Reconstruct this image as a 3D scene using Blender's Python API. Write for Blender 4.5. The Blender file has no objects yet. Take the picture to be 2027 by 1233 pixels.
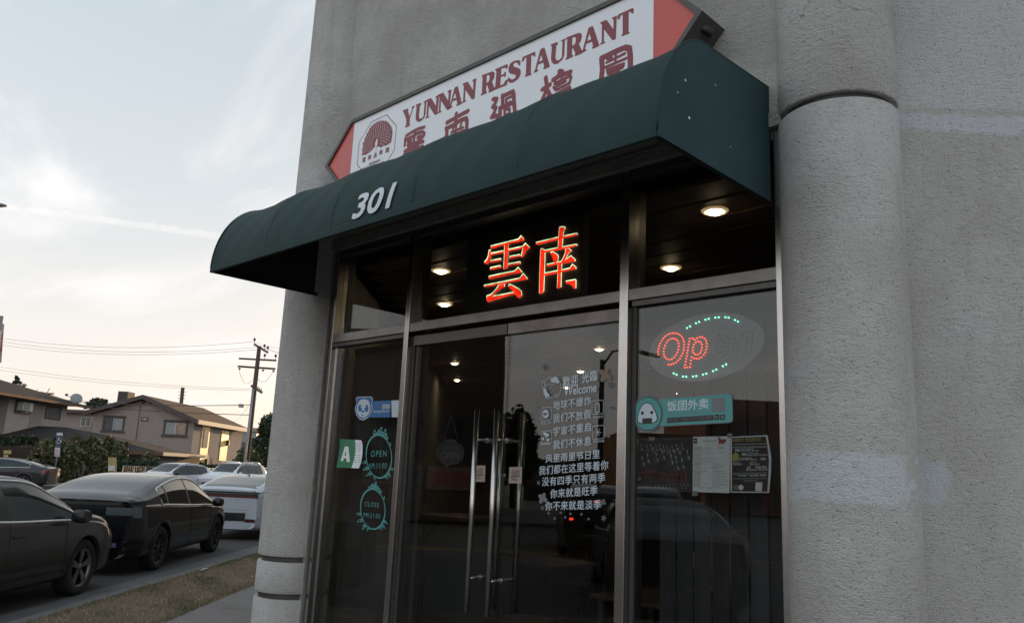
import bpy, bmesh, math, random
from mathutils import Vector, Matrix
import numpy as np
random.seed(7)
scn = bpy.context.scene
COL = scn.collection
R = math.radians
# ---------------------------------------------------------------- camera
F_PX, CX, CY = 1574.3, 1013.5, 616.5          # photograph is 2027 x 1233
YAW, PITCH, ROLL = R(-44.2), R(11.65), R(2.61)
CAM = Vector((0, -3.5, 1.55))
fw = Vector((math.sin(YAW)*math.cos(PITCH), math.cos(YAW)*math.cos(PITCH), math.sin(PITCH)))
rt0 = Vector((math.cos(YAW), -math.sin(YAW), 0)); up0 = rt0.cross(fw)
rt = math.cos(ROLL)*rt0 + math.sin(ROLL)*up0; upv = -math.sin(ROLL)*rt0 + math.cos(ROLL)*up0
camd = bpy.data.cameras.new('camera'); cam = bpy.data.objects.new('camera', camd); COL.objects.link(cam)
camd.sensor_width = 36; camd.lens = 36*F_PX/2027; camd.clip_start = 0.05; camd.clip_end = 3000
cam.matrix_world = Matrix(((rt.x, upv.x, -fw.x, CAM.x), (rt.y, upv.y, -fw.y, CAM.y), (rt.z, upv.z, -fw.z, CAM.z), (0, 0, 0, 1)))
scn.camera = cam
def ray(x, y): return fw + rt*((x-CX)/F_PX) - upv*((y-CY)/F_PX)
def at(x, y, Y):                                # where the line of sight meets the plane Y
    d = ray(x, y); return CAM + d*((Y-CAM.y)/d.y)
def atz(x, y, Z):
    d = ray(x, y); return CAM + d*((Z-CAM.z)/d.z)
def atx(x, y, X):
    d = ray(x, y); return CAM + d*((X-CAM.x)/d.x)
FH = Vector((math.sin(YAW), math.cos(YAW), 0)); RH = Vector((math.cos(YAW), -math.sin(YAW), 0))
def atd(x, y, D):                               # at horizontal depth D
    d = ray(x, y); return CAM + d*(D/d.dot(FH))
# ---------------------------------------------------------------- world, sun, exposure
SUN_YAW, SUN_EL = R(-35), R(7)
w = bpy.data.worlds.new('World'); scn.world = w; w.use_nodes = True
nt = w.node_tree; nt.nodes.clear()
def N(t, **k):
    n = nt.nodes.new(t)
    for a, b in k.items(): setattr(n, a, b)
    return n
def L(a, b): nt.links.new(a, b)
out = N('ShaderNodeOutputWorld'); bg = N('ShaderNodeBackground'); bg.inputs['Strength'].default_value = 0.1
sky = N('ShaderNodeTexSky', sky_type='NISHITA'); sky.sun_disc = False; sky.sun_elevation = SUN_EL; sky.sun_rotation = SUN_YAW
sky.air_density = 1.0; sky.dust_density = 2.0; sky.ozone_density = 1.0
tc = N('ShaderNodeTexCoord'); sep = N('ShaderNodeSeparateXYZ'); L(tc.outputs['Generated'], sep.inputs[0])
# thin high veil of cloud, warmer near the horizon, brightened away from the sun to lift the shaded facade
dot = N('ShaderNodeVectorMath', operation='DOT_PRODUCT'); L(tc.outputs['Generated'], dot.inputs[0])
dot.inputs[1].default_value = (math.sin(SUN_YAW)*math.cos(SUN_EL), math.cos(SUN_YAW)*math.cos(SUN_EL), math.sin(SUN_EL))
away_lift = N('ShaderNodeMapRange'); L(dot.outputs['Value'], away_lift.inputs[0])
away_lift.inputs[1].default_value = -1; away_lift.inputs[2].default_value = 1; away_lift.inputs[3].default_value = 11.0; away_lift.inputs[4].default_value = 6.6
hor = N('ShaderNodeValToRGB'); L(sep.outputs['Z'], hor.inputs[0])
cr = hor.color_ramp; cr.elements[0].position = 0.0; cr.elements[0].color = (1.03, 0.93, 0.84, 1)
cr.elements[1].position = 0.62; cr.elements[1].color = (0.60, 0.69, 0.78, 1)
e = cr.elements.new(0.13); e.color = (1.0, 0.955, 0.93, 1)
e = cr.elements.new(0.30); e.color = (0.79, 0.845, 0.88, 1)
tint = N('ShaderNodeValToRGB'); tg = N('ShaderNodeMapRange'); L(dot.outputs['Value'], tg.inputs[0]); tg.inputs[1].default_value = -1; tg.inputs[2].default_value = 1; L(tg.outputs[0], tint.inputs[0])
tint.color_ramp.elements[0].color = (0.96, 0.98, 1.0, 1); tint.color_ramp.elements[0].position = 0.3; tint.color_ramp.elements[1].color = (1, 1, 1, 1); tint.color_ramp.elements[1].position = 0.8
tm = N('ShaderNodeMix', data_type='RGBA', blend_type='MULTIPLY'); tm.inputs[0].default_value = 1; L(hor.outputs[0], tm.inputs[6]); L(tint.outputs[0], tm.inputs[7])
veil = N('ShaderNodeVectorMath', operation='SCALE'); L(tm.outputs[2], veil.inputs[0]); L(away_lift.outputs[0], veil.inputs['Scale'])
# streaks of cirrus: noise over the sky plane (direction / height)
zc = N('ShaderNodeMath', operation='MAXIMUM'); L(sep.outputs['Z'], zc.inputs[0]); zc.inputs[1].default_value = 0.0
zz = N('ShaderNodeMath', operation='ADD'); L(zc.outputs[0], zz.inputs[0]); zz.inputs[1].default_value = 0.16
dx = N('ShaderNodeMath', operation='DIVIDE'); L(sep.outputs['X'], dx.inputs[0]); L(zz.outputs[0], dx.inputs[1])
dy = N('ShaderNodeMath', operation='DIVIDE'); L(sep.outputs['Y'], dy.inputs[0]); L(zz.outputs[0], dy.inputs[1])
com = N('ShaderNodeCombineXYZ'); L(dx.outputs[0], com.inputs[0]); L(dy.outputs[0], com.inputs[1])
mp = N('ShaderNodeMapping'); L(com.outputs[0], mp.inputs[0]); mp.inputs['Rotation'].default_value = (0, 0, R(-20)); mp.inputs['Scale'].default_value = (0.7, 1.9, 1)
mp.inputs['Location'].default_value = (0.4, 1.3, 0)
no = N('ShaderNodeTexNoise'); L(mp.outputs[0], no.inputs[0]); no.inputs['Scale'].default_value = 1.1; no.inputs['Detail'].default_value = 7; no.inputs['Roughness'].default_value = 0.55; no.inputs['Distortion'].default_value = 0.7
cl = N('ShaderNodeMapRange', interpolation_type='SMOOTHSTEP'); L(no.outputs[0], cl.inputs[0]); cl.inputs[1].default_value = 0.48; cl.inputs[2].default_value = 0.74; cl.inputs[3].default_value = 0; cl.inputs[4].default_value = 0.8
cw = N('ShaderNodeVectorMath', operation='SCALE'); cw.inputs[0].default_value = (1.02, 0.97, 0.95); 
gl2 = N('ShaderNodeMath', operation='MULTIPLY'); L(away_lift.outputs[0], gl2.inputs[0]); gl2.inputs[1].default_value = 1.12; L(gl2.outputs[0], cw.inputs['Scale'])
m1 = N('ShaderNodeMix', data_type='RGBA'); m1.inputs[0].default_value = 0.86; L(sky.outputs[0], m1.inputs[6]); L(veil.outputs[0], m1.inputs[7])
m2 = N('ShaderNodeMix', data_type='RGBA'); L(cl.outputs[0], m2.inputs[0]); L(m1.outputs[2], m2.inputs[6]); L(cw.outputs[0], m2.inputs[7])
# a vapour trail: a thin plane of directions through the sky
ta, tb = ray(0, 408).normalized(), ray(435, 468).normalized(); tn = ta.cross(tb).normalized()
tr = N('ShaderNodeVectorMath', operation='DOT_PRODUCT'); L(tc.outputs['Generated'], tr.inputs[0]); tr.inputs[1].default_value = tn
tno = N('ShaderNodeTexNoise'); L(tc.outputs['Generated'], tno.inputs[0]); tno.inputs['Scale'].default_value = 90; tno.inputs['Detail'].default_value = 3
tad = N('ShaderNodeMath', operation='MULTIPLY_ADD'); L(tno.outputs[0], tad.inputs[0]); tad.inputs[1].default_value = 0.006; L(tr.outputs['Value'], tad.inputs[2])
tab = N('ShaderNodeMath', operation='ABSOLUTE'); tsu = N('ShaderNodeMath', operation='SUBTRACT'); L(tad.outputs[0], tsu.inputs[0]); tsu.inputs[1].default_value = 0.003; L(tsu.outputs[0], tab.inputs[0])
tmr = N('ShaderNodeMapRange', interpolation_type='SMOOTHSTEP'); L(tab.outputs[0], tmr.inputs[0]); tmr.inputs[1].default_value = 0.0052; tmr.inputs[2].default_value = 0.0018; tmr.inputs[3].default_value = 0; tmr.inputs[4].default_value = 0.36
tfd = N('ShaderNodeMath', operation='MULTIPLY'); L(tmr.outputs[0], tfd.inputs[0]); L(tno.outputs[0], tfd.inputs[1])
tf2 = N('ShaderNodeMath', operation='MULTIPLY'); L(tfd.outputs[0], tf2.inputs[0]); tf2.inputs[1].default_value = 1.6
tu = N('ShaderNodeMath', operation='GREATER_THAN'); L(sep.outputs['Z'], tu.inputs[0]); tu.inputs[1].default_value = 0.1
tf3 = N('ShaderNodeMath', operation='MULTIPLY'); L(tf2.outputs[0], tf3.inputs[0]); L(tu.outputs[0], tf3.inputs[1])
m3 = N('ShaderNodeMix', data_type='RGBA'); L(tf3.outputs[0], m3.inputs[0]); L(m2.outputs[2], m3.inputs[6]); L(cw.outputs[0], m3.inputs[7])
L(m3.outputs[2], bg.inputs[0]); L(bg.outputs[0], out.inputs[0])
sd = bpy.data.lights.new('sun', 'SUN'); sd.energy = 3.6; sd.angle = R(0.6); sd.color = (1.0, 0.66, 0.34)
so = bpy.data.objects.new('sun', sd); COL.objects.link(so); so.location = (0, 0, 60)
so.rotation_euler = Vector((math.sin(SUN_YAW)*math.cos(SUN_EL), math.cos(SUN_YAW)*math.cos(SUN_EL), math.sin(SUN_EL))).to_track_quat('Z', 'Y').to_euler()
vs = scn.view_settings; vs.view_transform = 'Standard'; vs.look = 'None'; vs.exposure = 0.5; vs.gamma = 1; vs.use_curve_mapping = False
scn.render.engine = 'CYCLES'
cy = scn.cycles; cy.use_denoising = True; cy.max_bounces = 8; cy.transparent_max_bounces = 16; cy.glossy_bounces = 4; cy.transmission_bounces = 4; cy.diffuse_bounces = 3
cy.sample_clamp_indirect = 4; cy.caustics_reflective = False; cy.caustics_refractive = False
try: cy.denoiser = 'OPENIMAGEDENOISE'
except Exception: pass

# ---------------------------------------------------------------- materials
MATS = {}
def mat(name, col, rough=0.6, metal=0.0, bump=0.0, bscale=200.0, var=0.0, vscale=6.0, emit=None, estr=0.0, spec=0.5, coat=0.0, col2=None, alpha=None):
    if name in MATS: return MATS[name]
    m = bpy.data.materials.new(name); m.use_nodes = True; t = m.node_tree; b = t.nodes['Principled BSDF']
    c4 = (*col, 1)
    b.inputs['Base Color'].default_value = c4; b.inputs['Roughness'].default_value = rough; b.inputs['Metallic'].default_value = metal
    b.inputs['Specular IOR Level'].default_value = spec; b.inputs['Coat Weight'].default_value = coat; b.inputs['Coat Roughness'].default_value = 0.03
    g = t.nodes.new('ShaderNodeNewGeometry') if (bump or var) else None
    if var:
        n = t.nodes.new('ShaderNodeTexNoise'); n.inputs['Scale'].default_value = vscale; n.inputs['Detail'].default_value = 6; n.inputs['Roughness'].default_value = 0.65
        t.links.new(g.outputs['Position'], n.inputs['Vector'])
        r = t.nodes.new('ShaderNodeMapRange'); t.links.new(n.outputs[0], r.inputs[0]); r.inputs[1].default_value = 0.3; r.inputs[2].default_value = 0.7
        mx = t.nodes.new('ShaderNodeMix'); mx.data_type = 'RGBA'; t.links.new(r.outputs[0], mx.inputs[0])
        k = 1-var; d = col2 if col2 else tuple(c*k for c in col)
        mx.inputs[6].default_value = (*d, 1); mx.inputs[7].default_value = c4; t.links.new(mx.outputs[2], b.inputs['Base Color'])
    if bump:
        n = t.nodes.new('ShaderNodeTexNoise'); n.inputs['Scale'].default_value = bscale; n.inputs['Detail'].default_value = 4
        t.links.new(g.outputs['Position'], n.inputs['Vector'])
        bp = t.nodes.new('ShaderNodeBump'); bp.inputs['Strength'].default_value = bump; bp.inputs['Distance'].default_value = 0.02
        t.links.new(n.outputs[0], bp.inputs['Height']); t.links.new(bp.outputs[0], b.inputs['Normal'])
    if emit: b.inputs['Emission Color'].default_value = (*emit, 1); b.inputs['Emission Strength'].default_value = estr
    MATS[name] = m; return m

def stucco(name, base, dirt, patches=(), streak=0.0):
    """sprayed stucco: pits and crumbs, soft dirt, and repaint patches of irregular outline (z0, z1, axis lo, hi along X)"""
    m = bpy.data.materials.new(name); m.use_nodes = True; t = m.node_tree; b = t.nodes['Principled BSDF']
    b.inputs['Roughness'].default_value = 0.95; b.inputs['Specular IOR Level'].default_value = 0.15
    g = t.nodes.new('ShaderNodeNewGeometry'); P = g.outputs['Position']
    def noise(sc, det=5, ro=0.6, vec=None):
        n = t.nodes.new('ShaderNodeTexNoise'); n.inputs['Scale'].default_value = sc; n.inputs['Detail'].default_value = det; n.inputs['Roughness'].default_value = ro
        t.links.new(vec or P, n.inputs['Vector']); return n.outputs[0]
    def rng(v, a, c, lo=0.0, hi=1.0):
        r = t.nodes.new('ShaderNodeMapRange'); r.interpolation_type = 'SMOOTHSTEP'; t.links.new(v, r.inputs[0])
        for i, x in zip((1, 2, 3, 4), (a, c, lo, hi)): r.inputs[i].default_value = x
        return r.outputs[0]
    def mul(a, c):
        k = t.nodes.new('ShaderNodeMath'); k.operation = 'MULTIPLY'; t.links.new(a, k.inputs[0]); t.links.new(c, k.inputs[1]); return k.outputs[0]
    def mixc(f, a, c):
        k = t.nodes.new('ShaderNodeMix'); k.data_type = 'RGBA'; t.links.new(f, k.inputs[0])
        if isinstance(a, tuple): k.inputs[6].default_value = (*a, 1)
        else: t.links.new(a, k.inputs[6])
        if isinstance(c, tuple): k.inputs[7].default_value = (*c, 1)
        else: t.links.new(c, k.inputs[7])
        return k.outputs[2]
    big = noise(1.3, 6, 0.65)
    col = mixc(rng(big, 0.36, 0.66), dirt, base)
    mp = t.nodes.new('ShaderNodeMapping'); t.links.new(P, mp.inputs[0]); mp.inputs['Scale'].default_value = (5, 5, 0.35)
    if streak: col = mixc(rng(noise(1.6, 4, 0.6, mp.outputs[0]), 0.56, 0.78, 0, streak), col, tuple(c*0.62 for c in dirt))
    sx = t.nodes.new('ShaderNodeSeparateXYZ'); t.links.new(P, sx.inputs[0])
    edge = noise(9, 5, 0.7)
    for (z0, z1, x0, x1, pc, strength) in patches:
        def shifted(o, amp):
            k = t.nodes.new('ShaderNodeMath'); k.operation = 'MULTIPLY_ADD'; t.links.new(edge, k.inputs[0]); k.inputs[1].default_value = amp; t.links.new(o, k.inputs[2]); return k.outputs[0]
        zs = shifted(sx.outputs['Z'], 0.10); xs = shifted(sx.outputs['X'], 0.2)
        f = mul(mul(rng(zs, z0, z0+0.03), rng(zs, z1, z1-0.03)), mul(rng(xs, x0, x0+0.04), rng(xs, x1, x1-0.04)))
        k = t.nodes.new('ShaderNodeMath'); k.operation = 'MULTIPLY'; t.links.new(f, k.inputs[0]); k.inputs[1].default_value = strength
        col = mixc(k.outputs[0], col, pc)
    wsp = noise(0.55, 7, 0.7); col = mixc(rng(wsp, 0.52, 0.68, 0, 0.35), col, tuple(c*0.8 for c in dirt))
    # hairline cracks
    vo = t.nodes.new('ShaderNodeTexVoronoi'); vo.feature = 'DISTANCE_TO_EDGE'; vo.inputs['Scale'].default_value = 0.42
    mv = t.nodes.new('ShaderNodeVectorMath'); mv.operation = 'MULTIPLY_ADD'; nn_ = t.nodes.new('ShaderNodeTexNoise'); nn_.inputs['Scale'].default_value = 5; nn_.inputs['Detail'].default_value = 5; t.links.new(P, nn_.inputs['Vector']); t.links.new(nn_.outputs['Color'], mv.inputs[0]); mv.inputs[1].default_value = (.35, .35, .35); t.links.new(P, mv.inputs[2]); t.links.new(mv.outputs[0], vo.inputs['Vector'])
    col = mixc(mul(rng(vo.outputs['Distance'], 0.0016, 0.0006, 0, 0.6), rng(noise(1.1, 3), 0.52, 0.6)), col, tuple(c*0.3 for c in dirt))
    # crumbs: elongated grains, pits in a darker colour
    mg = t.nodes.new('ShaderNodeMapping'); t.links.new(P, mg.inputs[0]); mg.inputs['Scale'].default_value = (1, 1, 1.7)
    fine = noise(98, 5, 0.64, mg.outputs[0]); mid = noise(30, 5, 0.6, mg.outputs[0])
    pit = mul(rng(fine, 0.47, 0.33), rng(mid, 0.56, 0.40))
    k = t.nodes.new('ShaderNodeMath'); k.operation = 'MULTIPLY'; t.links.new(pit, k.inputs[0]); k.inputs[1].default_value = 0.85
    col = mixc(k.outputs[0], col, tuple(c*0.25 for c in dirt))
    t.links.new(col, b.inputs['Base Color'])
    h = t.nodes.new('ShaderNodeMath'); h.operation = 'MULTIPLY_ADD'; t.links.new(mid, h.inputs[0]); h.inputs[1].default_value = 0.8; t.links.new(fine, h.inputs[2])
    bp = t.nodes.new('ShaderNodeBump'); bp.inputs['Strength'].default_value = 1.0; bp.inputs['Distance'].default_value = 0.028
    t.links.new(h.outputs[0], bp.inputs['Height']); t.links.new(bp.outputs[0], b.inputs['Normal'])
    MATS[name] = m; return m

def glass_mat(name, tint=(0.8, 0.82, 0.82), ior=1.5, rough=0.0, wob=0.0):
    m = bpy.data.materials.new(name); m.use_nodes = True; t = m.node_tree; t.nodes.clear()
    o = t.nodes.new('ShaderNodeOutputMaterial'); g0 = t.nodes.new('ShaderNodeNewGeometry'); dt = t.nodes.new('ShaderNodeVectorMath'); dt.operation = 'DOT_PRODUCT'; t.links.new(g0.outputs['Normal'], dt.inputs[0]); t.links.new(g0.outputs['Incoming'], dt.inputs[1])
    ab = t.nodes.new('ShaderNodeMath'); ab.operation = 'ABSOLUTE'; t.links.new(dt.outputs['Value'], ab.inputs[0]); om = t.nodes.new('ShaderNodeMath'); om.operation = 'SUBTRACT'; om.inputs[0].default_value = 1; t.links.new(ab.outputs[0], om.inputs[1])
    pw = t.nodes.new('ShaderNodeMath'); pw.operation = 'POWER'; t.links.new(om.outputs[0], pw.inputs[0]); pw.inputs[1].default_value = 5; f0 = ((ior-1)/(ior+1))**2
    fr = t.nodes.new('ShaderNodeMath'); fr.operation = 'MULTIPLY_ADD'; t.links.new(pw.outputs[0], fr.inputs[0]); fr.inputs[1].default_value = 1-f0; fr.inputs[2].default_value = f0
    tr = t.nodes.new('ShaderNodeBsdfTransparent'); tr.inputs[0].default_value = (*tint, 1)
    gl = t.nodes.new('ShaderNodeBsdfGlossy'); gl.inputs['Roughness'].default_value = rough; gl.inputs[0].default_value = (1, 1, 1, 1)
    mx = t.nodes.new('ShaderNodeMixShader'); t.links.new(fr.outputs[0], mx.inputs[0]); t.links.new(tr.outputs[0], mx.inputs[1]); t.links.new(gl.outputs[0], mx.inputs[2]); t.links.new(mx.outputs[0], o.inputs[0])
    if wob:
        g = t.nodes.new('ShaderNodeNewGeometry'); n = t.nodes.new('ShaderNodeTexNoise'); n.inputs['Scale'].default_value = 1.5; t.links.new(g.outputs['Position'], n.inputs['Vector'])
        bp = t.nodes.new('ShaderNodeBump'); bp.inputs['Strength'].default_value = wob; bp.inputs['Distance'].default_value = 0.02; t.links.new(n.outputs[0], bp.inputs['Height']); t.links.new(bp.outputs[0], gl.inputs['Normal'])
    MATS[name] = m; return m

# ---------------------------------------------------------------- objects
ROOTM = {}                                       # world matrix of each thing's root
def tag(o, label=None, cat=None, group=None, kind=None):
    if label: o['label'] = label
    if cat: o['category'] = cat
    if group: o['group'] = group
    if kind: o['kind'] = kind
    return o
def thing(name, label, cat, loc=(0, 0, 0), rz=0.0, group=None):
    o = bpy.data.objects.new(name, None); COL.objects.link(o); o.location = loc; o.rotation_euler = (0, 0, rz); o.empty_display_size = 0.1
    ROOTM[o.name] = Matrix.Translation(Vector(loc)) @ Matrix.Rotation(rz, 4, 'Z')
    return tag(o, label, cat, group)
def setting(o, label=None): return tag(o, kind='structure')
def rootof(p):
    while p.parent: p = p.parent
    return p
def link(name, me, m, parent=None, local=False, loc=None):
    o = bpy.data.objects.new(name, me); COL.objects.link(o)
    if m: me.materials.append(MATS[m] if isinstance(m, str) else m)
    if parent:
        o.parent = parent
        rm = ROOTM.get(rootof(parent).name)
        if rm is not None and not local: me.transform(rm.inverted())
    elif not local:                                # a thing of one mesh: origin at its base
        vs_ = [v.co for v in me.vertices]
        if vs_:
            c = Vector((sum(v.x for v in vs_)/len(vs_), sum(v.y for v in vs_)/len(vs_), min(v.z for v in vs_)))
            me.transform(Matrix.Translation(-c)); o.location = c; ROOTM[o.name] = Matrix.Translation(c)
    return o
class MB:
    def __init__(s): s.v = []; s.f = []; s.sm = []
    def add(s, v, f, sm=False):
        b = len(s.v); s.v += [tuple(p) for p in v]; s.f += [tuple(i+b for i in q) for q in f]; s.sm += [sm]*len(f); return s
    def box(s, x0, x1, y0, y1, z0, z1, M=None):
        v = [Vector(p) for p in ((x0,y0,z0),(x1,y0,z0),(x1,y1,z0),(x0,y1,z0),(x0,y0,z1),(x1,y0,z1),(x1,y1,z1),(x0,y1,z1))]
        if M: v = [M @ p for p in v]
        return s.add(v, [(0,3,2,1),(4,5,6,7),(0,1,5,4),(1,2,6,5),(2,3,7,6),(3,0,4,7)])
    def bar(s, a, b, w, h, up=(0,0,1)):
        a, b = Vector(a), Vector(b); d = (b-a); l = d.length; d.normalize(); u = Vector(up); sd_ = d.cross(u)
        if sd_.length < 1e-4: sd_ = Vector((1,0,0))
        sd_.normalize(); u = sd_.cross(d)
        v = []
        for p in (a, b):
            for i, j in ((-1,-1),(1,-1),(1,1),(-1,1)): v.append(p + sd_*(i*w/2) + u*(j*h/2))
        return s.add(v, [(0,1,2,3),(7,6,5,4),(0,4,5,1),(1,5,6,2),(2,6,7,3),(3,7,4,0)])
    def tube(s, pts, r, n=8, cap=True, r1=None):
        pts = [Vector(p) for p in pts]; m = len(pts); v = []; pr = None
        for i, p in enumerate(pts):
            d = (pts[min(i+1, m-1)] - pts[max(i-1, 0)]).normalized()
            ref = Vector((0,0,1)) if abs(d.z) < 0.9 else Vector((1,0,0))
            a = d.cross(ref).normalized() if pr is None else (pr - d*pr.dot(d)).normalized()
            pr = a; b = d.cross(a); rr = r if r1 is None else r + (r1-r)*i/(m-1)
            for k in range(n): t = 2*math.pi*k/n; v.append(p + a*(math.cos(t)*rr) + b*(math.sin(t)*rr))
        f = [(i*n+k, i*n+(k+1) % n, (i+1)*n+(k+1) % n, (i+1)*n+k) for i in range(m-1) for k in range(n)]
        s.add(v, f, True)
        if cap:
            b0 = len(s.v)-m*n; s.f.append(tuple(b0+k for k in range(n-1, -1, -1))); s.sm.append(False)
            s.f.append(tuple(b0+(m-1)*n+k for k in range(n))); s.sm.append(False)
        return s
    def lathe(s, prof, c=(0,0,0), n=24, axis='Z', sm=True, a0=0, a1=2*math.pi):
        full = abs(a1-a0-2*math.pi) < 1e-6; cnt = n if full else n+1; v = []
        for (r_, h) in prof:
            for k in range(cnt):
                t = a0+(a1-a0)*k/n; x, y = math.cos(t)*r_, math.sin(t)*r_
                p = (x, y, h) if axis == 'Z' else ((x, h, y) if axis == 'Y' else (h, x, y))
                v.append(tuple(p[i]+c[i] for i in range(3)))
        f = []
        for i in range(len(prof)-1):
            for k in range(n):
                k2 = (k+1) % cnt; f.append((i*cnt+k, i*cnt+k2, (i+1)*cnt+k2, (i+1)*cnt+k))
        return s.add(v, f, sm)
    def prism(s, poly, h0, h1, axis='Z'):
        def P(a, b, h): return (a, b, h) if axis == 'Z' else ((a, h, b) if axis == 'Y' else (h, a, b))
        n = len(poly); v = [P(a, b, h0) for a, b in poly] + [P(a, b, h1) for a, b in poly]
        f = [tuple(range(n-1, -1, -1)), tuple(range(n, 2*n))] + [(i, (i+1) % n, n+(i+1) % n, n+i) for i in range(n)]
        return s.add(v, f)
    def build(s, name, m, parent=None, local=False, bevel=0, fixn=True):
        me = bpy.data.meshes.new(name); me.from_pydata([tuple(p) for p in s.v], [], s.f); me.update()
        if fixn or bevel:
            bm = bmesh.new(); bm.from_mesh(me)
            for f_, q in zip(bm.faces, s.sm): f_.smooth = q
            if fixn: bmesh.ops.recalc_face_normals(bm, faces=bm.faces)
            if bevel:
                eg = [e_ for e_ in bm.edges if len(e_.link_faces) == 2 and e_.calc_face_angle(0) > 0.6]
                bmesh.ops.bevel(bm, geom=eg, offset=bevel, segments=2, profile=0.6, affect='EDGES')
            bm.to_mesh(me); bm.free()
        return link(name, me, m, parent, local)
def flatmesh(splines, thick=0.0006, offset=0.0):
    """filled outline(s), holes included -> verts (a, b, h) and faces"""
    c = bpy.data.curves.new('t', 'CURVE'); c.dimensions = '2D'; c.fill_mode = 'BOTH'; c.extrude = thick; c.offset = offset
    for sp in splines:
        s_ = c.splines.new('POLY'); s_.points.add(len(sp)-1); s_.use_cyclic_u = True
        for p, q in zip(s_.points, sp): p.co = (q[0], q[1], 0, 1)
    o = bpy.data.objects.new('t', c); COL.objects.link(o); dg = bpy.context.evaluated_depsgraph_get()
    me = bpy.data.meshes.new_from_object(o.evaluated_get(dg)); bpy.data.objects.remove(o); bpy.data.curves.remove(c)
    v = [tuple(p.co) for p in me.vertices]; f = [tuple(p.vertices) for p in me.polygons]; bpy.data.meshes.remove(me); return v, f
TXC = {}
def textmesh(body, offset=0.0, shear=0.0, space=1.0, thick=0.0):
    key = (body, offset, shear, space)
    if key in TXC: return TXC[key]
    c = bpy.data.curves.new('t', 'FONT'); c.body = body; c.offset = offset; c.shear = shear; c.space_character = space; c.resolution_u = 3
    o = bpy.data.objects.new('t', c); COL.objects.link(o); dg = bpy.context.evaluated_depsgraph_get()
    me = bpy.data.meshes.new_from_object(o.evaluated_get(dg)); bpy.data.objects.remove(o); bpy.data.curves.remove(c)
    v = np.array([tuple(p.co)[:2] for p in me.vertices]); f = [tuple(p.vertices) for p in me.polygons]; bpy.data.meshes.remove(me)
    v -= v.min(0); v /= np.maximum(v.max(0), 1e-6); TXC[key] = (v, f); return v, f
def lay(mb, body, A, B, H, dY=-0.0015, **k):
    """lettering on a facade-parallel plane from corner A to corner B (lower left, lower right), height vector length H; A, B world"""
    bold = k.pop('offset', 0.0); v, f = textmesh(body, **k); A, B = Vector(A), Vector(B); u = B-A; b = bold*H*1.15
    for i, (sx, sz) in enumerate(((0, 0), (1, 0), (-1, 0), (0, 1), (0, -1)) if bold > 0.005 else ((0, 0),)):
        mb.add([A + u*float(p[0]) + Vector((sx*b, dY-0.00003*i, H*float(p[1])+sz*b*0.8)) for p in v], f)
    return mb
def laypx(mb, body, a, b, hpx, Y, dY=-0.0015, **k):
    A, B = at(*a, Y), at(*b, Y); T = at(a[0]+hpx*0.06, a[1]-hpx, Y); return lay(mb, body, A, B, (T.z-A.z), dY, **k)
def strokes(mb, lines, r, Y, tf, step=0.00006):
    """round-ended brush strokes lying on plane Y; tf maps drawing units to (X, Z)"""
    i = 0
    for ln in lines:
        rr = r
        if isinstance(ln, tuple) and not isinstance(ln[0], (tuple, list)) and len(ln) == 2: pass
        pts = [tf(*p) for p in ln]
        for a, b in zip(pts, pts[1:]):
            d = (b[0]-a[0], b[1]-a[1]); l = math.hypot(*d) or 1e-6; nx, nz = -d[1]/l*rr, d[0]/l*rr; y = Y-step*i; i += 1
            mb.add([(a[0]+nx, y, a[1]+nz), (a[0]-nx, y, a[1]-nz), (b[0]-nx, y, b[1]-nz), (b[0]+nx, y, b[1]+nz)], [(0, 1, 2, 3)])
        for p in pts:
            y = Y-step*i; i += 1
            mb.add([(p[0]+rr*math.cos(t*math.pi/6), y, p[1]+rr*math.sin(t*math.pi/6)) for t in range(12)], [tuple(range(12))])
    return mb
def polypx(mb, polys, org, sc, Y, shift=(0, 0), dY=0.0, thick=0.0005):
    """outlines given in enlarged-crop pixels, laid as a thin sheet on plane Y"""
    spl = []
    for p in polys:
        q = [at(org[0]+(x+shift[0])/sc, org[1]+(y+shift[1])/sc, Y) for x, y in p]; spl.append([(a.x, a.z) for a in q])
    v, f = flatmesh(spl, thick); mb.add([(a, Y+dY+h, b) for a, b, h in v], f); return mb
def circ(cx, cy_, r, n=24, ry=None, a0=0, a1=2*math.pi): return [(cx+r*math.cos(a0+(a1-a0)*i/n), cy_+(ry or r)*math.sin(a0+(a1-a0)*i/n)) for i in range(n)]
# ================================================================ materials of the restaurant
stucco('stucco', (0.74, 0.725, 0.69), (0.56, 0.54, 0.505), streak=0.35)
stucco('stucco_column', (0.79, 0.775, 0.745), (0.64, 0.62, 0.58), streak=0.25, patches=[(1.54, 1.77, -1.75, -1.02, (0.84, 0.88, 0.92), 0.75), (2.05, 2.15, -1.55, -1.3, (0.74,0.76,0.8), 0.5)])
stucco('stucco_side', (0.76, 0.745, 0.71), (0.62, 0.60, 0.56), streak=0.2, patches=[(3.41, 9.0, -3.0, 12.0, (0.76, 0.77, 0.775), 0.85), (3.29, 3.405, -3, 12, (0.80, 0.80, 0.86), 0.85), (1.55, 1.76, -1.2, -0.95, (0.74, 0.77, 0.80), 0.7), (2.3, 2.42, -0.95, -0.8, (0.68, 0.7, 0.73), 0.5)])
mat('stucco_dark', (0.30, 0.29, 0.275), 0.95, bump=0.8, bscale=60, var=0.3, vscale=12, spec=0.1)
mat('groove', (0.045, 0.04, 0.037), 0.5, bump=0.3, bscale=40)
mat('steel_dark', (0.24, 0.225, 0.215), 0.35, 1.0, var=0.3, vscale=8, bump=0.03, bscale=8)
mat('steel', (0.50, 0.48, 0.46), 0.24, 1.0, var=0.12, vscale=14, bump=0.02, bscale=8)
mat('steel_side', (0.07, 0.068, 0.066), 0.5, 0.4, var=0.2, vscale=10)
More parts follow.
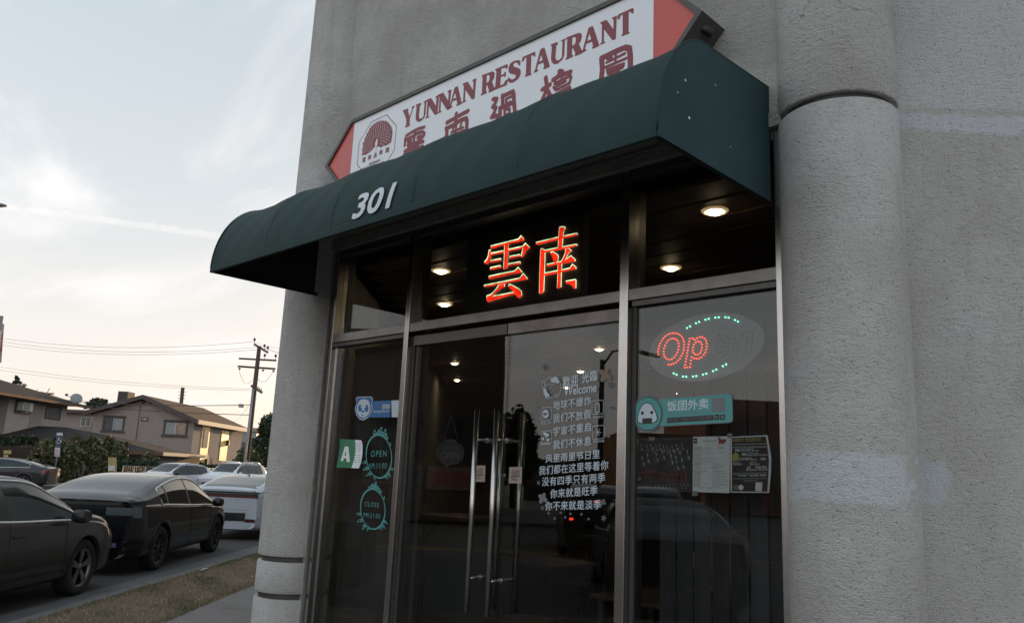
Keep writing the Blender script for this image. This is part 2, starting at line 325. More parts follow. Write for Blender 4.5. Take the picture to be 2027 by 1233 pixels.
mat('aluminium_dark', (0.11, 0.105, 0.10), 0.38, 0.6, var=0.2, vscale=20)
mat('bronze', (0.10, 0.095, 0.088), 0.55, 0.2, var=0.3, vscale=30, bump=0.1, bscale=60)
mat('film', (0.40, 0.345, 0.33), 0.5, 0.1, var=0.55, vscale=7, bump=0.15, bscale=60, col2=(0.20, 0.175, 0.17))
mat('canvas', (0.0135, 0.040, 0.038), 0.72, bump=0.25, bscale=500, var=0.25, vscale=4, col2=(0.011, 0.031, 0.030), spec=0.3)
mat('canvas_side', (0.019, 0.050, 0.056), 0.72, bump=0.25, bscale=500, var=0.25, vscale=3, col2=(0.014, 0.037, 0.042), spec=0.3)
mat('canvas_under', (0.035, 0.036, 0.036), 0.9, spec=0.1)
mat('white_vinyl', (0.62, 0.66, 0.70), 0.5, var=0.06, vscale=20)
mat('sign_white', (0.80, 0.82, 0.85), 0.28, var=0.05, vscale=3, coat=0.3)
mat('sign_red', (0.60, 0.085, 0.065), 0.35, var=0.15, vscale=3, coat=0.2)
mat('sign_maroon', (0.24, 0.04, 0.055), 0.45, var=0.1, vscale=20)
mat('wood_ceiling', (0.20, 0.145, 0.12), 0.6, var=0.3, vscale=5, bump=0.1, bscale=30)
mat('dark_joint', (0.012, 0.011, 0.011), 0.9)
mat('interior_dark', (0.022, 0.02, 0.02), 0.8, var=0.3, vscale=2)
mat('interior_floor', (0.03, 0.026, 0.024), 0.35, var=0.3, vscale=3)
mat('lamp', (1, 0.9, 0.7), 0.5, emit=(1.0, 0.78, 0.48), estr=32)
mat('lamp_bezel', (0.75, 0.62, 0.42), 0.5, emit=(1.0, 0.72, 0.38), estr=0.35)
mat('black_box', (0.03, 0.03, 0.03), 0.7)
mat('blind', (0.05, 0.042, 0.038), 0.7, var=0.25, vscale=6)
mat('blind_b', (0.045, 0.045, 0.05), 0.7, var=0.2, vscale=6)
glass_mat('glass', (0.80, 0.81, 0.80), 1.5)
glass_mat('glass_right', (0.80, 0.81, 0.80), 1.54)
def led_mat(name, col, s, cellsz=0.0072):
    m = bpy.data.materials.new(name); m.use_nodes = True; t = m.node_tree; b = t.nodes['Principled BSDF']
    g = t.nodes.new('ShaderNodeNewGeometry'); v = t.nodes.new('ShaderNodeTexVoronoi'); v.inputs['Scale'].default_value = 1/cellsz; v.inputs['Randomness'].default_value = 0.0
    t.links.new(g.outputs['Position'], v.inputs['Vector']); n = t.nodes.new('ShaderNodeTexNoise'); n.inputs['Scale'].default_value = 22; t.links.new(g.outputs['Position'], n.inputs['Vector'])
    r = t.nodes.new('ShaderNodeMapRange'); t.links.new(v.outputs['Distance'], r.inputs[0]); r.inputs[1].default_value = 0.2; r.inputs[2].default_value = 0.75; r.inputs[3].default_value = 1.25; r.inputs[4].default_value = 0.45
    r2 = t.nodes.new('ShaderNodeMapRange'); t.links.new(n.outputs[0], r2.inputs[0]); r2.inputs[1].default_value = 0.3; r2.inputs[2].default_value = 0.6; r2.inputs[3].default_value = 0.55; r2.inputs[4].default_value = 1.05
    k = t.nodes.new('ShaderNodeMath'); k.operation = 'MULTIPLY'; t.links.new(r.outputs[0], k.inputs[0]); t.links.new(r2.outputs[0], k.inputs[1])
    k2 = t.nodes.new('ShaderNodeMath'); k2.operation = 'MULTIPLY'; t.links.new(k.outputs[0], k2.inputs[0]); k2.inputs[1].default_value = s
    b.inputs['Base Color'].default_value = (0.02, 0.02, 0.02, 1); b.inputs['Emission Color'].default_value = (*col, 1); t.links.new(k2.outputs[0], b.inputs['Emission Strength']); MATS[name] = m
led_mat('led_red', (1.0, 0.028, 0.008), 1.55); led_mat('led_cream', (0.50, 0.78, 0.45), 2.3)

# ================================================================ the restaurant building
bld = thing('restaurant_building', 'pale stucco corner building with rounded columns and a glazed steel-framed entrance', 'building', (-3.5, 0.0, 0))
U = Vector((-0.688, 0.725, 0)); V = Vector((0.725, 0.688, 0))
HT = 8.2
# corner columns of stacked drums with recessed joints
def column(cx, cy_, r, joints, label, jw=0.016):
    c = MB().lathe([(r-0.03, -0.3), (r-0.03, HT)], (cx, cy_, 0), 40).build('corner_column', 'groove', bld)
    c['label'] = label
    zs = [-0.3]+sum([[z-jw, z+jw] for z in joints], [])+[HT]
    for a, b in zip(zs[::2], zs[1::2]):
        n = max(2, int((b-a)/0.35)); pr = [(r-0.03, a), (r-0.006, a), (r, a+0.008)]+[(r, a+0.008+(b-a-0.016)*i/n) for i in range(1, n)]+[(r, b-0.008), (r-0.006, b), (r-0.03, b)]
        MB().lathe(pr, (cx, cy_, 0), 56).build('drum', 'stucco_column', c)
zj1 = at(520, 1097, -0.1).z; zj2 = at(513, 1167, -0.1).z
print('joints', zj1, zj2, at(1662, 186, -0.14).z)
column(-1.395, 0.13, 0.272, [zj2, zj1, 3.31], 'right column with dark recessed joint above the awning corner')
column(-5.72, 0.05, 0.275, [zj2, zj1], 'left column with two dark recessed joints near its foot', 0.021)
# walls (solid blocks)
def wallblock(name, p, q, thick, z0, z1, m, seg=1):
    p, q = Vector(p), Vector(q); d = (q-p).normalized(); nrm = Vector((-d.y, d.x, 0)) * thick
    mb = MB(); mb.add([p, q, q+nrm, p+nrm, p+Vector((0,0,z1-z0)), q+Vector((0,0,z1-z0)), q+nrm+Vector((0,0,z1-z0)), p+nrm+Vector((0,0,z1-z0))], [(0,3,2,1),(4,5,6,7),(0,1,5,4),(1,2,6,5),(2,3,7,6),(3,0,4,7)])
    for i in range(len(mb.v)): mb.v[i] = (mb.v[i][0], mb.v[i][1], mb.v[i][2]+z0)
    return mb.build(name, m, bld)
wallblock('front_wall', (-5.70, -0.02, 0), (-1.40, -0.02, 0), 0.30, 3.362, HT, 'stucco')
wallblock('lintel_bead', (-5.50, -0.035, 0), (-1.60, -0.035, 0), 0.24, 3.285, 3.36, 'stucco_dark')
S0 = Vector((-1.395, 0.13, 0)) + U*(-0.03)
wallblock('side_wall', S0, S0+V*9.5, 0.3, -0.3, HT, 'stucco_side')
S1 = Vector((-5.72, 0.05, 0)) - V*0.05
wallblock('street_wall', S1+U*17, S1, 0.3, -0.3, HT, 'stucco')
B0, B1, B2, B3 = S1+U*17, S1, S0, S0+V*9.5
MB().prism([(p.x, p.y) for p in (B0+V*.1, B1+V*.1, B2+U*.1, B3+U*.1, B3+U*17)], HT-0.25, HT-0.02).build('roof', 'stucco_dark', bld)
wallblock('rear_wall', B3+U*17, B0, 0.3, -0.3, HT-0.3, 'stucco'); wallblock('rear_side_wall', B3, B3+U*17, 0.3, -0.3, HT-0.3, 'stucco')
# plinth under the glazing, threshold
MB().box(-5.44, -1.62, -0.02, 0.2, -0.1, 0.02).build('threshold', 'stucco_dark', bld)
# ---- steel frame
def member(name, x0, x1, z0, z1, y0=0.0, y1=0.10, m='steel', bevel=0.003): return MB().box(x0, x1, y0, y1, z0, z1).build(name, m, bld, bevel=bevel)
ZT0, ZT1, ZH = 2.52, 2.585, 3.283
MULL = [(-5.44, -5.385), (-4.475, -4.425), (-2.578, -2.520), (-1.662, -1.618)]
for i, (a, b) in enumerate(MULL):
    o = member('mullion', a, b, 0.02, ZH)
    MB().box(a+0.002, b-0.004, 0.102, 0.17, 0.02, ZH).build('mullion_back', 'steel_side', bld)
    if i in (1, 2):
        MB().box(b+0.001, b+0.028, 0.045, 0.11, 0.02, ZT0-0.03).build('jamb', 'steel_side', bld, bevel=0.002)
    if i in (0, 2): MB().box(b+0.001, b+0.014, 0.05, 0.12, 0.1, ZT0-0.03).build('glazing_bead', 'steel', bld)
MB().box(-5.50, -5.442, -0.018, 0.10, 0.02, 3.283).build('jamb_reveal', 'stucco_dark', bld)
for a, b in ((-5.384, -4.476), (-4.424, -2.579), (-2.519, -1.663)):
    member('transom', a, b, ZT0, ZT1, 0.004, 0.10, 'steel_dark'); member('head_rail', a, b, ZH-0.05, ZH-0.001, 0.004, 0.10, 'aluminium_dark')
for a, b in ((-5.384, -4.476), (-2.519, -1.663)): member('sill_rail', a, b, 0.02, 0.12, 0.004, 0.10)
MB().box(-5.384, -4.476, 0.02, 0.09, ZT0-0.03, ZT0-0.001).build('glazing_bead', 'aluminium_dark', bld)
MB().box(-2.505, -1.663, 0.02, 0.09, ZT0-0.03, ZT0-0.001).build('glazing_bead', 'aluminium_dark', bld)
# ---- panes
def pane(x0, x1, z0, z1, m='glass', y=0.055, par=None, name='window_pane'): return MB().box(x0, x1, y, y+0.008, z0, z1).build(name, m, par or bld, fixn=True)
for a, b in ((-5.384, -4.476), (-4.424, -2.579), (-2.519, -1.663)): pane(a, b, ZT1, ZH-0.05)
pane(-5.384, -4.476, 0.12, ZT0-0.03); pane(-2.505, -1.663, 0.12, ZT0-0.03, 'glass_right')
# ---- two glass doors with rails and pull handles
XM = -3.466
def door(x0, x1, hx, film, lab):
    d = MB().box(x0, x1, 0.055, 0.067, 0.13, 2.421).build('door', 'glass_right' if film else 'glass', bld); d['label'] = lab
    MB().box(x0, x1, 0.030, 0.092, 2.422, 2.492).build('top_rail', 'film' if film else 'aluminium_dark', d, bevel=0.003)
    MB().box(x0, x1, 0.030, 0.092, 0.035, 0.129).build('bottom_rail', 'steel', d, bevel=0.003)
    for y in (-0.055, 0.175):
        MB().tube([(hx, y, 0.748), (hx, y, 1.942)], 0.0155, 20).build('pull_handle', 'steel', d)
    for z in (0.94, 1.76):
        h = MB().tube([(hx, -0.055, z), (hx, 0.05, z)], 0.010, 12); h.tube([(hx, 0.069, z), (hx, 0.175, z)], 0.010, 12)
        h.tube([(hx, 0.040, z), (hx, 0.054, z)], 0.015, 14); h.tube([(hx, 0.068, z), (hx, 0.082, z)], 0.015, 14); h.build('handle_post', 'steel', d)
    return d
door(-4.395, XM-0.004, -3.614, False, 'left glass door leaf'); door(XM+0.004, -2.582, -3.440, True, 'right glass door leaf with patchy film on its top rail')
# ---- interior shell
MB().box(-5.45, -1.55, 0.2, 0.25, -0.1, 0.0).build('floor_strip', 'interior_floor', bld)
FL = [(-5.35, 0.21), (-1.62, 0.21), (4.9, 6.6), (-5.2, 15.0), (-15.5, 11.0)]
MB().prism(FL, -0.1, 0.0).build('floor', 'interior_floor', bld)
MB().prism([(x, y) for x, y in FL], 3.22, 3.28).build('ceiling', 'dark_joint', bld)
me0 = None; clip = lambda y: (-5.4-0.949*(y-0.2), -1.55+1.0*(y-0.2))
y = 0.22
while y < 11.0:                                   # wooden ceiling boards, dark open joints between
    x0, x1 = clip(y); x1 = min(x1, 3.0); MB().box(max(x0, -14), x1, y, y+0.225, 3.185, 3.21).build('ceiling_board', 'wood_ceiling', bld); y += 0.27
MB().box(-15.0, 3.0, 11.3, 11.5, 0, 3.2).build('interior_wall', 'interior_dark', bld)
# a hanging bulkhead board just behind the front glazing
# ---- recessed lamps
LP = [(1415, 418, 3.18), (873, 536, 3.18), (880, 602, 3.18), (1328, 530, 3.18), (1186, 691, 3.18), (900, 719, 3.18), (1149, 735, 3.18), (905, 752, 3.18), (1122, 767, 3.18), (1335, 778, 3.18)]
LBL = ['large round lamp behind the right transom glass, nearest the awning', 'round lamp left of the red characters, upper one', 'small round lamp left of the red characters, lower one', 'round lamp partly cut by a ceiling board above the oval sign',
       'round lamp seen high in the right door, beside the mullion', 'upper of the two lamps in the left door', 'middle lamp in the right door, above the greeting lettering', 'lower of the two lamps in the left door', 'lamp shining through the greeting lettering', 'small lamp between the oval sign and the teal sticker']
for (x, y_, z), lb in zip(LP, LBL):
    p = atz(x, y_, z); t = thing('ceiling_lamp', lb, 'ceiling lamp', (p.x, p.y, p.z), group='round lamps in the restaurant ceiling')
    k = 1.0 if p.y < 2.5 else 0.9
    MB().lathe([(0.0001, -0.022), (0.028*k, -0.018), (0.044*k, -0.008), (0.049*k, 0.004)], (p.x, p.y, p.z-0.004), 24).build('lens', 'lamp', t)
    MB().lathe([(0.050*k, 0.004), (0.052*k, -0.004), (0.075*k, -0.006), (0.082*k, 0.003)], (p.x, p.y, p.z-0.002), 28).build('bezel', 'lamp_bezel', t)

# ================================================================ awning
AX0, AX1, AZ0 = -5.51, -1.672, 2.90
def aprof(t, sag=0.0):                            # t 0 front hem .. 1 wall
    if t < 0.62:
        a = t/0.62*math.pi/2; y, z = -0.60-0.40*math.cos(a), 2.93+0.535*math.sin(a)
        nx, nz = math.cos(a), math.sin(a)
    else:
        q = (t-0.62)/0.38; y, z = -0.60+0.575*q, 3.465+0.035*q; nx, nz = 0.05, 1.0
    return y + sag*nx, z - sag*nz
awn = thing('awning', 'dark green canvas awning with white street number over the entrance', 'awning', (-3.6, -0.5, 2.9))
ribs = [AX0+(AX1-AX0)*i/5 for i in range(6)]
def canopy(off, m, name):
    mb = MB(); nx, nt_ = 110, 44; v = []
    for i in range(nx+1):
        x = AX0+(AX1-AX0)*i/nx; q = (i/nx*5) % 1.0
        s = 0.016*math.sin(math.pi*q)**1.3 if 0 < q < 1 else 0
        for j in range(nt_+1):
            t = j/nt_; wr = 0.0035*math.sin(9*x+11*t)*math.sin(math.pi*t) + 0.002*math.sin(23*x-17*t)
            y, z = aprof(t, s*math.sin(math.pi*min(1, t*1.15))+wr+off); v.append((x, y, z))
    f = [(i*(nt_+1)+j, (i+1)*(nt_+1)+j, (i+1)*(nt_+1)+j+1, i*(nt_+1)+j+1) for i in range(nx) for j in range(nt_)]
    mb.add(v, f, True); return mb.build(name, m, awn)
canopy(0, 'canvas', 'canopy'); canopy(0.006, 'canvas_under', 'lining')
pp = [aprof(j/40, 0) for j in range(41)]
for x, m, sgn in ((AX1, 'canvas_side', 1), (AX0, 'canvas_under', -1)):
    mb = MB().prism([(y, z) for y, z in pp]+[(-0.03, AZ0)]+[(-1.0, AZ0)], x, x+0.008*sgn, 'X'); mb.build('end_panel', m, awn)
for x in ribs[1:-1]: MB().tube([(x, *aprof(j/20, 0.018)) for j in range(21)], 0.011, 8).build('rib', 'aluminium_dark', awn)
for x in ribs[1:-1]: MB().tube([(x, *aprof(j/30, -0.0015)) for j in range(31)], 0.0012, 6).build('seam', 'canvas', awn)
for x in (AX0+0.002, AX1+0.004): MB().tube([(x, *aprof(j/30, -0.002)) for j in range(31)], 0.006, 8).build('piping', 'canvas', awn)
MB().box(AX0, AX1, -1.006, -0.985, AZ0-0.004, AZ0+0.04).build('hem_bar', 'canvas', awn, bevel=0.004)
for x in (AX0+0.006, AX1-0.006): MB().box(x-0.012, x+0.012, -0.98, -0.03, AZ0, AZ0+0.022).build('side_bar', 'canvas_under', awn)
# the number on the front of the canopy
v, f = textmesh('301', 0.0, 0.10, 1.0)
A, B = at(708, 437, -0.97), at(785, 410, -0.97); H = at(786, 366, -0.93).z-at(781, 411, -0.96).z
def ayat(z):
    lo, hi = 0.0, 0.62
    for _ in range(24):
        md = (lo+hi)/2
        if aprof(md)[1] < z: lo = md
        else: hi = md
    return aprof(lo)[0]
zb = (A.z+B.z)/2
# subdivide lettering vertically so that it follows the curve of the cloth
bm = bmesh.new(); lay_ = {}
for kk in range(7):
    ox = (0, 1, -1, 0.7, -0.7, 0.7, -0.7)[kk]*0.0062; oz = (0, 0, 0, 0.7, -0.7, -0.7, 0.7)[kk]*0.0062
    vv = [bm.verts.new((A.x+(B.x-A.x)*p[0]+ox, 0.0003*kk, zb-0.005+H*p[1]+oz)) for p in v]
    for q in f:
        try: bm.faces.new([vv[i] for i in q])
        except ValueError: pass
for k in range(1, 12): bmesh.ops.bisect_plane(bm, geom=bm.verts[:]+bm.edges[:]+bm.faces[:], plane_co=(0, 0, zb-0.005+H*k/12), plane_no=(0, 0, 1))
for q in bm.verts:
    q_ = ((q.co.x-AX0)/(AX1-AX0)*5) % 1.0; sg_ = 0.016*math.sin(math.pi*q_)**1.3; t_a, t_b = 0.0, 0.62
    for _ in range(24):
        tm_ = (t_a+t_b)/2; yy_, zz_ = aprof(tm_, sg_*math.sin(math.pi*min(1, tm_*1.15)))
        if zz_ < q.co.z: t_a = tm_
        else: t_b = tm_
    q.co.y = yy_-0.009-q.co.y
me = bpy.data.meshes.new('house_number'); bm.to_mesh(me); bm.free(); link('house_number', me, 'white_vinyl', awn)

for i, (yy, zz_, r_) in enumerate(((-.80, 3.22, .006), (-.86, 3.14, .004), (-.77, 3.06, .007), (-.55, 3.30, .004), (-.42, 3.05, .003))): MB().lathe([(.0001, .0012), (r_*.7, .001), (r_, 0)], (AX1+.0085, yy, zz_), 9, 'X').build('dropping', 'white_vinyl', awn)
# ================================================================ box sign with arrow ends
YS = -0.25; sgn = thing('box_sign', 'white and red arrow-ended box sign of a restaurant in English and Chinese', 'sign', (-3.6, -0.1, 3.6))
zt, zc_ = 4.225, 3.915; zb_ = 2*zc_-zt; xl, xr = -4.985, -2.21; tl, tr_ = -5.335, -1.905
hexo = [(xl-0.02, zt), (xr+0.02, zt), (tr_, zc_), (xr+0.02, zb_), (xl-0.02, zb_), (tl, zc_)]
def inset(p, d):
    c = ((xl+xr)/2, zc_); return [(x-(0 if abs(z-zc_) > 0.01 else math.copysign(d*1.5, x-c[0])), z-(math.copysign(d, z-zc_) if abs(z-zc_) > 0.01 else 0)) for x, z in p]
inn = inset(hexo, 0.028)
mb = MB(); n = 6
v = [(x, YS, z) for x, z in hexo]+[(x, YS, z) for x, z in inn]+[(x, YS+0.018, z) for x, z in inn]+[(x, -0.02, z) for x, z in hexo]
f = []
for i in range(6):
    j = (i+1) % 6; f += [(i, j, 6+j, 6+i), (6+i, 6+j, 12+j, 12+i), (18+i, 18+j, j, i)]
f.append(tuple(18+i for i in range(6))); mb.add(v, f); mb.build('housing', 'bronze', sgn)
MB().box(xl, xr, YS+0.014, YS+0.017, zb_+0.028, zt-0.028).build('white_panel', 'sign_white', sgn)
MB().prism([(inn[0][0], zt-0.028), (xl-0.002, zt-0.028), (xl-0.002, zb_+0.028), (inn[4][0], zb_+0.028), inn[5]][::1], YS+0.014, YS+0.017, 'Y').build('red_panel', 'sign_red', sgn)
MB().prism([(xr+0.002, zt-0.028), (inn[1][0], zt-0.028), inn[2], (inn[3][0], zb_+0.028), (xr+0.002, zb_+0.028)], YS+0.014, YS+0.017, 'Y').build('red_panel', 'sign_red', sgn)
sp = MB().tube([(tr_-0.07, YS+0.12, zc_-0.05), (tr_-0.055, YS+0.12, zc_-0.02)], 0.05, 20); sp.build('vent_plug', 'groove', sgn)
YL = YS+0.0135
GL = {
 'Y': ((780,130,6.85), [[(125,580),(130,568),(190,543),(200,550),(190,575),(212,655),(250,545),(240,535),(245,520),(275,507),(282,515),(262,540),(215,680),(210,755),(218,765),(212,780),(158,805),(152,790),(165,775),(172,700),(140,600)]]),
 'U': ((950,60,6.49), [[(912,185),(915,172),(990,143),(1000,150),(998,175),(980,190),(968,350),(985,385),(1020,380),(1050,340),(1058,140),(1040,135),(1042,122),(1095,98),(1103,108),(1085,130),(1080,310),(1060,370),(1000,425),(950,435),(920,400),(915,350),(925,205)]]),
 'N': ((1100,10,6.85), [[(598,258),(610,245),(680,213),(692,220),(780,345),(782,215),(762,200),(765,185),(822,155),(830,165),(822,200),(812,470),(800,485),(765,492),(755,480),(652,340),(650,510),(670,515),(670,528),(605,555),(600,540),(622,525),(625,275)]]),
 'A': ((1100,10,6.85), [[(450,315),(500,290),(512,298),(592,545),(590,560),(508,597),(495,588),(510,560),(497,500),(420,530),(402,595),(420,605),(417,625),(362,650),(352,640),(375,610)],[(463,388),(487,468),(430,493)]]),
 'R': ((1100,10,6.85), [[(150,440),(160,430),(320,370),(350,385),(355,420),(345,475),(315,520),(362,630),(355,650),(268,687),(262,675),(272,650),(240,575),(228,580),(222,665),(240,672),(235,695),(145,735),(140,720),(160,700),(165,465)],[(230,435),(255,425),(278,440),(276,490),(260,530),(228,545)]]),
 'E': ((950,60,6.49), [[(210,490),(215,478),(345,422),(355,432),(348,475),(335,480),(325,465),(290,470),(278,485),(275,560),(310,545),(318,520),(332,520),(328,580),(315,585),(305,572),(272,585),(265,690),(300,680),(330,625),(345,625),(345,675),(335,692),(205,745),(195,735),(210,700),(225,510)]]),
 'S': ((950,60,6.49), [[(515,360),(520,372),(515,425),(500,430),(488,400),(470,385),(445,390),(430,415),(440,440),(500,465),(522,495),(520,550),(490,610),(440,650),(400,662),(365,640),(358,620),(370,590),(388,588),(400,612),(425,615),(455,595),(465,570),(455,550),(400,535),(375,510),(375,450),(395,400),(430,368),(480,355)]]),
 'T': ((1100,10,6.85), [[(838,215),(835,195),(850,150),(1040,65),(1055,75),(1052,130),(1035,140),(1015,118),(987,115),(985,375),(1000,385),(997,402),(895,440),(892,425),(908,405),(908,150),(880,165),(862,212),(845,220)]]),
}
GN = {}
for k, (og, pl) in GL.items():
    q = [[(lambda a: (a.x, a.z))(at(og[0]+x/og[2], og[1]+y_/og[2], YL)) for x, y_ in p] for p in pl]
    xs = [a for p in q for a, _ in p]; zs = [b for p in q for _, b in p]
    GN[k] = [[((a-min(xs))/(max(xs)-min(xs)), (b-min(zs))/(max(zs)-min(zs))) for a, b in p] for p in q], min(zs), max(zs)
words_ = [((780,130,6.85), [('Y',123,282,570),('U',285,437,700),('N',427,605,560),('N',590,768,520),('A',748,922,430),('N',922,1110,330)]),
          ((950,60,6.49), [('R',18,195,670),('E',190,355,600),('S',358,525,510),('T',538,708,430),('A',695,900,380),('U',908,1103,270)]),
          ((1100,10,6.85), [('R',138,365,550),('A',350,592,470),('N',598,830,350),('T',835,1055,250)])]
zlo = sum(g[1] for k, g in GN.items() if k in 'NTE')/3; zhi = sum(g[2] for k, g in GN.items() if k in 'NTE')/3
print('letters z', {k: (round(g[1], 3), round(g[2], 3)) for k, g in GN.items()})
mb = MB()
for og, ls in words_:
    for ch, a, b, y_ in ls:
        x0, x1 = at(og[0]+a/og[2], og[1]+y_/og[2], YL).x, at(og[0]+b/og[2], og[1]+y_/og[2], YL).x
        g = GN[ch]; v, f = flatmesh([[(x0+(x1-x0)*p, zlo+(zhi-zlo)*q) for p, q in s] for s in g[0]], 0.001)
        mb.add([(a_, YL+h, b_) for a_, b_, h in v], f)
mb.build('english_lettering', 'sign_maroon', sgn)
def sg(org, sc): return lambda x, y_: (lambda a: (a.x, a.z))(at(org[0]+x/sc, org[1]+y_/sc, YL))
z3 = sg((780,130), 6.85); z4 = sg((950,60), 6.49); z5 = sg((1100,10), 6.85)
mb = MB()
strokes(mb, [[(165,955),(240,905),(330,858),(410,838)],[(152,995),(150,1040),(145,1085)],[(155,1012),(250,962),(330,912),(385,900),(412,925),(402,955),(380,975)],[(285,900),(275,980),(262,1072)],[(192,1032),(232,1015)],[(188,1080),(235,1062)],[(322,975),(365,960)],[(325,1022),(368,1005)],[(195,1090),(300,1048),(395,1033)],[(148,1162),(250,1105),(340,1055)],[(140,1210),(250,1150),(390,1098)]], 0.0135, YL, z3)
mb.build('chinese_character', 'sign_maroon', sgn); mb = MB()
strokes(mb, [[(718,775),(800,730),(900,672),(1003,618)],[(845,655),(842,720),(832,800)],[(708,850),(718,900),(705,1000)],[(718,852),(800,810),(900,745),(978,718),(990,760),(985,880)]], 0.0165, YL, z3)
strokes(mb, [[(815,830),(800,860)],[(915,790),(900,830)],[(780,905),(940,840)],[(845,800),(830,985)],[(765,960),(950,880)]], 0.0095, YL-0.001, z3)
mb.build('chinese_character', 'sign_maroon', sgn); mb = MB()
strokes(mb, [[(170,888),(218,885),(200,935),(165,985),(205,1000),(180,1070),(150,1120),(215,1100),(232,1140)],[(290,842),(295,990)],[(292,852),(425,788),(438,850),(435,950)],[(258,1000),(350,965),(440,925),(450,1060)],[(262,1000),(258,1130)]], 0.0155, YL, z4)
strokes(mb, [[(335,888),(405,855)],[(338,890),(340,950)],[(345,945),(395,925)],[(315,1030),(380,1008),(382,1080)],[(318,1040),(320,1130)],[(330,1090),(375,1075)]], 0.010, YL-0.001, z4)
mb.build('chinese_character', 'sign_maroon', sgn); mb = MB()
strokes(mb, [[(845,612),(857,700),(842,800),(800,900)],[(802,765),(900,702)],[(860,760),(900,840)],[(940,640),(1040,580),(1165,538)],[(1020,530),(1055,535),(960,640)],[(935,860),(1040,800),(1145,745),(1155,800)]], 0.0155, YL, z4)
strokes(mb, [[(960,690),(1060,635),(1165,590)],[(950,735),(978,770),(1060,730),(1150,682),(1172,610)],[(1060,545),(1045,600)],[(985,720),(1100,655)],[(870,860),(890,900)]], 0.010, YL-0.001, z4)
mb.build('chinese_character', 'sign_maroon', sgn); mb = MB()
strokes(mb, [[(622,722),(632,870),(618,1015)],[(625,725),(800,640),(940,580),(1000,592),(1012,700),(1012,860)]], 0.018, YL, z5)
strokes(mb, [[(690,785),(940,660)],[(700,735),(760,715)],[(672,850),(960,725)],[(815,660),(812,790)],[(698,885),(712,940),(910,850),(925,800),(700,880)],[(740,960),(860,905)],[(740,905),(890,835)]], 0.0085, YL-0.001, z5)
mb.build('chinese_character', 'sign_maroon', sgn); mb = MB()
# emblem: octagon outline and a fan-tailed bird
o8 = (680, 200); s8 = 7.705; zz8 = sg(o8, s8); oc = [(240,635),(425,325),(658,213),(808,385),(775,748),(600,1040),(380,1180),(210,975)]
def shrink_(p, k):
    c = (sum(x for x, _ in p)/len(p), sum(y for _, y in p)/len(p)); return [(c[0]+(x-c[0])*k, c[1]+(y-c[1])*k) for x, y in p]
mb = MB(); strokes(mb, [oc+[oc[0]]], 0.0032, YL, zz8)
fan = [(285,825),(290,740),(300,650),(330,570),(360,500),(400,430),(450,370),(510,330),(570,310),(640,315),(690,350),(728,410),(740,480),(733,560),(715,630),(650,675),(570,705),(520,690),(500,640),(480,700),(450,735),(390,790),(330,825)]
polypx(mb, [fan], o8, s8, YL)
strokes(mb, [[p] for p in fan[:18]+[(420,400),(480,350),(540,318),(605,308),(668,330),(712,380),(738,445),(738,520),(727,597),(683,655)]], 0.0072, YL-0.0008, zz8)
mb.build('emblem', 'sign_maroon', sgn)
def inside(x, y, pl):
    c = False
    for (x1_, y1_), (x2_, y2_) in zip(pl, pl[1:]+pl[:1]):
        if (y1_ > y) != (y2_ > y) and x < (x2_-x1_)*(y-y1_)/(y2_-y1_)+x1_: c = not c
    return c
mb = MB(); pts = []
for ri in range(4, 17):
    nn_ = int(ri*2.1)
    for k in range(nn_+1):
        a = R(-25+240*k/nn_); x, y_ = 505+ri*17*math.cos(a), 640-ri*21.5*math.sin(a)-0.45*ri*17*math.cos(a)*0.6
        if inside(x, y_, shrink_(fan, .95)): pts.append((x, y_))
strokes(mb, [[p, (p[0]+5, p[1]-9)] for p in pts], 0.0021, YL-0.0030, zz8, 0.00001)
polypx(mb, [[(520,565),(518,640),(510,690),(500,700),(490,775),(482,775),(490,700),(478,660),(500,600)]], o8, s8, YL-0.0022)
mb.build('emblem_highlight', 'sign_white', sgn)
mb = MB()
for ch, a in zip('雲南過橋園', [(285,945),(370,905),(455,875),(540,830),(640,795)]):
    x, y_ = o8[0]+a[0]/s8, o8[1]+a[1]/s8; laypx(mb, ch, (x, y_), (x+52/s8, y_-18/s8), 72/s8, YL, offset=0.01)
laypx(mb, 'YUNNAN', (o8[0]+388/s8, o8[1]+995/s8), (o8[0]+560/s8, o8[1]+925/s8), 46/s8, YL, offset=0.02, shear=0.3)
laypx(mb, 'RESTAURANT', (o8[0]+325/s8, o8[1]+1075/s8), (o8[0]+610/s8, o8[1]+965/s8), 46/s8, YL, offset=0.02, shear=0.3)
mb.build('small_lettering', 'sign_maroon', sgn)

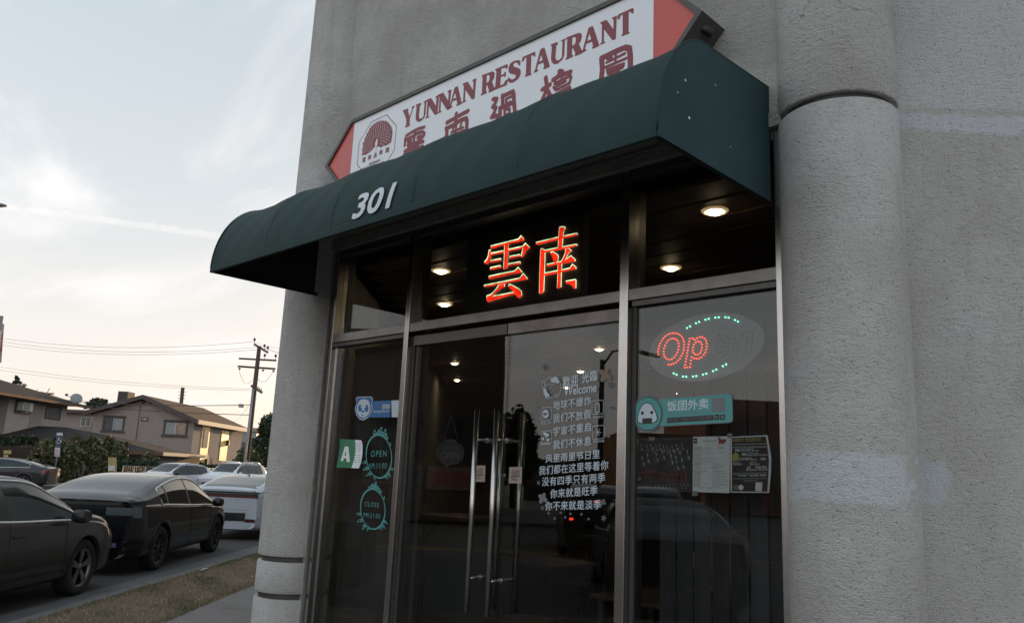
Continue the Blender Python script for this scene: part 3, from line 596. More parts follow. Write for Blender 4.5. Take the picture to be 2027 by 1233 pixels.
# ================================================================ lit characters behind the transom glass
YE = 0.16
led = thing('led_display', 'black LED display with two glowing red Chinese characters over the doors', 'illuminated sign', (-3.2, YE+0.03, 2.6))
a, b = at(918, 600, YE), at(1150, 470, YE)
MB().box(at(925, 500, YE).x, at(1150, 560, YE).x, YE+0.004, YE+0.07, 2.60, at(1100, 432, YE).z).build('casing', 'black_box', led, bevel=0.004)
Yun = [[(240,350),(400,310),(520,280),(640,250),(675,200),(715,250),(710,270),(600,290),(480,320),(340,355),(245,385)],
 [(215,410),(240,405),(240,545),(205,600),(155,600),(150,580),(185,540),(205,490)],
 [(240,455),(425,415),(425,440),(240,475)],[(490,400),(700,355),(740,310),(800,370),(750,410),(700,500),(675,505),(690,440),(705,378),(490,420)],
 [(440,325),(495,318),(490,480),(478,660),(430,685),(425,680),(435,500)],
 [(245,558),(390,530),(390,555),(245,588)],[(240,660),(385,630),(385,658),(235,690)],[(515,500),(665,472),(660,495),(515,530)],[(500,605),(668,578),(665,605),(500,635)],
 [(220,785),(400,745),(590,708),(640,655),(695,725),(560,745),(240,820),(218,820)],[(150,915),(400,865),(660,812),(715,745),(772,820),(700,835),(440,885),(150,938)],
 [(365,905),(440,888),(445,930),(405,945),(340,1000),(270,1070),(420,1045),(580,1010),(500,935),(505,908),(520,900),(560,915),(650,965),(685,1000),(688,1060),(660,1090),(635,1085),(595,1035),(460,1070),(330,1110),(210,1150),(195,1140),(185,1090),(190,1065),(250,1045),(310,985),(350,930)]]
Nan = [[(105,320),(440,240),(732,178),(732,205),(520,250),(150,345),(110,350)],[(460,95),(490,80),(550,85),(540,115),(522,150),(515,220),(500,400),(440,415),(450,240)],
 [(175,425),(200,410),(245,440),(440,400),(730,345),(730,368),(500,420),(240,470),(235,700),(220,1060),(190,1090),(155,1100),(160,800)],
 [(325,475),(360,460),(430,500),(443,530),(440,580),(425,610),(395,635),(375,600)],
 [(560,410),(600,400),(645,445),(600,480),(545,590),(640,520),(700,575),(700,605),(490,640),(400,655),(285,690),(270,655),(380,632),(490,610),(520,560),(550,490)],
 [(440,640),(498,630),(490,770),(485,1000),(430,1020),(440,800)],[(230,790),(490,740),(625,712),(665,650),(715,695),(712,722),(490,770),(240,825)],[(565,910),(715,885),(712,1015),(685,1020),(650,965),(570,940)]]
for nm, m, sh, dy in (('lit_outline', 'led_cream', (-15, -16), 0.0), ('lit_character', 'led_red', (3, 3), -0.009)):
    mb = MB(); k = 0
    for pl, og, sc in ((Yun, (940,440), 7.25), (Nan, (1050,440), 7.709)):
        for p in pl: polypx(mb, [p], og, sc, YE, sh, dy-0.0004*k, 0.0002); k += 1
    if nm == 'lit_outline':
        for pl, og, sc in ((Yun, (940,440), 7.25), (Nan, (1050,440), 7.709)):
            for p in pl: polypx(mb, [p], og, sc, YE, (-8, -8), dy-0.0001-0.0004*k*0.2, 0.0002); k += 1
    mb.build(nm, m, led, fixn=True)
# ================================================================ stickers, notices and lit signs on the glazing
mat('st_teal', (0.075, 0.30, 0.29), 0.45); mat('st_green', (0.045, 0.22, 0.11), 0.45, var=0.15, vscale=20); mat('st_paper', (0.78, 0.82, 0.84), 0.6, var=0.06, vscale=30)
mat('st_white', (0.52, 0.60, 0.66), 0.5); mat('st_blue', (0.02, 0.13, 0.34), 0.45); mat('st_black', (0.02, 0.018, 0.018), 0.5); mat('st_grey', (0.16, 0.17, 0.18), 0.5)
mat('st_black2', (0.028, 0.02, 0.02), 0.5, var=0.4, vscale=30, col2=(0.014, 0.013, 0.014)); mat('st_yellow', (0.42, 0.34, 0.12), 0.5); mat('st_beige', (0.36, 0.29, 0.25), 0.5); mat('st_redink', (0.13, 0.02, 0.018), 0.5)
mat('st_tan', (0.22, 0.165, 0.11), 0.5); mat('st_flag', (0.35, 0.06, 0.06), 0.5); mat('tape', (0.25, 0.26, 0.26), 0.35)
mat('etched', (0.12, 0.13, 0.13), 0.4); mat('shade_blue', (0.16, 0.19, 0.22), 0.5)
mat('ledred', (1, 0.1, 0.03), 0.4, emit=(1.0, 0.075, 0.02), estr=2.6); mat('ledgreen', (0.3, 1, 0.8), 0.4, emit=(0.22, 1.0, 0.62), estr=2.4); mat('ledoff', (0.09, 0.095, 0.10), 0.3)
YG = 0.0545                                       # outer face of the panes
YI = 0.0675                                       # inner face
def P_(org, sc): return lambda x, y: (org[0]+x/sc, org[1]+y/sc)
# ---- green door-and-hours wreaths
def wreath(name, label, cx, cyy, rx, ry, lines, seed):
    t = thing(name, label, 'window sticker', tuple(at(cx, cyy, YG)), group='opening hours wreaths on the left window')
    mb = MB(); Y = YG-0.0012; rnd = random.Random(seed)
    oval = lambda a, kx=1, ky=1: (cx+rx*kx*math.cos(a)-0.06*ry*ky*math.sin(a)*-1, cyy+ry*ky*math.sin(a))
    o_ = [at(*oval(2*math.pi*i/60), Y) for i in range(60)]; i_ = []
    for i in range(60):
        a = 2*math.pi*i/60; th = 0.035+0.045*abs(math.sin(a+0.5))**2; i_.append(at(*oval(a, 1-th*1.4, 1-th), Y))
    v, f = flatmesh([[(p.x, p.z) for p in o_], [(p.x, p.z) for p in i_]], 0.0004); mb.add([(a, Y+h, b) for a, b, h in v], f); mb.build('ring', 'st_teal', t)
    mb = MB(); k = 0
    def leaf(x, y, ang, l, wd):
        nonlocal k
        pts = [(0, 0), (l*.35, wd), (l*.75, wd*.8), (l, 0), (l*.75, -wd*.8), (l*.35, -wd)]
        q = [at(x+a*math.cos(ang)-b*math.sin(ang), y+a*math.sin(ang)+b*math.cos(ang), Y-0.0006-0.00002*k) for a, b in pts]; k += 1
        mb.add(q, [tuple(range(6))])
    def sprig(x, y, ang, n, l):
        nonlocal k, mb
        mb = MB()
        for i in range(n):
            px, py = x+math.cos(ang)*l*i*.55, y+math.sin(ang)*l*i*.55
            leaf(px, py, ang+0.9, l*.8, l*.2); leaf(px, py, ang-0.9, l*.8, l*.2)
        ex, ey = x+math.cos(ang)*l*n*.55, y+math.sin(ang)*l*n*.55
        leaf(ex, ey, ang, l*.9, l*.22)
        mb.add([at(x-.5, y, Y-.0005), at(x+.5, y, Y-.0005), at(ex+.4, ey, Y-.0005), at(ex-.4, ey, Y-.0005)], [(0, 1, 2, 3)]); mb.build('leaf_sprig', 'st_teal', t)
    for a, n, l in ((-1.75, 1, 7), (-1.5, 2, 8), (-1.15, 2, 8), (-0.85, 2, 6), (-0.5, 1, 5), (2.9, 2, 5), (2.6, 2, 6), (2.3, 2, 6), (2.0, 1, 5), (0.6, 2, 5), (0.85, 2, 5), (1.1, 1, 5)):
        x, y = oval(a, 1.0, 1.0); sprig(x, y, a+rnd.uniform(-.6, .6) if a > 0 else -1.5+rnd.uniform(-.3, .5), n, l)
    for (tx, a, b, h) in lines:
        mb = MB(); laypx(mb, tx, a, b, h, YG, -0.0012, offset=0.0, space=1.25); mb.build('lettering', 'st_teal', t)
wreath('hours_wreath', 'teal oval wreath sticker with OPEN and AM:11:00 inside', 750, 903, 26, 44, [('OPEN', (734, 904), (765, 903), 12), ('AM:11:00', (729, 927), (765, 927), 11)], 1)
wreath('hours_wreath', 'teal oval wreath sticker with CLOSE and PM:21:00 inside', 738, 1007, 25, 41, [('CLOSE', (722, 1001), (750, 1004), 9), ('PM:21:00', (720, 1023), (752, 1026), 9)], 2)
# ---- grade card
gc = thing('grade_card', 'green hygiene grade card with a large letter A, curling paper edge', 'notice', tuple(at(692, 926, YG)))
q = P_((640, 640), 4.11)
polypx(MB(), [[(135,940),(258,945),(262,960),(262,1040),(250,1110),(228,1175),(108,1172),(125,1080),(135,1000)]], (640,640), 4.11, YG, dY=-0.001).build('green_card', 'st_green', gc)
polypx(MB(), [[(259,945),(310,950),(320,985),(320,1060),(308,1130),(290,1178),(229,1175),(251,1110),(263,1040)]], (640,640), 4.11, YG, dY=-0.001).build('paper_strip', 'st_paper', gc)
mb = MB(); A_ = [[(142,1118),(178,1000),(205,1000),(218,1125),(192,1125),(190,1098),(170,1095),(163,1118)],[(174,1072),(189,1075),(188,1030)]]; polypx(mb, A_, (640,640), 4.11, YG, dY=-0.0022); mb.build('letter', 'st_paper', gc)
mb = MB()
for i in range(9):
    y = 975+i*19; 
    if i in (4,): continue
    polypx(mb, [[(266-i*1.5,y),(278-i*1.5,y),(278-i*1.5,y+3),(266-i*1.5,y+3)]], (640,640), 4.11, YG, dY=-0.0022); polypx(mb, [[(290-i*1.5,y),(308-i*1.0,y),(308-i*1.0,y+3),(290-i*1.5,y+3)]], (640,640), 4.11, YG, dY=-0.0022)
for i in range(3): polypx(mb, [[(160+3*i,968+7*i),(225-3*i,970+7*i),(225-3*i,973+7*i),(160+3*i,971+7*i)]], (640,640), 4.11, YG, dY=-0.0022)
o = mb.build('print', 'st_grey', gc); tag(o, kind='stuff')
# ---- blue delivery sticker with a panda face
bp = thing('delivery_sticker', 'blue food delivery sticker with a panda face on the left window', 'window sticker', tuple(at(745, 830, YG)))
g7 = ((680,760), 6.85)
polypx(MB(), [[(390,232),(652,222),(655,450),(345,452),(380,400),(398,340),(385,290)]], *g7, YG, dY=-0.001).build('banner', 'st_blue', bp)
polypx(MB(), [[(655,222),(757,220),(745,448),(632,450)]], *g7, YG, dY=-0.001).build('code_panel', 'st_white', bp)
head = [(175,185),(200,172),(375,170),(395,185),(400,215),(385,250),(392,300),(395,345),(375,400),(330,460),(270,492),(220,475),(175,415),(158,345),(165,300),(185,260),(172,225)]
def shrink(p, k, c=None):
    c = c or (sum(x for x, _ in p)/len(p), sum(y for _, y in p)/len(p)); return [(c[0]+(x-c[0])*k, c[1]+(y-c[1])*k) for x, y in p]
polypx(MB(), [head], *g7, YG, dY=-0.002).build('head_outline', 'st_white', bp)
polypx(MB(), [shrink(head, 0.93)], *g7, YG, dY=-0.003).build('head_shape', 'st_blue', bp)
polypx(MB(), [[(225,225),(250,208),(315,207),(345,225),(365,290),(370,345),(345,410),(300,450),(265,458),(225,440),(190,390),(183,340),(195,285)]], *g7, YG, dY=-0.004).build('face', 'st_white', bp)
mb = MB()
for c_ in ((232, 328, 26, 50), (318, 330, 28, 50), (272, 372, 15, 17), (267, 425, 19, 7)): polypx(mb, [circ(c_[0], c_[1], c_[2], 20, c_[3])], *g7, YG, dY=-0.005)
mb.build('face_features', 'st_blue', bp)
mb = MB(); polypx(mb, [circ(250, 310, 9, 12, 12)], *g7, YG, dY=-0.006); polypx(mb, [circ(303, 308, 9, 12, 12)], *g7, YG, dY=-0.006)
laypx(mb, 'HungryPanda', (738.7, 818), (771, 817), 6.5, YG, -0.002, offset=0.008); polypx(mb, [[(530,278),(630,276),(628,332),(528,334)]], *g7, YG, dY=-0.002); mb.build('lettering', 'st_white', bp)
mb = MB(); laypx(mb, '熊猫外卖', (758, 808), (771, 807.6), 6, YG, -0.003, offset=0.01); laypx(mb, '吃好生活家', (741.5, 808.4), (756, 808), 5.5, YG, -0.003); mb.build('small_lettering', 'st_grey', bp)
# ---- teal delivery sticker
td = thing('delivery_sticker', 'teal food delivery sticker with a rice ball face and Chinese title on the right window', 'window sticker', tuple(at(1350, 850, YG)))
g6 = ((1250,770), 9.652)
def rrect(x0, y0, x1, y1, sk, r=60): return [(x0, y0), (x1-r, y0-sk), (x1-18, y0-sk+15), (x1, y0-sk+r), (x1+14, y1-sk*.75-r), (x1, y1-sk*.75-18), (x1-r, y1-sk*.7), (x0, y1)]
polypx(MB(), [rrect(490, 185, 1930, 720, 108)], *g6, YG, dY=-0.001).build('border', 'st_grey', td)
polypx(MB(), [rrect(495, 203, 1915, 702, 105)], *g6, YG, dY=-0.002).build('banner', 'st_teal', td)
for (r_, m, dy, nm) in ((1.0, 'st_grey', -0.003, 'badge_border'), (0.93, 'st_black', -0.004, 'badge_rim'), (0.89, 'st_teal', -0.005, 'badge')):
    polypx(MB(), [circ(318, 470, 298*r_, 40, 350*r_)], *g6, YG, dY=dy).build(nm, m, td)
rb = [(320,250),(390,280),(440,360),(490,460),(515,550),(505,610),(455,645),(410,650),(220,665),(150,655),(120,610),(125,540),(150,430),(200,320),(260,265)]
polypx(MB(), [rb], *g6, YG, dY=-0.006).build('rice_ball_outline', 'st_black', td); polypx(MB(), [shrink(rb, 0.92)], *g6, YG, dY=-0.007).build('rice_ball', 'st_white', td)
mb = MB(); polypx(mb, [circ(226, 458, 25, 16, 34)], *g6, YG, dY=-0.008); polypx(mb, [circ(404, 448, 27, 16, 34)], *g6, YG, dY=-0.008); polypx(mb, [[(223,562),(405,550),(408,652),(222,662)]], *g6, YG, dY=-0.008); mb.build('face_features', 'st_black', td)
mb = MB(); laypx(mb, '饭团外卖', (1321.5, 814), (1403, 808.5), 20, YG, -0.003, offset=0.022); mb.build('chinese_title', 'st_white', td)
mb = MB(); laypx(mb, 'FANTUAN DELIVERY', (1321.7, 823), (1402.5, 818), 4.6, YG, -0.003, offset=0.004, space=1.2); mb.build('name_lettering', 'st_grey', td)
polypx(MB(), [[(688,550),(1568,492),(1580,592),(685,648)]], *g6, YG, dY=-0.003).build('slogan_bar', 'st_black', td)
for a in (1590, 1698): polypx(MB(), [[(a,488),(a+92,482),(a+94,582),(a+2,590)]], *g6, YG, dY=-0.003).build('app_badge', 'st_black', td)
mb = MB(); laypx(mb, 'THE BEST ASIAN FOOD DELIVERY', (1322.3, 834.8), (1411.5, 829), 6.2, YG, -0.0042, offset=0.002); polypx(mb, [[(1610,505),(1665,535),(1612,570)]], *g6, YG, dY=-0.0042); polypx(mb, [circ(1746, 538, 26, 14, 28)], *g6, YG, dY=-0.0042); mb.build('slogan', 'st_grey', td)
polypx(MB(), [[(1545,178),(1785,160),(1795,430),(1550,445)]], *g6, YG, dY=-0.003).build('code_panel', 'st_grey', td)
# ---- PULL signs
for i, (ox, nm) in enumerate(((1008, 'beige PULL sign with a walking figure on the right door, beside the handle'), (935.5, 'beige PULL sign half hidden by the left door handle'))):
    t = thing('pull_sign', nm, 'door sign', tuple(at(ox+13, 957, YG)), group='pull signs on the glass doors'); dy = 924-852*0 if 0 else (0 if i == 0 else -3)
    sh = 0
    def q_(x, y): return (ox+(x-228)/4.743, 850+y/4.743+dy)
    a, b, c, d = q_(232, 352), q_(350, 350), q_(345, 505), q_(226, 502)
    Yq = YG
    v = [at(*p, Yq-0.001) for p in (a, b, c, d)]; mb = MB(); mb.prism([(p.x, p.z) for p in v], Yq-0.004, Yq-0.001, 'Y'); mb.build('plate', 'st_beige', t)
    mb = MB(); laypx(mb, 'PULL', q_(255, 478), q_(313, 480), 4.6, Yq, -0.005, offset=0.02); mb.build('lettering', 'st_black', t)
    mb = MB(); laypx(mb, '拉', q_(298, 436), q_(330, 435), 13, Yq, -0.005); mb.build('chinese_character', 'st_black', t)
    mb = MB(); tf = lambda x, y: (lambda p: (p.x, p.z))(at(*q_(x, y), Yq-0.005))
    strokes(mb, [[(262, 380)]], 0.005, Yq-0.005, tf); strokes(mb, [[(262,395),(268,420),(255,438)],[(268,418),(280,438)],[(262,396),(246,410)],[(262,398),(280,405)],[(240,442),(332,442)],[(288,378),(289,438)]], 0.0018, Yq-0.005, tf); mb.build('pictogram', 'st_black', t)
# ---- white lettering on the right door
wl = thing('window_lettering', 'pale Chinese lettering in rows on the right door, under a greeting and a lucky cat', 'window lettering', tuple(at(1135, 1010, YG)))
rows = [('地球不爆炸', (1095, 811), (1170, 802), 17.5), ('我们不放假', (1095, 837), (1170, 828), 17.5), ('宇宙不重启', (1095, 863), (1170, 853), 17.5), ('我们不休息', (1095, 889), (1170, 881), 17.5), ('风里雨里节日里', (1080, 916), (1187, 907), 16.5),
        ('我们都在这里等着你', (1067, 940), (1204, 929), 17.5), ('没有四季只有两季', (1073, 962), (1198, 954), 17.5), ('你来就是旺季', (1089, 986), (1183, 979), 17.5), ('你不来就是淡季', (1079, 1010), (1190, 1007), 17.5)]
for tx, a, b, h in rows:
    mb = MB(); laypx(mb, tx, a, b, h, YG, -0.001, offset=0.009, space=1.06); mb.build('lettering_row', 'st_white', wl)
mb = MB(); laypx(mb, '歡迎', (1114, 768), (1144, 763), 22, YG, -0.001, offset=0.018); laypx(mb, '光臨', (1152, 759), (1182, 753), 21, YG, -0.001, offset=0.018); mb.build('greeting', 'st_white', wl)
mb = MB(); laypx(mb, 'Welcome', (1117, 783), (1181, 775), 17, YG, -0.001, offset=0.028); mb.build('greeting', 'st_white', wl)
g8 = ((1060,710), 7.25); tf = lambda x, y: (lambda p: (p.x, p.z))(at(1060+x/7.25, 710+y/7.25, YG-0.001))
mb = MB(); strokes(mb, [[(148,410),(140,360),(155,300),(190,272),(250,268),(290,255),(330,285),(355,340),(368,420),(355,480),(325,525),(330,540),(270,545),(210,558),(150,565),(150,540),(120,490),(115,430)],[(100,330),(110,315),(135,318),(140,340),(132,400),(115,425),(100,400),(98,330)],[(165,385),(190,365),(200,385)],[(225,385),(240,370),(260,385)],[(270,350),(290,370)],[(150,545),(200,535)],[(275,525),(325,515)]], 0.0014, YG-0.001, tf)
polypx(mb, [[(225,290),(260,275),(290,255),(330,285),(352,345),(320,355),(280,335),(245,345),(228,320)]], *g8, YG, dY=-0.0045); polypx(mb, [[(118,430),(140,420),(165,445),(180,490),(205,510),(210,545),(150,548),(125,500)]], *g8, YG, dY=-0.0045); mb.build('lucky_cat', 'st_white', wl)
for (x0, y0, x1, y1, tx, (tx0, ty0, tx1, ty1)) in ((82,705,220,880,'新品上市',(82,945,222,935)),(812,605,968,785,'手机支付',(822,860,975,845)),(82,1040,222,1205,'全天监控',(82,1243,222,1233)),(822,965,980,1140,'空调开放',(828,1208,988,1195))):
    mb = MB(); strokes(mb, [[(x0,y0),(x1,y0-13),(x1+6,y0),(x1+6,y1-10),(x1,y1),(x0+8,y1+12),(x0,y1),(x0,y0)]], 0.0012, YG-0.001, tf)
    laypx(mb, tx, (1060+tx0/7.25, 710+ty0/7.25), (1060+tx1/7.25, 710+ty1/7.25), 5.2, YG, -0.001)
    cx, cyy = (x0+x1)/2, (y0+y1)/2
    if tx[0] == '新': polypx(mb, [[(cx+(52 if i % 2 else 43)*math.cos(i*math.pi/10), cyy+(66 if i % 2 else 56)*math.sin(i*math.pi/10)) for i in range(20)]], *g8, YG, dY=-0.003)
    elif tx[0] == '手': strokes(mb, [[(865,645),(915,638),(918,765),(868,772),(865,645)]], 0.0022, YG-0.003, tf)
    elif tx[0] == '全': polypx(mb, [[(110,1060),(130,1050),(205,1085),(190,1120),(115,1085)],[(150,1100),(175,1110),(160,1130),(145,1125)],[(105,1130),(125,1130),(125,1165),(105,1165)],[(165,1148),(202,1142),(202,1180),(165,1184)]], *g8, YG, dY=-0.003)
    else: strokes(mb, [[(cx-45*math.cos(a), cyy-58*math.sin(a)), (cx+45*math.cos(a), cyy+58*math.sin(a))] for a in (0.1, 1.15, 2.2)], 0.0013, YG-0.003, tf)
    mb.build('icon', 'st_white', wl)
mb = MB(); laypx(mb, 'NEW', (1060+118/7.25, 710+815/7.25), (1060+180/7.25, 710+808/7.25), 5, YG, -0.005, offset=0.02); mb.build('icon_lettering', 'st_black', wl)
# ---- small stickers scattered on the door
def flower(x, y, s, m, kind, lab, i):
    t = thing(kind+'_sticker', lab, 'window sticker', tuple(at(x, y, YG)), group='small shapes stuck on the right door')
    mb = MB(); px = lambda a, r_: at(x+r_*math.cos(a), y+r_*1.2*math.sin(a), YG-0.001)
    if kind == 'flower': pl = [((0.72+0.28*math.cos(5*a))*s) for a in [2*math.pi*k/40 for k in range(40)]]; pts = [px(2*math.pi*k/40, r_) for k, r_ in enumerate(pl)]
    elif kind == 'butterfly': pts = [px(a, s*(0.45+0.6*abs(math.sin(2*a+0.5))*(1 if a < math.pi else .8))) for a in [2*math.pi*k/40 for k in range(40)]]
    else: pts = [px(2*math.pi*k/24+math.pi/2, s*(0.6+0.4*abs(math.sin(math.pi*k/24)))*(0.75 if k in (0, 23, 1) else 1)) for k in range(24)]
    v, f = flatmesh([[(p.x, p.z) for p in pts]], 0.0004); mb.add([(a, YG-0.001+h, b) for a, b, h in v], f); mb.build('shape', m, t)
mat('st_dim', (0.11, 0.12, 0.12), 0.5)
for i, (x, y, s, m, k, lab) in enumerate([(1077, 726, 6, 'st_dim', 'flower', 'dark flower sticker above the lucky cat'), (1197, 741, 13, 'st_tan', 'butterfly', 'tan butterfly sticker at the top right of the greeting'), (1208, 762, 6, 'st_dim', 'flower', 'dim flower below the tan butterfly'),
  (1074, 985, 10, 'st_grey', 'butterfly', 'grey butterfly sticker beside the lower text rows'), (1194, 993, 6, 'st_dim', 'butterfly', 'dim butterfly right of the last text rows'), (1066, 955, 4, 'st_dim', 'flower', 'tiny flower left of the four seasons row'), (1074, 1005, 4, 'st_dim', 'flower', 'tiny flower left of the last text row'),
  (1195, 1025, 5.5, 'st_dim', 'flower', 'flower sticker at the lower right under the text'), (1086, 1016, 2.6, 'st_dim', 'heart', 'leftmost of the hearts under the last row'), (1110, 1015, 2.6, 'st_dim', 'heart', 'second heart from the left under the last row'), (1129, 1017, 2.6, 'st_dim', 'heart', 'third heart from the left under the last row'), (1151, 1018, 2.6, 'st_dim', 'heart', 'fourth heart from the left under the last row'),
  (1098, 1026, 2.6, 'st_dim', 'heart', 'lower heart between the first two hearts'), (1119, 1024, 2.6, 'st_dim', 'heart', 'lower heart between the second and third hearts'), (1165, 1027, 2.6, 'st_dim', 'heart', 'lowest heart left of the flower'), (1062, 806, 3, 'st_dim', 'flower', 'tiny dark flower left of the first text row'), (1210, 808, 3.2, 'st_dim', 'heart', 'dim heart right of the phone icon'), (1205, 864, 3.2, 'st_dim', 'heart', 'dim heart right of the snowflake icon')]):
    flower(x, y, s, m, k, lab, i)
# ---- faint OPEN sign hanging inside the left door
os_ = thing('hanging_open_sign', 'faint scalloped OPEN sign hanging on a cord inside the left door', 'sign', tuple(at(891, 925, 0.085)))
g1 = ((640,640), 4.11); tf = lambda x, y: (lambda p: (p.x, p.z))(at(640+x/4.11, 640+y/4.11, 0.080))
sc_ = [(1000,945),(1060,945),(1095,975),(1130,1000),(1145,1055),(1130,1100),(1085,1140),(1040,1145),(1005,1168),(980,1140),(940,1110),(922,1060),(930,1010),(970,975)]
polypx(MB(), [sc_], *g1, 0.09).build('board', 'black_box', os_)
mb = MB(); strokes(mb, [sc_+[sc_[0]]], 0.0011, 0.080, tf); strokes(mb, [[(975,960),(1042,745),(1100,965)]], 0.0009, 0.080, tf); mb.build('cord', 'etched', os_)
mb = MB(); laypx(mb, 'OPEN', (872.5, 908.5), (908.5, 908.5), 14, 0.082, -0.001, offset=0.003); laypx(mb, "COME IN WE'RE", (875, 889), (907, 888.5), 4.5, 0.082, -0.001); mb.build('lettering', 'etched', os_)
# ---- posters
g5 = ((1240,850), 6.757)
def sheet(name, label, pl, m, Y=YI+0.004, thick=0.0005):
    cx = sum(p[0] for p in pl)/len(pl); cyy = max(p[1] for p in pl)
    t = thing(name, label, 'poster', tuple(at(g5[0][0]+cx/g5[1], g5[0][1]+cyy/g5[1], Y))); polypx(MB(), [pl], *g5, Y).build('sheet', m, t); return t
p1_ = sheet('film_poster', 'dark film poster with rows of grey figures and red brush lettering', [(112,108),(888,97),(884,838),(105,835),(108,400)], 'st_black2')
mb = MB(); rnd = random.Random(5); Yp = YI+0.0025
heads = [(190,215),(268,225),(325,220),(392,225),(438,210),(490,225),(540,250),(605,230),(662,215),(740,205),(355,255),(575,275),(690,255), (205,385),(275,350),(392,340),(478,300),(588,365),(635,300),(715,320),(808,300),(665,440),(735,425)]
faces = MB()
for k, (x, y) in enumerate(heads):
    s_ = 1.0 if y < 290 else 1.5
    x0 = x-22*s_
    polypx(mb, [[(x-14*s_,y-20*s_),(x,y-30*s_),(x+14*s_,y-20*s_),(x+13*s_,y+8*s_),(x+7*s_,y+20*s_),(x+26*s_,y+32*s_),(x+34*s_,y+80*s_),(x-34*s_,y+80*s_),(x-26*s_,y+32*s_),(x-7*s_,y+20*s_),(x-13*s_,y+8*s_)]], *g5, Yp, dY=-0.00002*k, thick=0.00001)
    polypx(faces, [[(x-2*s_,y-22*s_),(x+10*s_,y-18*s_),(x+10*s_,y+8*s_),(x+3*s_,y+16*s_)]], *g5, Yp-0.001, dY=-0.00002*k, thick=0.00001)
    polypx(faces, [[(x+8*s_,y+30*s_),(x+22*s_,y+34*s_),(x+30*s_,y+70*s_),(x+14*s_,y+60*s_)]], *g5, Yp-0.001, dY=-0.00002*k, thick=0.00001)
mat('poster_fig', (0.06, 0.066, 0.072), 0.6, var=0.5, vscale=60); mat('poster_face', (0.45, 0.5, 0.54), 0.6, var=0.7, vscale=90)
mb.build('printed_figures', 'poster_fig', p1_); faces.build('printed_highlights', 'poster_face', p1_)
mb = MB(); tf = lambda x, y: (lambda p: (p.x, p.z))(at(g5[0][0]+x/g5[1], g5[0][1]+y/g5[1], Yp-0.001))
strokes(mb, [[(150,600),(260,560),(380,570)],[(270,520),(255,680)],[(330,600),(300,690)],[(420,560),(520,590),(440,660),(540,680)],[(590,560),(560,690)],[(540,610),(640,590),(630,680)],[(700,540),(680,690)],[(660,590),(800,560),(790,690)],[(740,600),(720,680)]], 0.005, Yp-0.0011, tf, 0.00001); mb.build('red_title', 'st_redink', p1_)
mb = MB()
for (x0, x1, y, h) in ((160,290,130,6),(345,420,130,6),(510,735,125,6),(540,810,680,7),(545,835,710,6),(150,310,720,5),(150,330,740,5),(200,520,700,4)):
    x = x0
    while x < x1: wd = rnd.uniform(6, 26); polypx(mb, [[(x,y),(min(x+wd,x1),y),(min(x+wd,x1),y+h),(x,y+h)]], *g5, Yp, thick=0.00005); x += wd+6
for x in list(range(390, 840, 48)): polypx(mb, [circ(x, 742, 12, 8, 14)], *g5, Yp, thick=0.00005)
for x in list(range(160, 830, 52)): polypx(mb, [[(x,770),(x+30,770),(x+30,784),(x,784)]], *g5, Yp, thick=0.00005)
polypx(mb, [[(150,628),(195,630),(193,680),(148,680)]], *g5, Yp, thick=0.00005); tag(mb.build('small_print', 'st_grey', p1_), kind='stuff')
p2_ = sheet('notice_sheet', 'white notice of small print between the dark poster and the recruiting poster', [(892,95),(1385,88),(1378,848),(886,832)], 'st_paper')
mb = MB(); rnd = random.Random(9)
for y in [228,240,252,264,276,298,322,336,358,380,394,414,430,444,458,468,488,510,538,556,570,584,598,618,638,658,676,694,714,732,755]:
    n = 1 if y > 600 else 3; x = 900; xe = x+(75 if y > 600 else rnd.uniform(80, 270))
    while x < xe: wd = rnd.uniform(10, 40); polypx(mb, [[(x,y),(x+wd,y),(x+wd,y+4),(x,y+4)]], *g5, Yp, thick=0.00005); x += wd+5
for i, y in enumerate(range(450, 745, 26)):
    x = 1150; xe = 1150+rnd.uniform(70, 190)
    while x < xe: wd = rnd.uniform(20, 50); polypx(mb, [[(x,y),(x+wd,y),(x+wd,y+5),(x,y+5)]], *g5, Yp, thick=0.00005); x += wd+6
for (x0, x1, y) in ((1215,1310,228),(1230,1300,243),(1210,1315,258),(1230,1300,300),(995,1240,772),(1080,1160,790),(1015,1090,718),(895,955,188),(1205,1330,195)): polypx(mb, [[(x0,y),(x1,y),(x1,y+4),(x0,y+4)]], *g5, Yp, thick=0.00005)
tag(mb.build('small_print', 'st_grey', p2_), kind='stuff')
mb = MB(); laypx(mb, 'ACTIVE DUTY - FULL TIME', (1240+1022/6.757, 850+160/6.757), (1240+1208/6.757, 850+158/6.757), 2.2, Yp, 0, offset=0.01); polypx(mb, [[(898,116),(945,115),(946,182),(898,183)]], *g5, Yp, thick=0.00005); mb.build('heading', 'st_black', p2_)
star = lambda x, y, r_: [(x+(r_ if i % 2 == 0 else r_*.4)*math.sin(i*math.pi/5), y-(r_ if i % 2 == 0 else r_*.4)*math.cos(i*math.pi/5)) for i in range(10)]
polypx(MB(), [star(922, 148, 17)], *g5, Yp-0.001, thick=0.0001).build('star', 'st_paper', p2_)
polypx(MB(), [[(1228,105),(1250,100),(1262,130),(1335,125),(1330,165),(1300,185),(1232,186)]], *g5, Yp, thick=0.00005).build('picture', 'st_flag', p2_)
p3_ = sheet('recruiting_poster', 'white-edged black ARMY RESERVE recruiting poster taped by the right mullion', [(1392,98),(1885,72),(1910,200),(1938,370),(1935,560),(1908,845),(1395,840),(1388,400)], 'st_paper')
polypx(MB(), [[(1412,108),(1862,92),(1885,220),(1905,400),(1898,600),(1885,828),(1412,825)]], *g5, Yp).build('black_field', 'st_black', p3_)
Yq = Yp-0.001
def T_(mb, tx, x0, y0, x1, y1, h, **k): laypx(mb, tx, (1240+x0/6.757, 850+y0/6.757), (1240+x1/6.757, 850+y1/6.757), h/6.757, Yq, 0, **k)
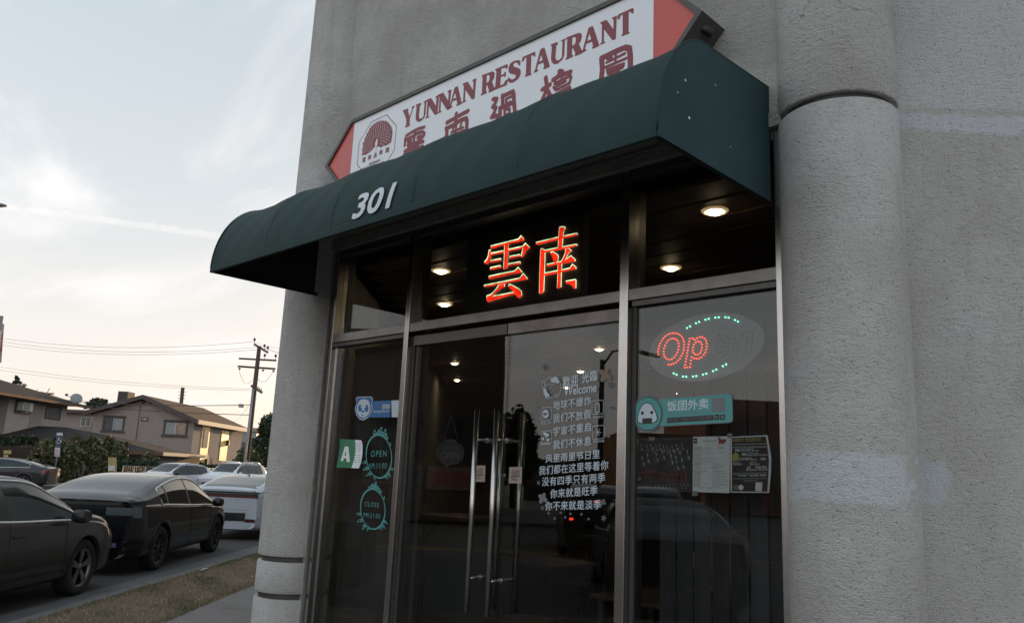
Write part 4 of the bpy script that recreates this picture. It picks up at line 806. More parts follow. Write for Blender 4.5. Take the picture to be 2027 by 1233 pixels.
mb = MB(); T_(mb, 'ARMY RESERVE', 1425, 165, 1800, 152, 45, offset=0.02); mb.build('title', 'st_yellow', p3_)
mb = MB()
for a in (('MORE THAN JUST AN EXTRA PAYCHECK',1440,208,1868,198,16),('20K',1450,295,1520,293,36),('ARMY RESERVE',1525,268,1700,264,15),('ENLISTMENT BONUS',1525,292,1765,288,16),('50K',1545,350,1612,348,36),('STUDENT LOAN',1620,322,1765,318,12),('REPAYMENT PROGRAM',1620,350,1890,346,18),('PRIOR SERVICE',1515,390,1680,386,16),('ENLISTMENT BONUS',1515,412,1745,408,18),('20K',1792,408,1868,406,34),
          ('MEDICAL',1420,450,1520,448,16),('INSURANCE',1422,474,1550,470,18),('DENTAL',1650,448,1740,446,16),('INSURANCE',1650,474,1785,470,18),('20',1612,526,1662,524,34),('MGIB 401K',1730,522,1880,518,36),('RETIREMENT PROGRAM',1602,550,1885,544,20),('$14,652',1500,628,1608,626,26),('$12,600',1655,628,1765,626,26),('$250',1795,628,1865,626,26),('JOIN THE TEAM',1570,692,1755,690,12)): T_(mb, *a, offset=0.012)
for y in (228, 240, 580, 602, 655): polypx(mb, [[(1425,y),(1880,y-6),(1880,y-3),(1425,y+3)]], *g5, Yq, thick=0.00005)
mb.build('lettering', 'st_paper', p3_)
polypx(MB(), [[(1420,330),(1462,305),(1502,330),(1505,415),(1420,420)]], *g5, Yq).build('yellow_flash', 'st_yellow', p3_)
mb = MB(); polypx(mb, [circ(1462, 772, 34, 20, 36), circ(1462, 772, 26, 20, 28)], *g5, Yq); polypx(mb, [star(1462, 772, 22)], *g5, Yq); mb.build('seal', 'st_yellow', p3_)
mb = MB(); polypx(mb, [circ(1532, 772, 34, 20, 36)], *g5, Yq); polypx(mb, [[(1728,705),(1818,703),(1812,822),(1725,820)]], *g5, Yq); mb.build('seal_and_photo', 'st_paper', p3_)
for i, (x, y, w_, h_) in enumerate(((1290, 868, 6, 4), (1376, 976, 6, 5), (1445, 862, 5, 5), (1258, 876, 6, 5))):
    v = [at(x-w_, y-h_, YI+0.001), at(x+w_, y-h_+1, YI+0.001), at(x+w_-1, y+h_, YI+0.001), at(x-w_, y+h_, YI+0.001)]
    o = MB().prism([(p.x, p.z) for p in v], YI+0.0008, YI+0.0012, 'Y').build('adhesive_tape', 'tape'); tag(o, ['clear tape on the top edge of the dark poster', 'clear tape under the joint of the dark poster and the white notice', 'clear tape at the top between notice and recruiting poster', 'clear tape at the left corner of the dark poster'][i], 'tape', 'tape pieces round the posters')
# ---- oval LED sign
ov = thing('led_open_sign', 'oval acrylic sign spelling Open in lit red dots with green dotted arcs', 'illuminated sign', tuple(at(1400, 757, YI+0.03)))
g4 = ((1280,610), 7.708); Yo = YI+0.02
a_ = []
for k in range(72):
    a = 2*math.pi*k/72; x, y = 892*math.cos(a), 500*math.sin(a); c_, s_ = math.cos(-0.21), math.sin(-0.21); a_.append((915+x*c_-y*s_, 592+x*s_*1.0+y*c_+ 0))
m = bpy.data.materials.new('acrylic'); m.use_nodes = True; b = m.node_tree.nodes['Principled BSDF']; b.inputs['Base Color'].default_value = (0.24, 0.29, 0.31, 1); b.inputs['Alpha'].default_value = 0.5; b.inputs['Roughness'].default_value = 0.3; MATS['acrylic'] = m
polypx(MB(), [a_], *g4, Yo, thick=0.002).build('acrylic_panel', 'acrylic', ov)
def dots(name, pts, m, r=0.0032):
    mb = MB()
    for x, y in pts:
        p = at(1280+x/7.708, 610+y/7.708, Yo-0.004); mb.lathe([(0.0001, -0.006), (r*0.7, -0.0045), (r, -0.001), (r, 0.003)], (p.x, p.y, p.z), 8, 'Y')
    o = mb.build(name, m, ov); tag(o, kind='stuff')
def dense(pl, step):
    out = []; acc = 0
    for a, b in zip(pl, pl[1:]):
        l = math.hypot(b[0]-a[0], b[1]-a[1]); t = acc
        while t < l: out.append((a[0]+(b[0]-a[0])*t/l, a[1]+(b[1]-a[1])*t/l)); t += step
        acc = t-l
    return out
rd = [(177,710),(175,665),(180,622),(192,577),(208,537),(228,498),(254,462),(284,430),(317,405),(355,388),(395,380),(433,380),(471,388),(506,405),(535,433),(556,468),(568,508),(573,552),(571,597),(563,641),(549,685),(531,725),(508,765),(479,797),(446,826),(410,846),(371,858),(332,862),
 (404,459),(366,467),(329,491),(301,525),(281,568),(265,611),(258,657),(261,703),(274,743),(303,771),(343,783),(384,774),(418,747),(447,713),(468,672),(483,629),(491,582),(488,537),(471,495),(441,468),
 (657,461),(702,458),(733,481),(768,456),(809,440),(849,440),(883,461),(906,497),(916,538),(917,585),(908,630),(893,673),(870,711),(837,747),(800,768),(760,770),(721,762),(683,744),(676,796),(670,847),(663,897),(622,901),(583,905),(588,861),(596,817),(603,772),(611,728),(618,683),(626,639),(633,595),(641,550),(650,507),
 (787,503),(750,520),(722,553),(708,596),(703,640),(713,681),(742,706),(779,706),(817,683),(834,642),(844,599),(841,555),(823,519)]
gd = [(616,302),(661,276),(752,228),(800,209),(897,175),(947,161),(1048,143),(1100,138),(1201,137),(1251,144),(1347,180),(1393,205),(412,993),(457,1014),(554,1040),(604,1044),(707,1040),(758,1033),(860,1011),(910,996),(1013,958),(1063,935),(1163,882),(1212,854)]
of = [(205,790),(230,822),(260,845),(297,860),(1355,385),(1403,378),(1430,407),(1467,380),(1507,357),(1550,350),(1593,362),(1618,400),(1622,443),(1617,492),(1608,542),(1602,590),(1593,637),(1587,685),(1543,690),(1500,695),(1507,650),(1515,603),(1523,557),(1530,511),(1535,467),(1508,435),(1467,447),(1437,480),(1415,523),(1407,573),(1398,617),(1391,662),(1385,710),(1343,712),(1300,717),(1307,670),(1318,621),(1325,575),(1332,527),(1341,480),(1349,433),
 (975,562),(985,518),(1006,476),(1037,442),(1075,418),(1118,405),(1160,402),(1200,413),(1232,442),(1250,480),(1258,525),(1257,575),(1217,580),(1173,583),(1130,592),(1130,540),(1185,528),(1173,492),(1138,468),(1098,473),(1070,500),(1052,545),(1050,597),(1058,642),(1085,673),(1123,675),(1162,648),(1203,650),(1243,652),(1215,690),(1183,720),(1143,740),(973,607)]
dots('red_diodes', rd, 'ledred', 0.0036); dots('green_diodes', gd, 'ledgreen', 0.0042); dots('unlit_diodes', of, 'ledoff', 0.0034)
tag(MB().tube([at(1500, 622, Yo), at(1512, 628, Yo+0.01), at(1522, 645, Yo+0.01), at(1537, 650, Yo+0.01)], 0.0022, 6).build('cord', 'black_box', ov))
# ---- blinds
def blinds(label, x0, x1, z0, z1, y, m, ang, pitch=0.09):
    t = thing('vertical_blind', label, 'blind', ((x0+x1)/2, y, z0)); MB().box(x0, x1, y-0.02, y+0.02, z1, z1+0.04).build('head_rail', 'black_box', t)
    x = x0+pitch/2; i = 0; c_, s_ = math.cos(ang), math.sin(ang)
    while x < x1:
        hw = 0.042; q = ang+0.15*math.sin(i*2.3); c_, s_ = math.cos(q)*hw, math.sin(q)*hw
        MB().prism([(x-c_, y-s_), (x-c_*.4, y-s_*.4+0.006), (x+c_*.4, y+s_*.4+0.006), (x+c_, y+s_), (x+c_*.4, y+s_*.4+0.0075), (x-c_*.4, y-s_*.4+0.0075)], z0, z1).build('slat', m, t); x += pitch; i += 1
blinds('dark vertical blind behind the narrow left window', -5.38, -4.48, 0.12, 2.46, 0.24, 'blind', R(20)); blinds('grey vertical blind behind the window with the oval sign', -2.50, -1.66, 0.12, 2.46, 0.30, 'blind_b', R(35), 0.105)
# ================================================================ streets, ground, neighbours
mat('asphalt', (0.072, 0.069, 0.068), 0.85, bump=0.3, bscale=60, var=0.35, vscale=1.2)
mat('concrete', (0.20, 0.18, 0.165), 0.85, bump=0.25, bscale=80, var=0.3, vscale=2.5)
mat('concrete_gutter', (0.13, 0.13, 0.13), 0.8, bump=0.25, bscale=80, var=0.35, vscale=2)
mat('kerb', (0.15, 0.148, 0.14), 0.85, bump=0.3, bscale=50, var=0.45, vscale=4)
mat('soil', (0.19, 0.145, 0.105), 0.95, spec=0.08, bump=0.6, bscale=25, var=0.4, vscale=3)
mat('yellow_paint', (0.45, 0.32, 0.06), 0.7); mat('white_paint', (0.6, 0.6, 0.58), 0.7)
mat('brown_wall', (0.11, 0.085, 0.07), 0.9, spec=0.08, var=0.3, vscale=1)
mat('house_tan', (0.33, 0.28, 0.255), 0.9, spec=0.08, bump=0.5, bscale=14, var=0.12, vscale=1.5); mat('house_cream', (0.42, 0.37, 0.335), 0.9, spec=0.08, bump=0.4, bscale=14, var=0.15, vscale=1.2)
mat('roof_shingle', (0.05, 0.045, 0.043), 0.9, spec=0.08, bump=0.5, bscale=10, var=0.4, vscale=3); mat('roof_brown', (0.12, 0.08, 0.06), 0.9, spec=0.08, bump=0.5, bscale=10, var=0.3, vscale=3)
mat('trim_brown', (0.12, 0.10, 0.09), 0.7, spec=0.08, var=0.2, vscale=3); mat('fascia_red', (0.15, 0.085, 0.06), 0.7, spec=0.08); mat('fascia_pale', (0.50, 0.42, 0.34), 0.6, spec=0.08)
mat('panel_sunlit', (0.95, 0.66, 0.20), 0.4, var=0.3, vscale=1.5, bump=0.1, bscale=20, col2=(0.55, 0.36, 0.13)); mat('curtain', (0.35, 0.36, 0.37), 0.6, var=0.3, vscale=4); mat('curtain_dark', (0.10, 0.11, 0.12), 0.5, var=0.5, vscale=3)  # warm sunlight on the house panels is put into their yellow
mat('pane_dark', (0.04, 0.045, 0.05), 0.12, spec=0.6); mat('foil', (0.5, 0.36, 0.30), 0.3, 0.4, bump=0.8, bscale=6, var=0.5, vscale=4)
mat('iron', (0.03, 0.03, 0.03), 0.6); mat('white_metal', (0.55, 0.56, 0.56), 0.5); mat('grey_metal', (0.24, 0.245, 0.25), 0.5, 0.4); mat('wood_pole', (0.075, 0.055, 0.045), 0.9, bump=0.4, bscale=20, var=0.3, vscale=6); mat('wood_arm', (0.22, 0.14, 0.10), 0.85, var=0.3, vscale=6)
mat('leaf_dark', (0.045, 0.065, 0.028), 0.6, var=0.5, vscale=2.5, col2=(0.02, 0.035, 0.014)); mat('leaf_mid', (0.12, 0.125, 0.055), 0.6, var=0.55, vscale=1.4, col2=(0.055, 0.07, 0.03)); mat('leaf_dry', (0.16, 0.12, 0.05), 0.65, var=0.5, vscale=2)
mat('bark', (0.07, 0.055, 0.045), 0.9); mat('fence_wood', (0.07, 0.055, 0.045), 0.9, spec=0.08, var=0.4, vscale=5); mat('sign_blue', (0.045, 0.07, 0.12), 0.5); mat('board_tan', (0.42, 0.32, 0.14), 0.6, var=0.3, vscale=6); mat('sign_pink', (0.55, 0.22, 0.20), 0.5); mat('banner_white', (0.55, 0.53, 0.53), 0.6); mat('banner_red', (0.45, 0.04, 0.05), 0.6)
MST = Matrix(((V.x, U.x, 0, 0), (V.y, U.y, 0, 0), (0, 0, 1, 0), (0, 0, 0, 1)))    # (t, s, z) -> world: t across the side street, s along it
MSI = MST.inverted()
def W(t, s, z=0.0): return MST @ Vector((t, s, z))
def ats(x, y, S):
    d = ray(x, y); k = (S-CAM.dot(U))/d.dot(U); p = CAM+d*k; return Vector((p.dot(V), S, p.z))
def att(x, y, T):
    d = ray(x, y); k = (T-CAM.dot(V))/d.dot(V); p = CAM+d*k; return Vector((T, p.dot(U), p.z))
class SB(MB):
    """mesh builder working in street coordinates"""
    def build(s, *a, **k):
        s.v = [tuple(MST @ Vector(p)) for p in s.v]; return MB.build(s, *a, **k)
ZR = -0.13
T0, T1, S0_, S1_ = -7.12, -25.5, -7.2, -21.5
g = SB().box(-900, 900, -900, 900, -0.6, ZR).build('road', 'asphalt'); setting(g)
for nm, (a, b, c, d) in (('ground', (T0+0.15, 60, S0_+0.15, 150)), ('ground', (-200, T1, S0_+0.15, 300)), ('ground', (-200, T1, -160, S1_)), ('ground', (T0, 120, -160, S1_))):
    setting(SB().box(a, b, c, d, -0.3, -0.012).build(nm, 'concrete' if a > -100 and c > -100 else 'concrete'))
# kerb stones and gutter
SB().box(T0-0.62, T0, S0_, 150, -0.2, ZR+0.005).build('gutter', 'concrete_gutter')['kind'] = 'structure'
kb = bpy.data.objects.new('kerb', None); COL.objects.link(kb); kb['kind'] = 'structure'; ROOTM['kerb'] = Matrix()
s = S0_; i = 0
while s < 45:
    SB().box(T0, T0+0.148, s+0.005, s+1.52, -0.3, 0.0+0.003*math.sin(i*3)).build('kerb_stone', 'kerb', kb, bevel=0.015); s += 1.53; i += 1
s = S0_
while s < 60: SB().box(T1-0.15, T1, s, s+2.99, -0.3, 0.0).build('kerb_stone', 'kerb', kb); s += 3.0
SB().box(-200, T1-0.15, S0_, S0_+0.15, -0.3, 0).build('kerb_stone', 'kerb', kb); SB().box(T0, 60, S0_, S0_+0.15, -0.3, 0).build('kerb_stone', 'kerb', kb)
SB().box(T0, 120, S1_, S1_+.15, -0.3, 0).build('kerb_stone', 'kerb', kb); SB().box(-200, T1, S1_, S1_+.15, -0.3, 0).build('kerb_stone', 'kerb', kb)
sw = bpy.data.objects.new('pavement', None); COL.objects.link(sw); sw['kind'] = 'structure'; ROOTM['pavement'] = Matrix()
s = -6.9; i = 0
while s < 34:
    SB().box(-5.775+0.0, -4.42, s+0.006, s+1.494, -0.1, 0.0015*math.sin(i*5)).build('paving_slab', 'concrete', sw, bevel=0.006); s += 1.5; i += 1
t = -4.40
while t < 7:
    s = -6.9
    while s < 1.5:
        SB().box(t+0.006, t+1.394, s+0.006, s+1.494, -0.1, 0.0).build('paving_slab', 'concrete', sw); s += 1.5
    t += 1.4
setting(SB().box(-6.965, -5.78, S0_+0.2, 60, -0.2, -0.006).build('verge', 'soil'))
for o_ in (0, 0.3): setting(SB().box(-16.4+o_, -16.3+o_, -5, 150, ZR, ZR+0.004).build('road_marking', 'yellow_paint'))
# dry verge grass
rnd = np.random.default_rng(4); n = 120000
s_ = 2.5+rnd.random(n)**0.75*26; t_ = -6.95+rnd.random(n)*1.2
pat = np.sin(s_*1.9+2*np.sin(t_*4.1))+np.sin(s_*4.7+t_*6)+0.8*rnd.standard_normal(n); edge_ = (np.abs(t_+6.37) > 0.48)
keep = (rnd.random(n) < np.where(edge_, 0.95, 0.25+0.22*np.clip(pat, 0, 2)))
for m_, nm, sel in (('grass_green', 'grass', (pat > 0.6) | (edge_ & (rnd.random(n) < 0.55))), ('grass_dry', 'grass', None)):
    pass
mat('grass_green', (0.14, 0.14, 0.065), 0.8); mat('grass_dry', (0.34, 0.255, 0.17), 0.85)
gsel = (pat > 0.7) | (edge_ & (rnd.random(n) < 0.5))
def blades(name, ms, mk):
    idx = np.nonzero(mk)[0]; k = len(idx); h = 0.010+0.028*rnd.random(k)*np.where(edge_[idx], 1.3, 0.8); an = rnd.random(k)*6.283; wd = 0.0025+0.0035*rnd.random(k); ln = 0.022*rnd.standard_normal((k, 2))
    c = np.stack([t_[idx], s_[idx]], 1); dxy = np.stack([np.cos(an), np.sin(an)], 1)*wd[:, None]
    v = np.zeros((k, 3, 3)); v[:, 0, :2] = c-dxy; v[:, 1, :2] = c+dxy; v[:, 2, :2] = c+ln; v[:, :2, 2] = -0.01; v[:, 2, 2] = h
    v = v.reshape(-1, 3); w3 = v @ np.array([[V.x, V.y, 0], [U.x, U.y, 0], [0, 0, 1]])
    me = bpy.data.meshes.new(name); me.from_pydata(w3.tolist(), [], [(3*i, 3*i+1, 3*i+2) for i in range(k)]); o = bpy.data.objects.new(name, me); COL.objects.link(o); me.materials.append(MATS[ms]); o['kind'] = 'stuff'; return o
tag(blades('grass', 'grass_green', keep & gsel), 'short green grass along the edges of the verge', 'grass', kind='stuff'); tag(blades('dry_grass', 'grass_dry', keep & ~gsel), 'dry brown grass and thatch of the verge', 'grass', kind='stuff')

# ---------------------------------------------------------------- foliage
def foliage(name, parent, blobs, n, size, m, seed=1, flat=0.5):
    r = np.random.default_rng(seed); vol = np.array([b[3]*b[4]*b[5] for b in blobs]); cnt = (n*vol/vol.sum()).astype(int)+1; P = []
    for b, c in zip(blobs, cnt):
        nc = max(4, c//26); d = r.standard_normal((nc, 3)); d /= np.linalg.norm(d, axis=1)[:, None]; rad = 0.45+0.55*r.random(nc)**0.5; cc = d*rad[:, None]*np.array(b[3:6])+np.array(b[:3])
        k = r.integers(0, nc, c); P.append(cc[k]+r.standard_normal((c, 3))*np.array(b[3:6])*0.13)
    P = np.concatenate(P); k = len(P); a = r.standard_normal((k, 3)); a /= np.linalg.norm(a, axis=1)[:, None]; b_ = np.cross(a, r.standard_normal((k, 3))); b_ /= np.linalg.norm(b_, axis=1)[:, None]
    sz = size*(0.5+r.random(k))[:, None]; v = np.stack([P-a*sz, P+b_*sz*flat, P+a*sz, P-b_*sz*flat], 1).reshape(-1, 3)
    me = bpy.data.meshes.new(name); me.from_pydata(v.tolist(), [], [(4*i, 4*i+1, 4*i+2, 4*i+3) for i in range(k)])
    return link(name, me, m, parent)
def plant(name, label, cat, base, blobs, n, size, m, seed=1, trunk=None, group=None, m2=None):
    t = thing(name, label, cat, tuple(base), group=group)
    foliage('crown', t, blobs, n, size, m, seed)
    if m2: foliage('dry_growth', t, blobs, n//5, size, m2, seed+50)
    tb = MB(); b = Vector(base)
    if trunk:
        h, r_ = trunk; h = min(9e9, 0.72*sum(q[2] for q in blobs)/len(blobs)); tb.tube([b, b+Vector((0.05*h, 0.02*h, h*.5)), b+Vector((0, 0, h))], r_, 8, r1=r_*.55)
        for q in range(4):
            a = q*1.7+seed; tb.tube([b+Vector((0, 0, h*.75)), b+Vector((math.cos(a)*h*.2, math.sin(a)*h*.2, h*1.1)), b+Vector((math.cos(a)*h*.3, math.sin(a)*h*.3, h*1.35))], r_*.4, 6, r1=r_*.15)
    else:
        for q in range(3): tb.tube([b, b+Vector((0.2*math.cos(q*2), 0.2*math.sin(q*2), 0.9))], 0.03, 6)
    tb.build('trunk', 'bark', t); return t
def blob(px, py, D, rw, rh, rd=None):
    p = atd(px, py, D); k = D/F_PX*0.9; return (p.x, p.y, p.z, rw*k, (rd or rw)*k, rh*k)
# ---------------------------------------------------------------- houses over the street
def winrect(par, S, x0, y0, x1, y1, frame='trim_brown', fw_=0.16, panes=(('curtain', 0, .5), ('curtain', .5, 1)), sill=True, lab=None, depth=0.06):
    a, b = ats(x0, y0, S), ats(x1, y1, S); c, d = ats(x0, y1, S), ats(x1, y0, S)
    t0, t1 = (a.x+c.x)/2, (b.x+d.x)/2; z1, z0 = (a.z+d.z)/2, (b.z+c.z)/2
    w_ = SB(); w_.box(t0-fw_, t1+fw_, S-depth, S+0.02, z1, z1+fw_); w_.box(t0-fw_, t1+fw_, S-depth, S+0.02, z0-fw_, z0); w_.box(t0-fw_, t0, S-depth, S+0.02, z0, z1); w_.box(t1, t1+fw_, S-depth, S+0.02, z0, z1)
    if sill: w_.box(t0-fw_*1.7, t1+fw_*1.7, S-depth-0.05, S, z0-fw_*1.3, z0-fw_*.6); w_.box(t0-fw_*1.5, t1+fw_*1.5, S-depth-0.05, S, z1+fw_*.7, z1+fw_*1.3)
    o = w_.build('window', frame, par)
    if lab: o['label'] = lab
    for m, p, q in panes: SB().box(t0+(t1-t0)*p+0.02, t0+(t1-t0)*q-0.02, S-0.025, S-0.005, z0+0.02, z1-0.02).build('pane', m, o)
    if len(panes) > 1: SB().box(t0+(t1-t0)*.5-0.03, t0+(t1-t0)*.5+0.03, S-0.045, S-0.004, z0, z1).build('frame_bar', 'white_metal', o)
    return o, t0, t1, z0, z1
ZG = 0.25
S_ = 69.5
h1 = thing('gabled_house', 'two-storey tan stucco house with brown window surrounds and sunlit golden panels on its side', 'house', tuple(W(-33, S_, 0)))
pk = ats(290, 783, S_); re_ = ats(398, 832, S_); le = ats(172, 815, S_); wr = ats(382, 860, S_).x; wl_ = ats(181, 850, S_).x
print('house', pk, re_, le, wr, wl_)
SBK = S_+13
def wallz(t): return pk.z-0.35-(t-pk.x)*(pk.z-re_.z)/(re_.x-pk.x) if t > pk.x else pk.z-0.35-(pk.x-t)*(pk.z-le.z)/(pk.x-le.x)
poly = [(wl_, 0), (wr, 0), (wr, wallz(wr)), (pk.x, wallz(pk.x)), (wl_, wallz(wl_))]
SB().prism(poly, S_, SBK, 'Y').build('wall', 'house_tan', h1)
rf = SB()
for (a, b) in ((pk, re_), (pk, le)):
    rf.add([(a.x, S_-0.7, a.z), (b.x, S_-0.7, b.z), (b.x, SBK+.5, b.z), (a.x, SBK+.5, a.z), (a.x, S_-0.7, a.z-0.14), (b.x, S_-0.7, b.z-0.14), (b.x, SBK+.5, b.z-0.14), (a.x, SBK+.5, a.z-0.14)], [(0,1,2,3),(7,6,5,4),(0,4,5,1),(1,5,6,2),(2,6,7,3),(3,7,4,0)])
rfo = rf.build('roof', 'roof_brown', h1)
bb = SB()
for (a, b) in ((pk, re_), (pk, le)): bb.add([(a.x, S_-0.74, a.z+.02), (b.x, S_-0.74, b.z+.02), (b.x, S_-0.74, b.z-0.36), (a.x, S_-0.74, a.z-0.36), (a.x, S_-0.69, a.z+.02), (b.x, S_-0.69, b.z+.02), (b.x, S_-0.69, b.z-0.36), (a.x, S_-0.69, a.z-0.36)], [(0,1,2,3),(7,6,5,4),(0,4,5,1),(1,5,6,2),(2,6,7,3),(3,7,4,0)])
bb.build('barge_board', 'trim_brown', rfo)
SB().box(re_.x-0.02, re_.x+0.10, S_-0.72, SBK+.5, re_.z-0.36, re_.z+0.02).build('fascia', 'fascia_pale', rfo)
winrect(h1, S_, 207, 827, 243, 851, panes=(('curtain_dark', 0, .55), ('curtain', .55, 1)), lab='left upper window with a pale blind')
winrect(h1, S_, 327, 836, 368, 860, panes=(('curtain', 0, .5), ('foil', .5, 1)), lab='right upper window with crumpled foil in one half')
winrect(h1, S_, 281, 827, 292, 832, fw_=0.05, sill=False)
for x in (281, 296): a = ats(x, 790, S_); SB().box(a.x, a.x+0.32, S_-0.03, S_+0.01, a.z-0.45, a.z+0.1).build('gable_vent', 'trim_brown', h1)
wn, t0, t1, z0, z1 = winrect(h1, S_, 322, 903, 360, 931, panes=(('curtain_dark', 0, .5), ('curtain', .5, 1)), lab='barred lower window')
for k in range(13): t = t0+(t1-t0)*k/12; SB().tube([(t, S_-0.12, z0-.05), (t, S_-0.12, z1+.05)], 0.018, 5).build('bar', 'iron', wn)
SB().box(wl_+4.1, wl_+4.15, S_-0.04, S_, 0.5, 6.3).build('downpipe', 'trim_brown', h1)
# side wall facing the street: panels coloured golden for the low sun, windows, wall lanterns
TS = wr
def sidebox(nm, m, x0, x1, ytop, ybot, out=0.05, par=None):
    a, b = att(x0, ytop, TS), att(x1, ytop, TS); c = att((x0+x1)/2, ybot, TS)
    return SB().box(TS+0.002, TS+out, a.y, b.y, max(0.1, c.z), (a.z+b.z)/2).build(nm, m, par or h1), a.y, b.y, c.z, (a.z+b.z)/2
pnl, a, b, z0, z1 = sidebox('sunlit_panel', 'panel_sunlit', 401, 416, 843, 915)
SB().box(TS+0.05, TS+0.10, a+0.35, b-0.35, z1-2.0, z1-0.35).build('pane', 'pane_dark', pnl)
pn2, a, b, z0, z1 = sidebox('sunlit_panel', 'panel_sunlit', 439, 453, 853, 912)
sidebox('side_door', 'trim_brown', 419, 427, 908, 930, 0.04)
for par_, x, y in ((pn2, 448, 876), (pnl, 405, 913)):
    p = att(x, y, TS); SB().box(TS+0.05, TS+0.3, p.y-0.12, p.y+0.12, p.z-0.3, p.z+0.25).build('wall_lantern', 'iron', par_)
# rooftop cooler
def roofbox(label, x0, y0, x1, y1, S, dep, m='grey_metal', m2=None):
    a, b = ats(x0, y0, S), ats(x1, y1, S); t = thing('rooftop_cooler', label, 'cooler', tuple(W((a.x+b.x)/2, S+dep/2, b.z))); o = SB(); o.box(a.x, b.x, S, S+dep, b.z-.3, a.z).build('cabinet', m, t, bevel=0.03)
    for k in range(5): z = b.z+0.1+(a.z-b.z-.2)*k/5; SB().box(a.x+.08, b.x-.08, S-0.02, S, z, z+0.05).build('louvre', 'iron', t)
roofbox('dark evaporative cooler standing on the left slope of the tan gabled roof', 234, 774, 251, 794, S_+2, 1.4, 'trim_brown')
# wing joining the tan house on the left
wg = thing('house_wing', 'low flat-eaved tan wing between the cream apartment block and the gabled house', 'house', tuple(W(-40, S_+3, 0)))
a, b = ats(118, 816, S_+3), ats(183, 816, S_+3); SB().box(a.x, b.x+.1, S_+3, S_+9, 0, b.z-.15).build('wall', 'house_tan', wg)
SB().box(a.x-.5, b.x+.3, S_+2.3, S_+9.5, b.z-.15, b.z+0.15).build('roof', 'trim_brown', wg)
winrect(wg, S_+3, 161, 826, 180, 843, frame='white_metal', fw_=0.06, panes=(('pane_dark', 0, .5), ('pane_dark', .5, 1)), sill=False)
# cream two-storey block at the left: the wall in view runs along the street
T2 = -38.0
h2 = thing('apartment_block', 'cream two-storey apartment block with dark shallow roof and window air conditioner at the far left', 'building', tuple(W(T2, 58, 0)))
ka, kb_ = att(13, 820, T2).y, att(130, 830, T2).y; ze = (att(13, 777, T2-0).z+att(130, 806, T2).z)/2; print('block', ka, kb_, att(13, 777, T2).z, att(130, 806, T2).z)
SB().box(T2-9, T2, ka, kb_, 0, ze).build('wall', 'house_cream', h2); SB().box(T2-9, T2-1.4, ka-12, ka-.01, 0, ze).build('wall', 'house_tan', h2)
for k in range(4): SB().box(T2-1.39, T2-1.3, ka-2.2-k*2.6, ka-1.2-k*2.6, ze-2.6, ze-.6).build('shutter', 'iron', h2)
rf = SB(); o1, zr = 1.1, ze+1.7; rf.add([(T2+o1, ka-13, ze), (T2+o1, kb_+1.6, ze), (T2-10, kb_+1.6, ze), (T2-10, ka-13, ze), (T2-4.4, ka-13, zr), (T2-4.4, kb_-3.6, zr)], [(0,1,5,4),(1,2,5),(2,3,4,5),(0,4,3),(3,2,1,0)]); rfo = rf.build('roof', 'roof_shingle', h2)
SB().box(T2+o1+.002, T2+o1+.06, ka-13, kb_+1.6, ze-.14, ze+.02).build('fascia', 'fascia_red', rfo)
def sidewin(x0, x1, yt, yb, panes, lab=None):
    a, b = att(x0, yt, T2), att(x1, yt+(x1-x0)*.2, T2); z1 = (a.z+b.z)/2; z0 = att((x0+x1)/2, yb+(x1-x0)*.1, T2).z
    w_ = SB(); w_.box(T2+.002, T2+.06, a.y-.06, b.y+.06, z1, z1+.06); w_.box(T2+.002, T2+.06, a.y-.06, b.y+.06, z0-.06, z0); w_.box(T2+.002, T2+.06, a.y-.06, a.y, z0, z1); w_.box(T2+.002, T2+.06, b.y, b.y+.06, z0, z1)
    o = w_.build('window', 'trim_brown', h2)
    if lab: o['label'] = lab
    for m, p, q in panes: SB().box(T2+.002, T2+.03, a.y+(b.y-a.y)*p+.02, a.y+(b.y-a.y)*q-.02, z0+.01, z1-.01).build('pane', m, o)
    return o, a.y, b.y, z0, z1
w1, y0, y1, z0, z1 = sidewin(32, 59, 793, 815, (('curtain_dark', 0, .35), ('curtain', .35, 1)), 'window holding an air conditioner')
SB().box(T2+.05, T2+.5, y0+.1, y0+1.3, z0+.15, z0+.75).build('air_conditioner', 'white_metal', w1, bevel=.03); SB().box(T2+.5, T2+.52, y0+.2, y0+.9, z0+.2, z0+.7).build('air_conditioner_grille', 'grey_metal', w1)
sidewin(92, 120, 803, 826, (('curtain_dark', 0, .35), ('curtain_dark', .35, 1)))
a, b = att(64, 795, T2), att(88, 800, T2); SB().box(T2+.002, T2+.03, a.y, b.y, ze-2.5, ze-.15).build('infill_panel', 'house_tan', h2)
c = att(80, 782, T2-4); t = thing('rooftop_cooler', 'pale boxy cooler on the roof of the cream block, its end lit by the sun', 'cooler', tuple(W(T2-4, c.y, zr-.5)))
u0, u1 = att(64, 775, T2-4), att(90, 780, T2-4); SB().box(T2-5, T2-3.2, u0.y, u1.y, zr-.6, u0.z).build('cabinet', 'grey_metal', t, bevel=.03); SB().box(T2-4.9, T2-3.3, u1.y+.002, u1.y+.03, zr-.5, u0.z-.05).build('end_panel', 'fascia_pale', t)  # paler end colour stands for sunlight on the cooler
for i, x in enumerate((36, 47)):
    c = att(x, 764, T2-4); t = thing('roof_vent', ['left of two capped vents on the cream block roof', 'right of two capped vents on the cream block roof'][i], 'vent', tuple(W(T2-4, c.y, zr-.3)), group='capped vents on the cream block')
    SB().tube([(T2-4, c.y, zr-.4), (T2-4, c.y, c.z)], .13, 10).build('pipe', 'grey_metal', t); SB().lathe([(0.0001, .22), (.26, .1), (.24, .02), (0.0001, 0)], (T2-4, c.y, c.z), 12).build('cap', 'grey_metal', t)
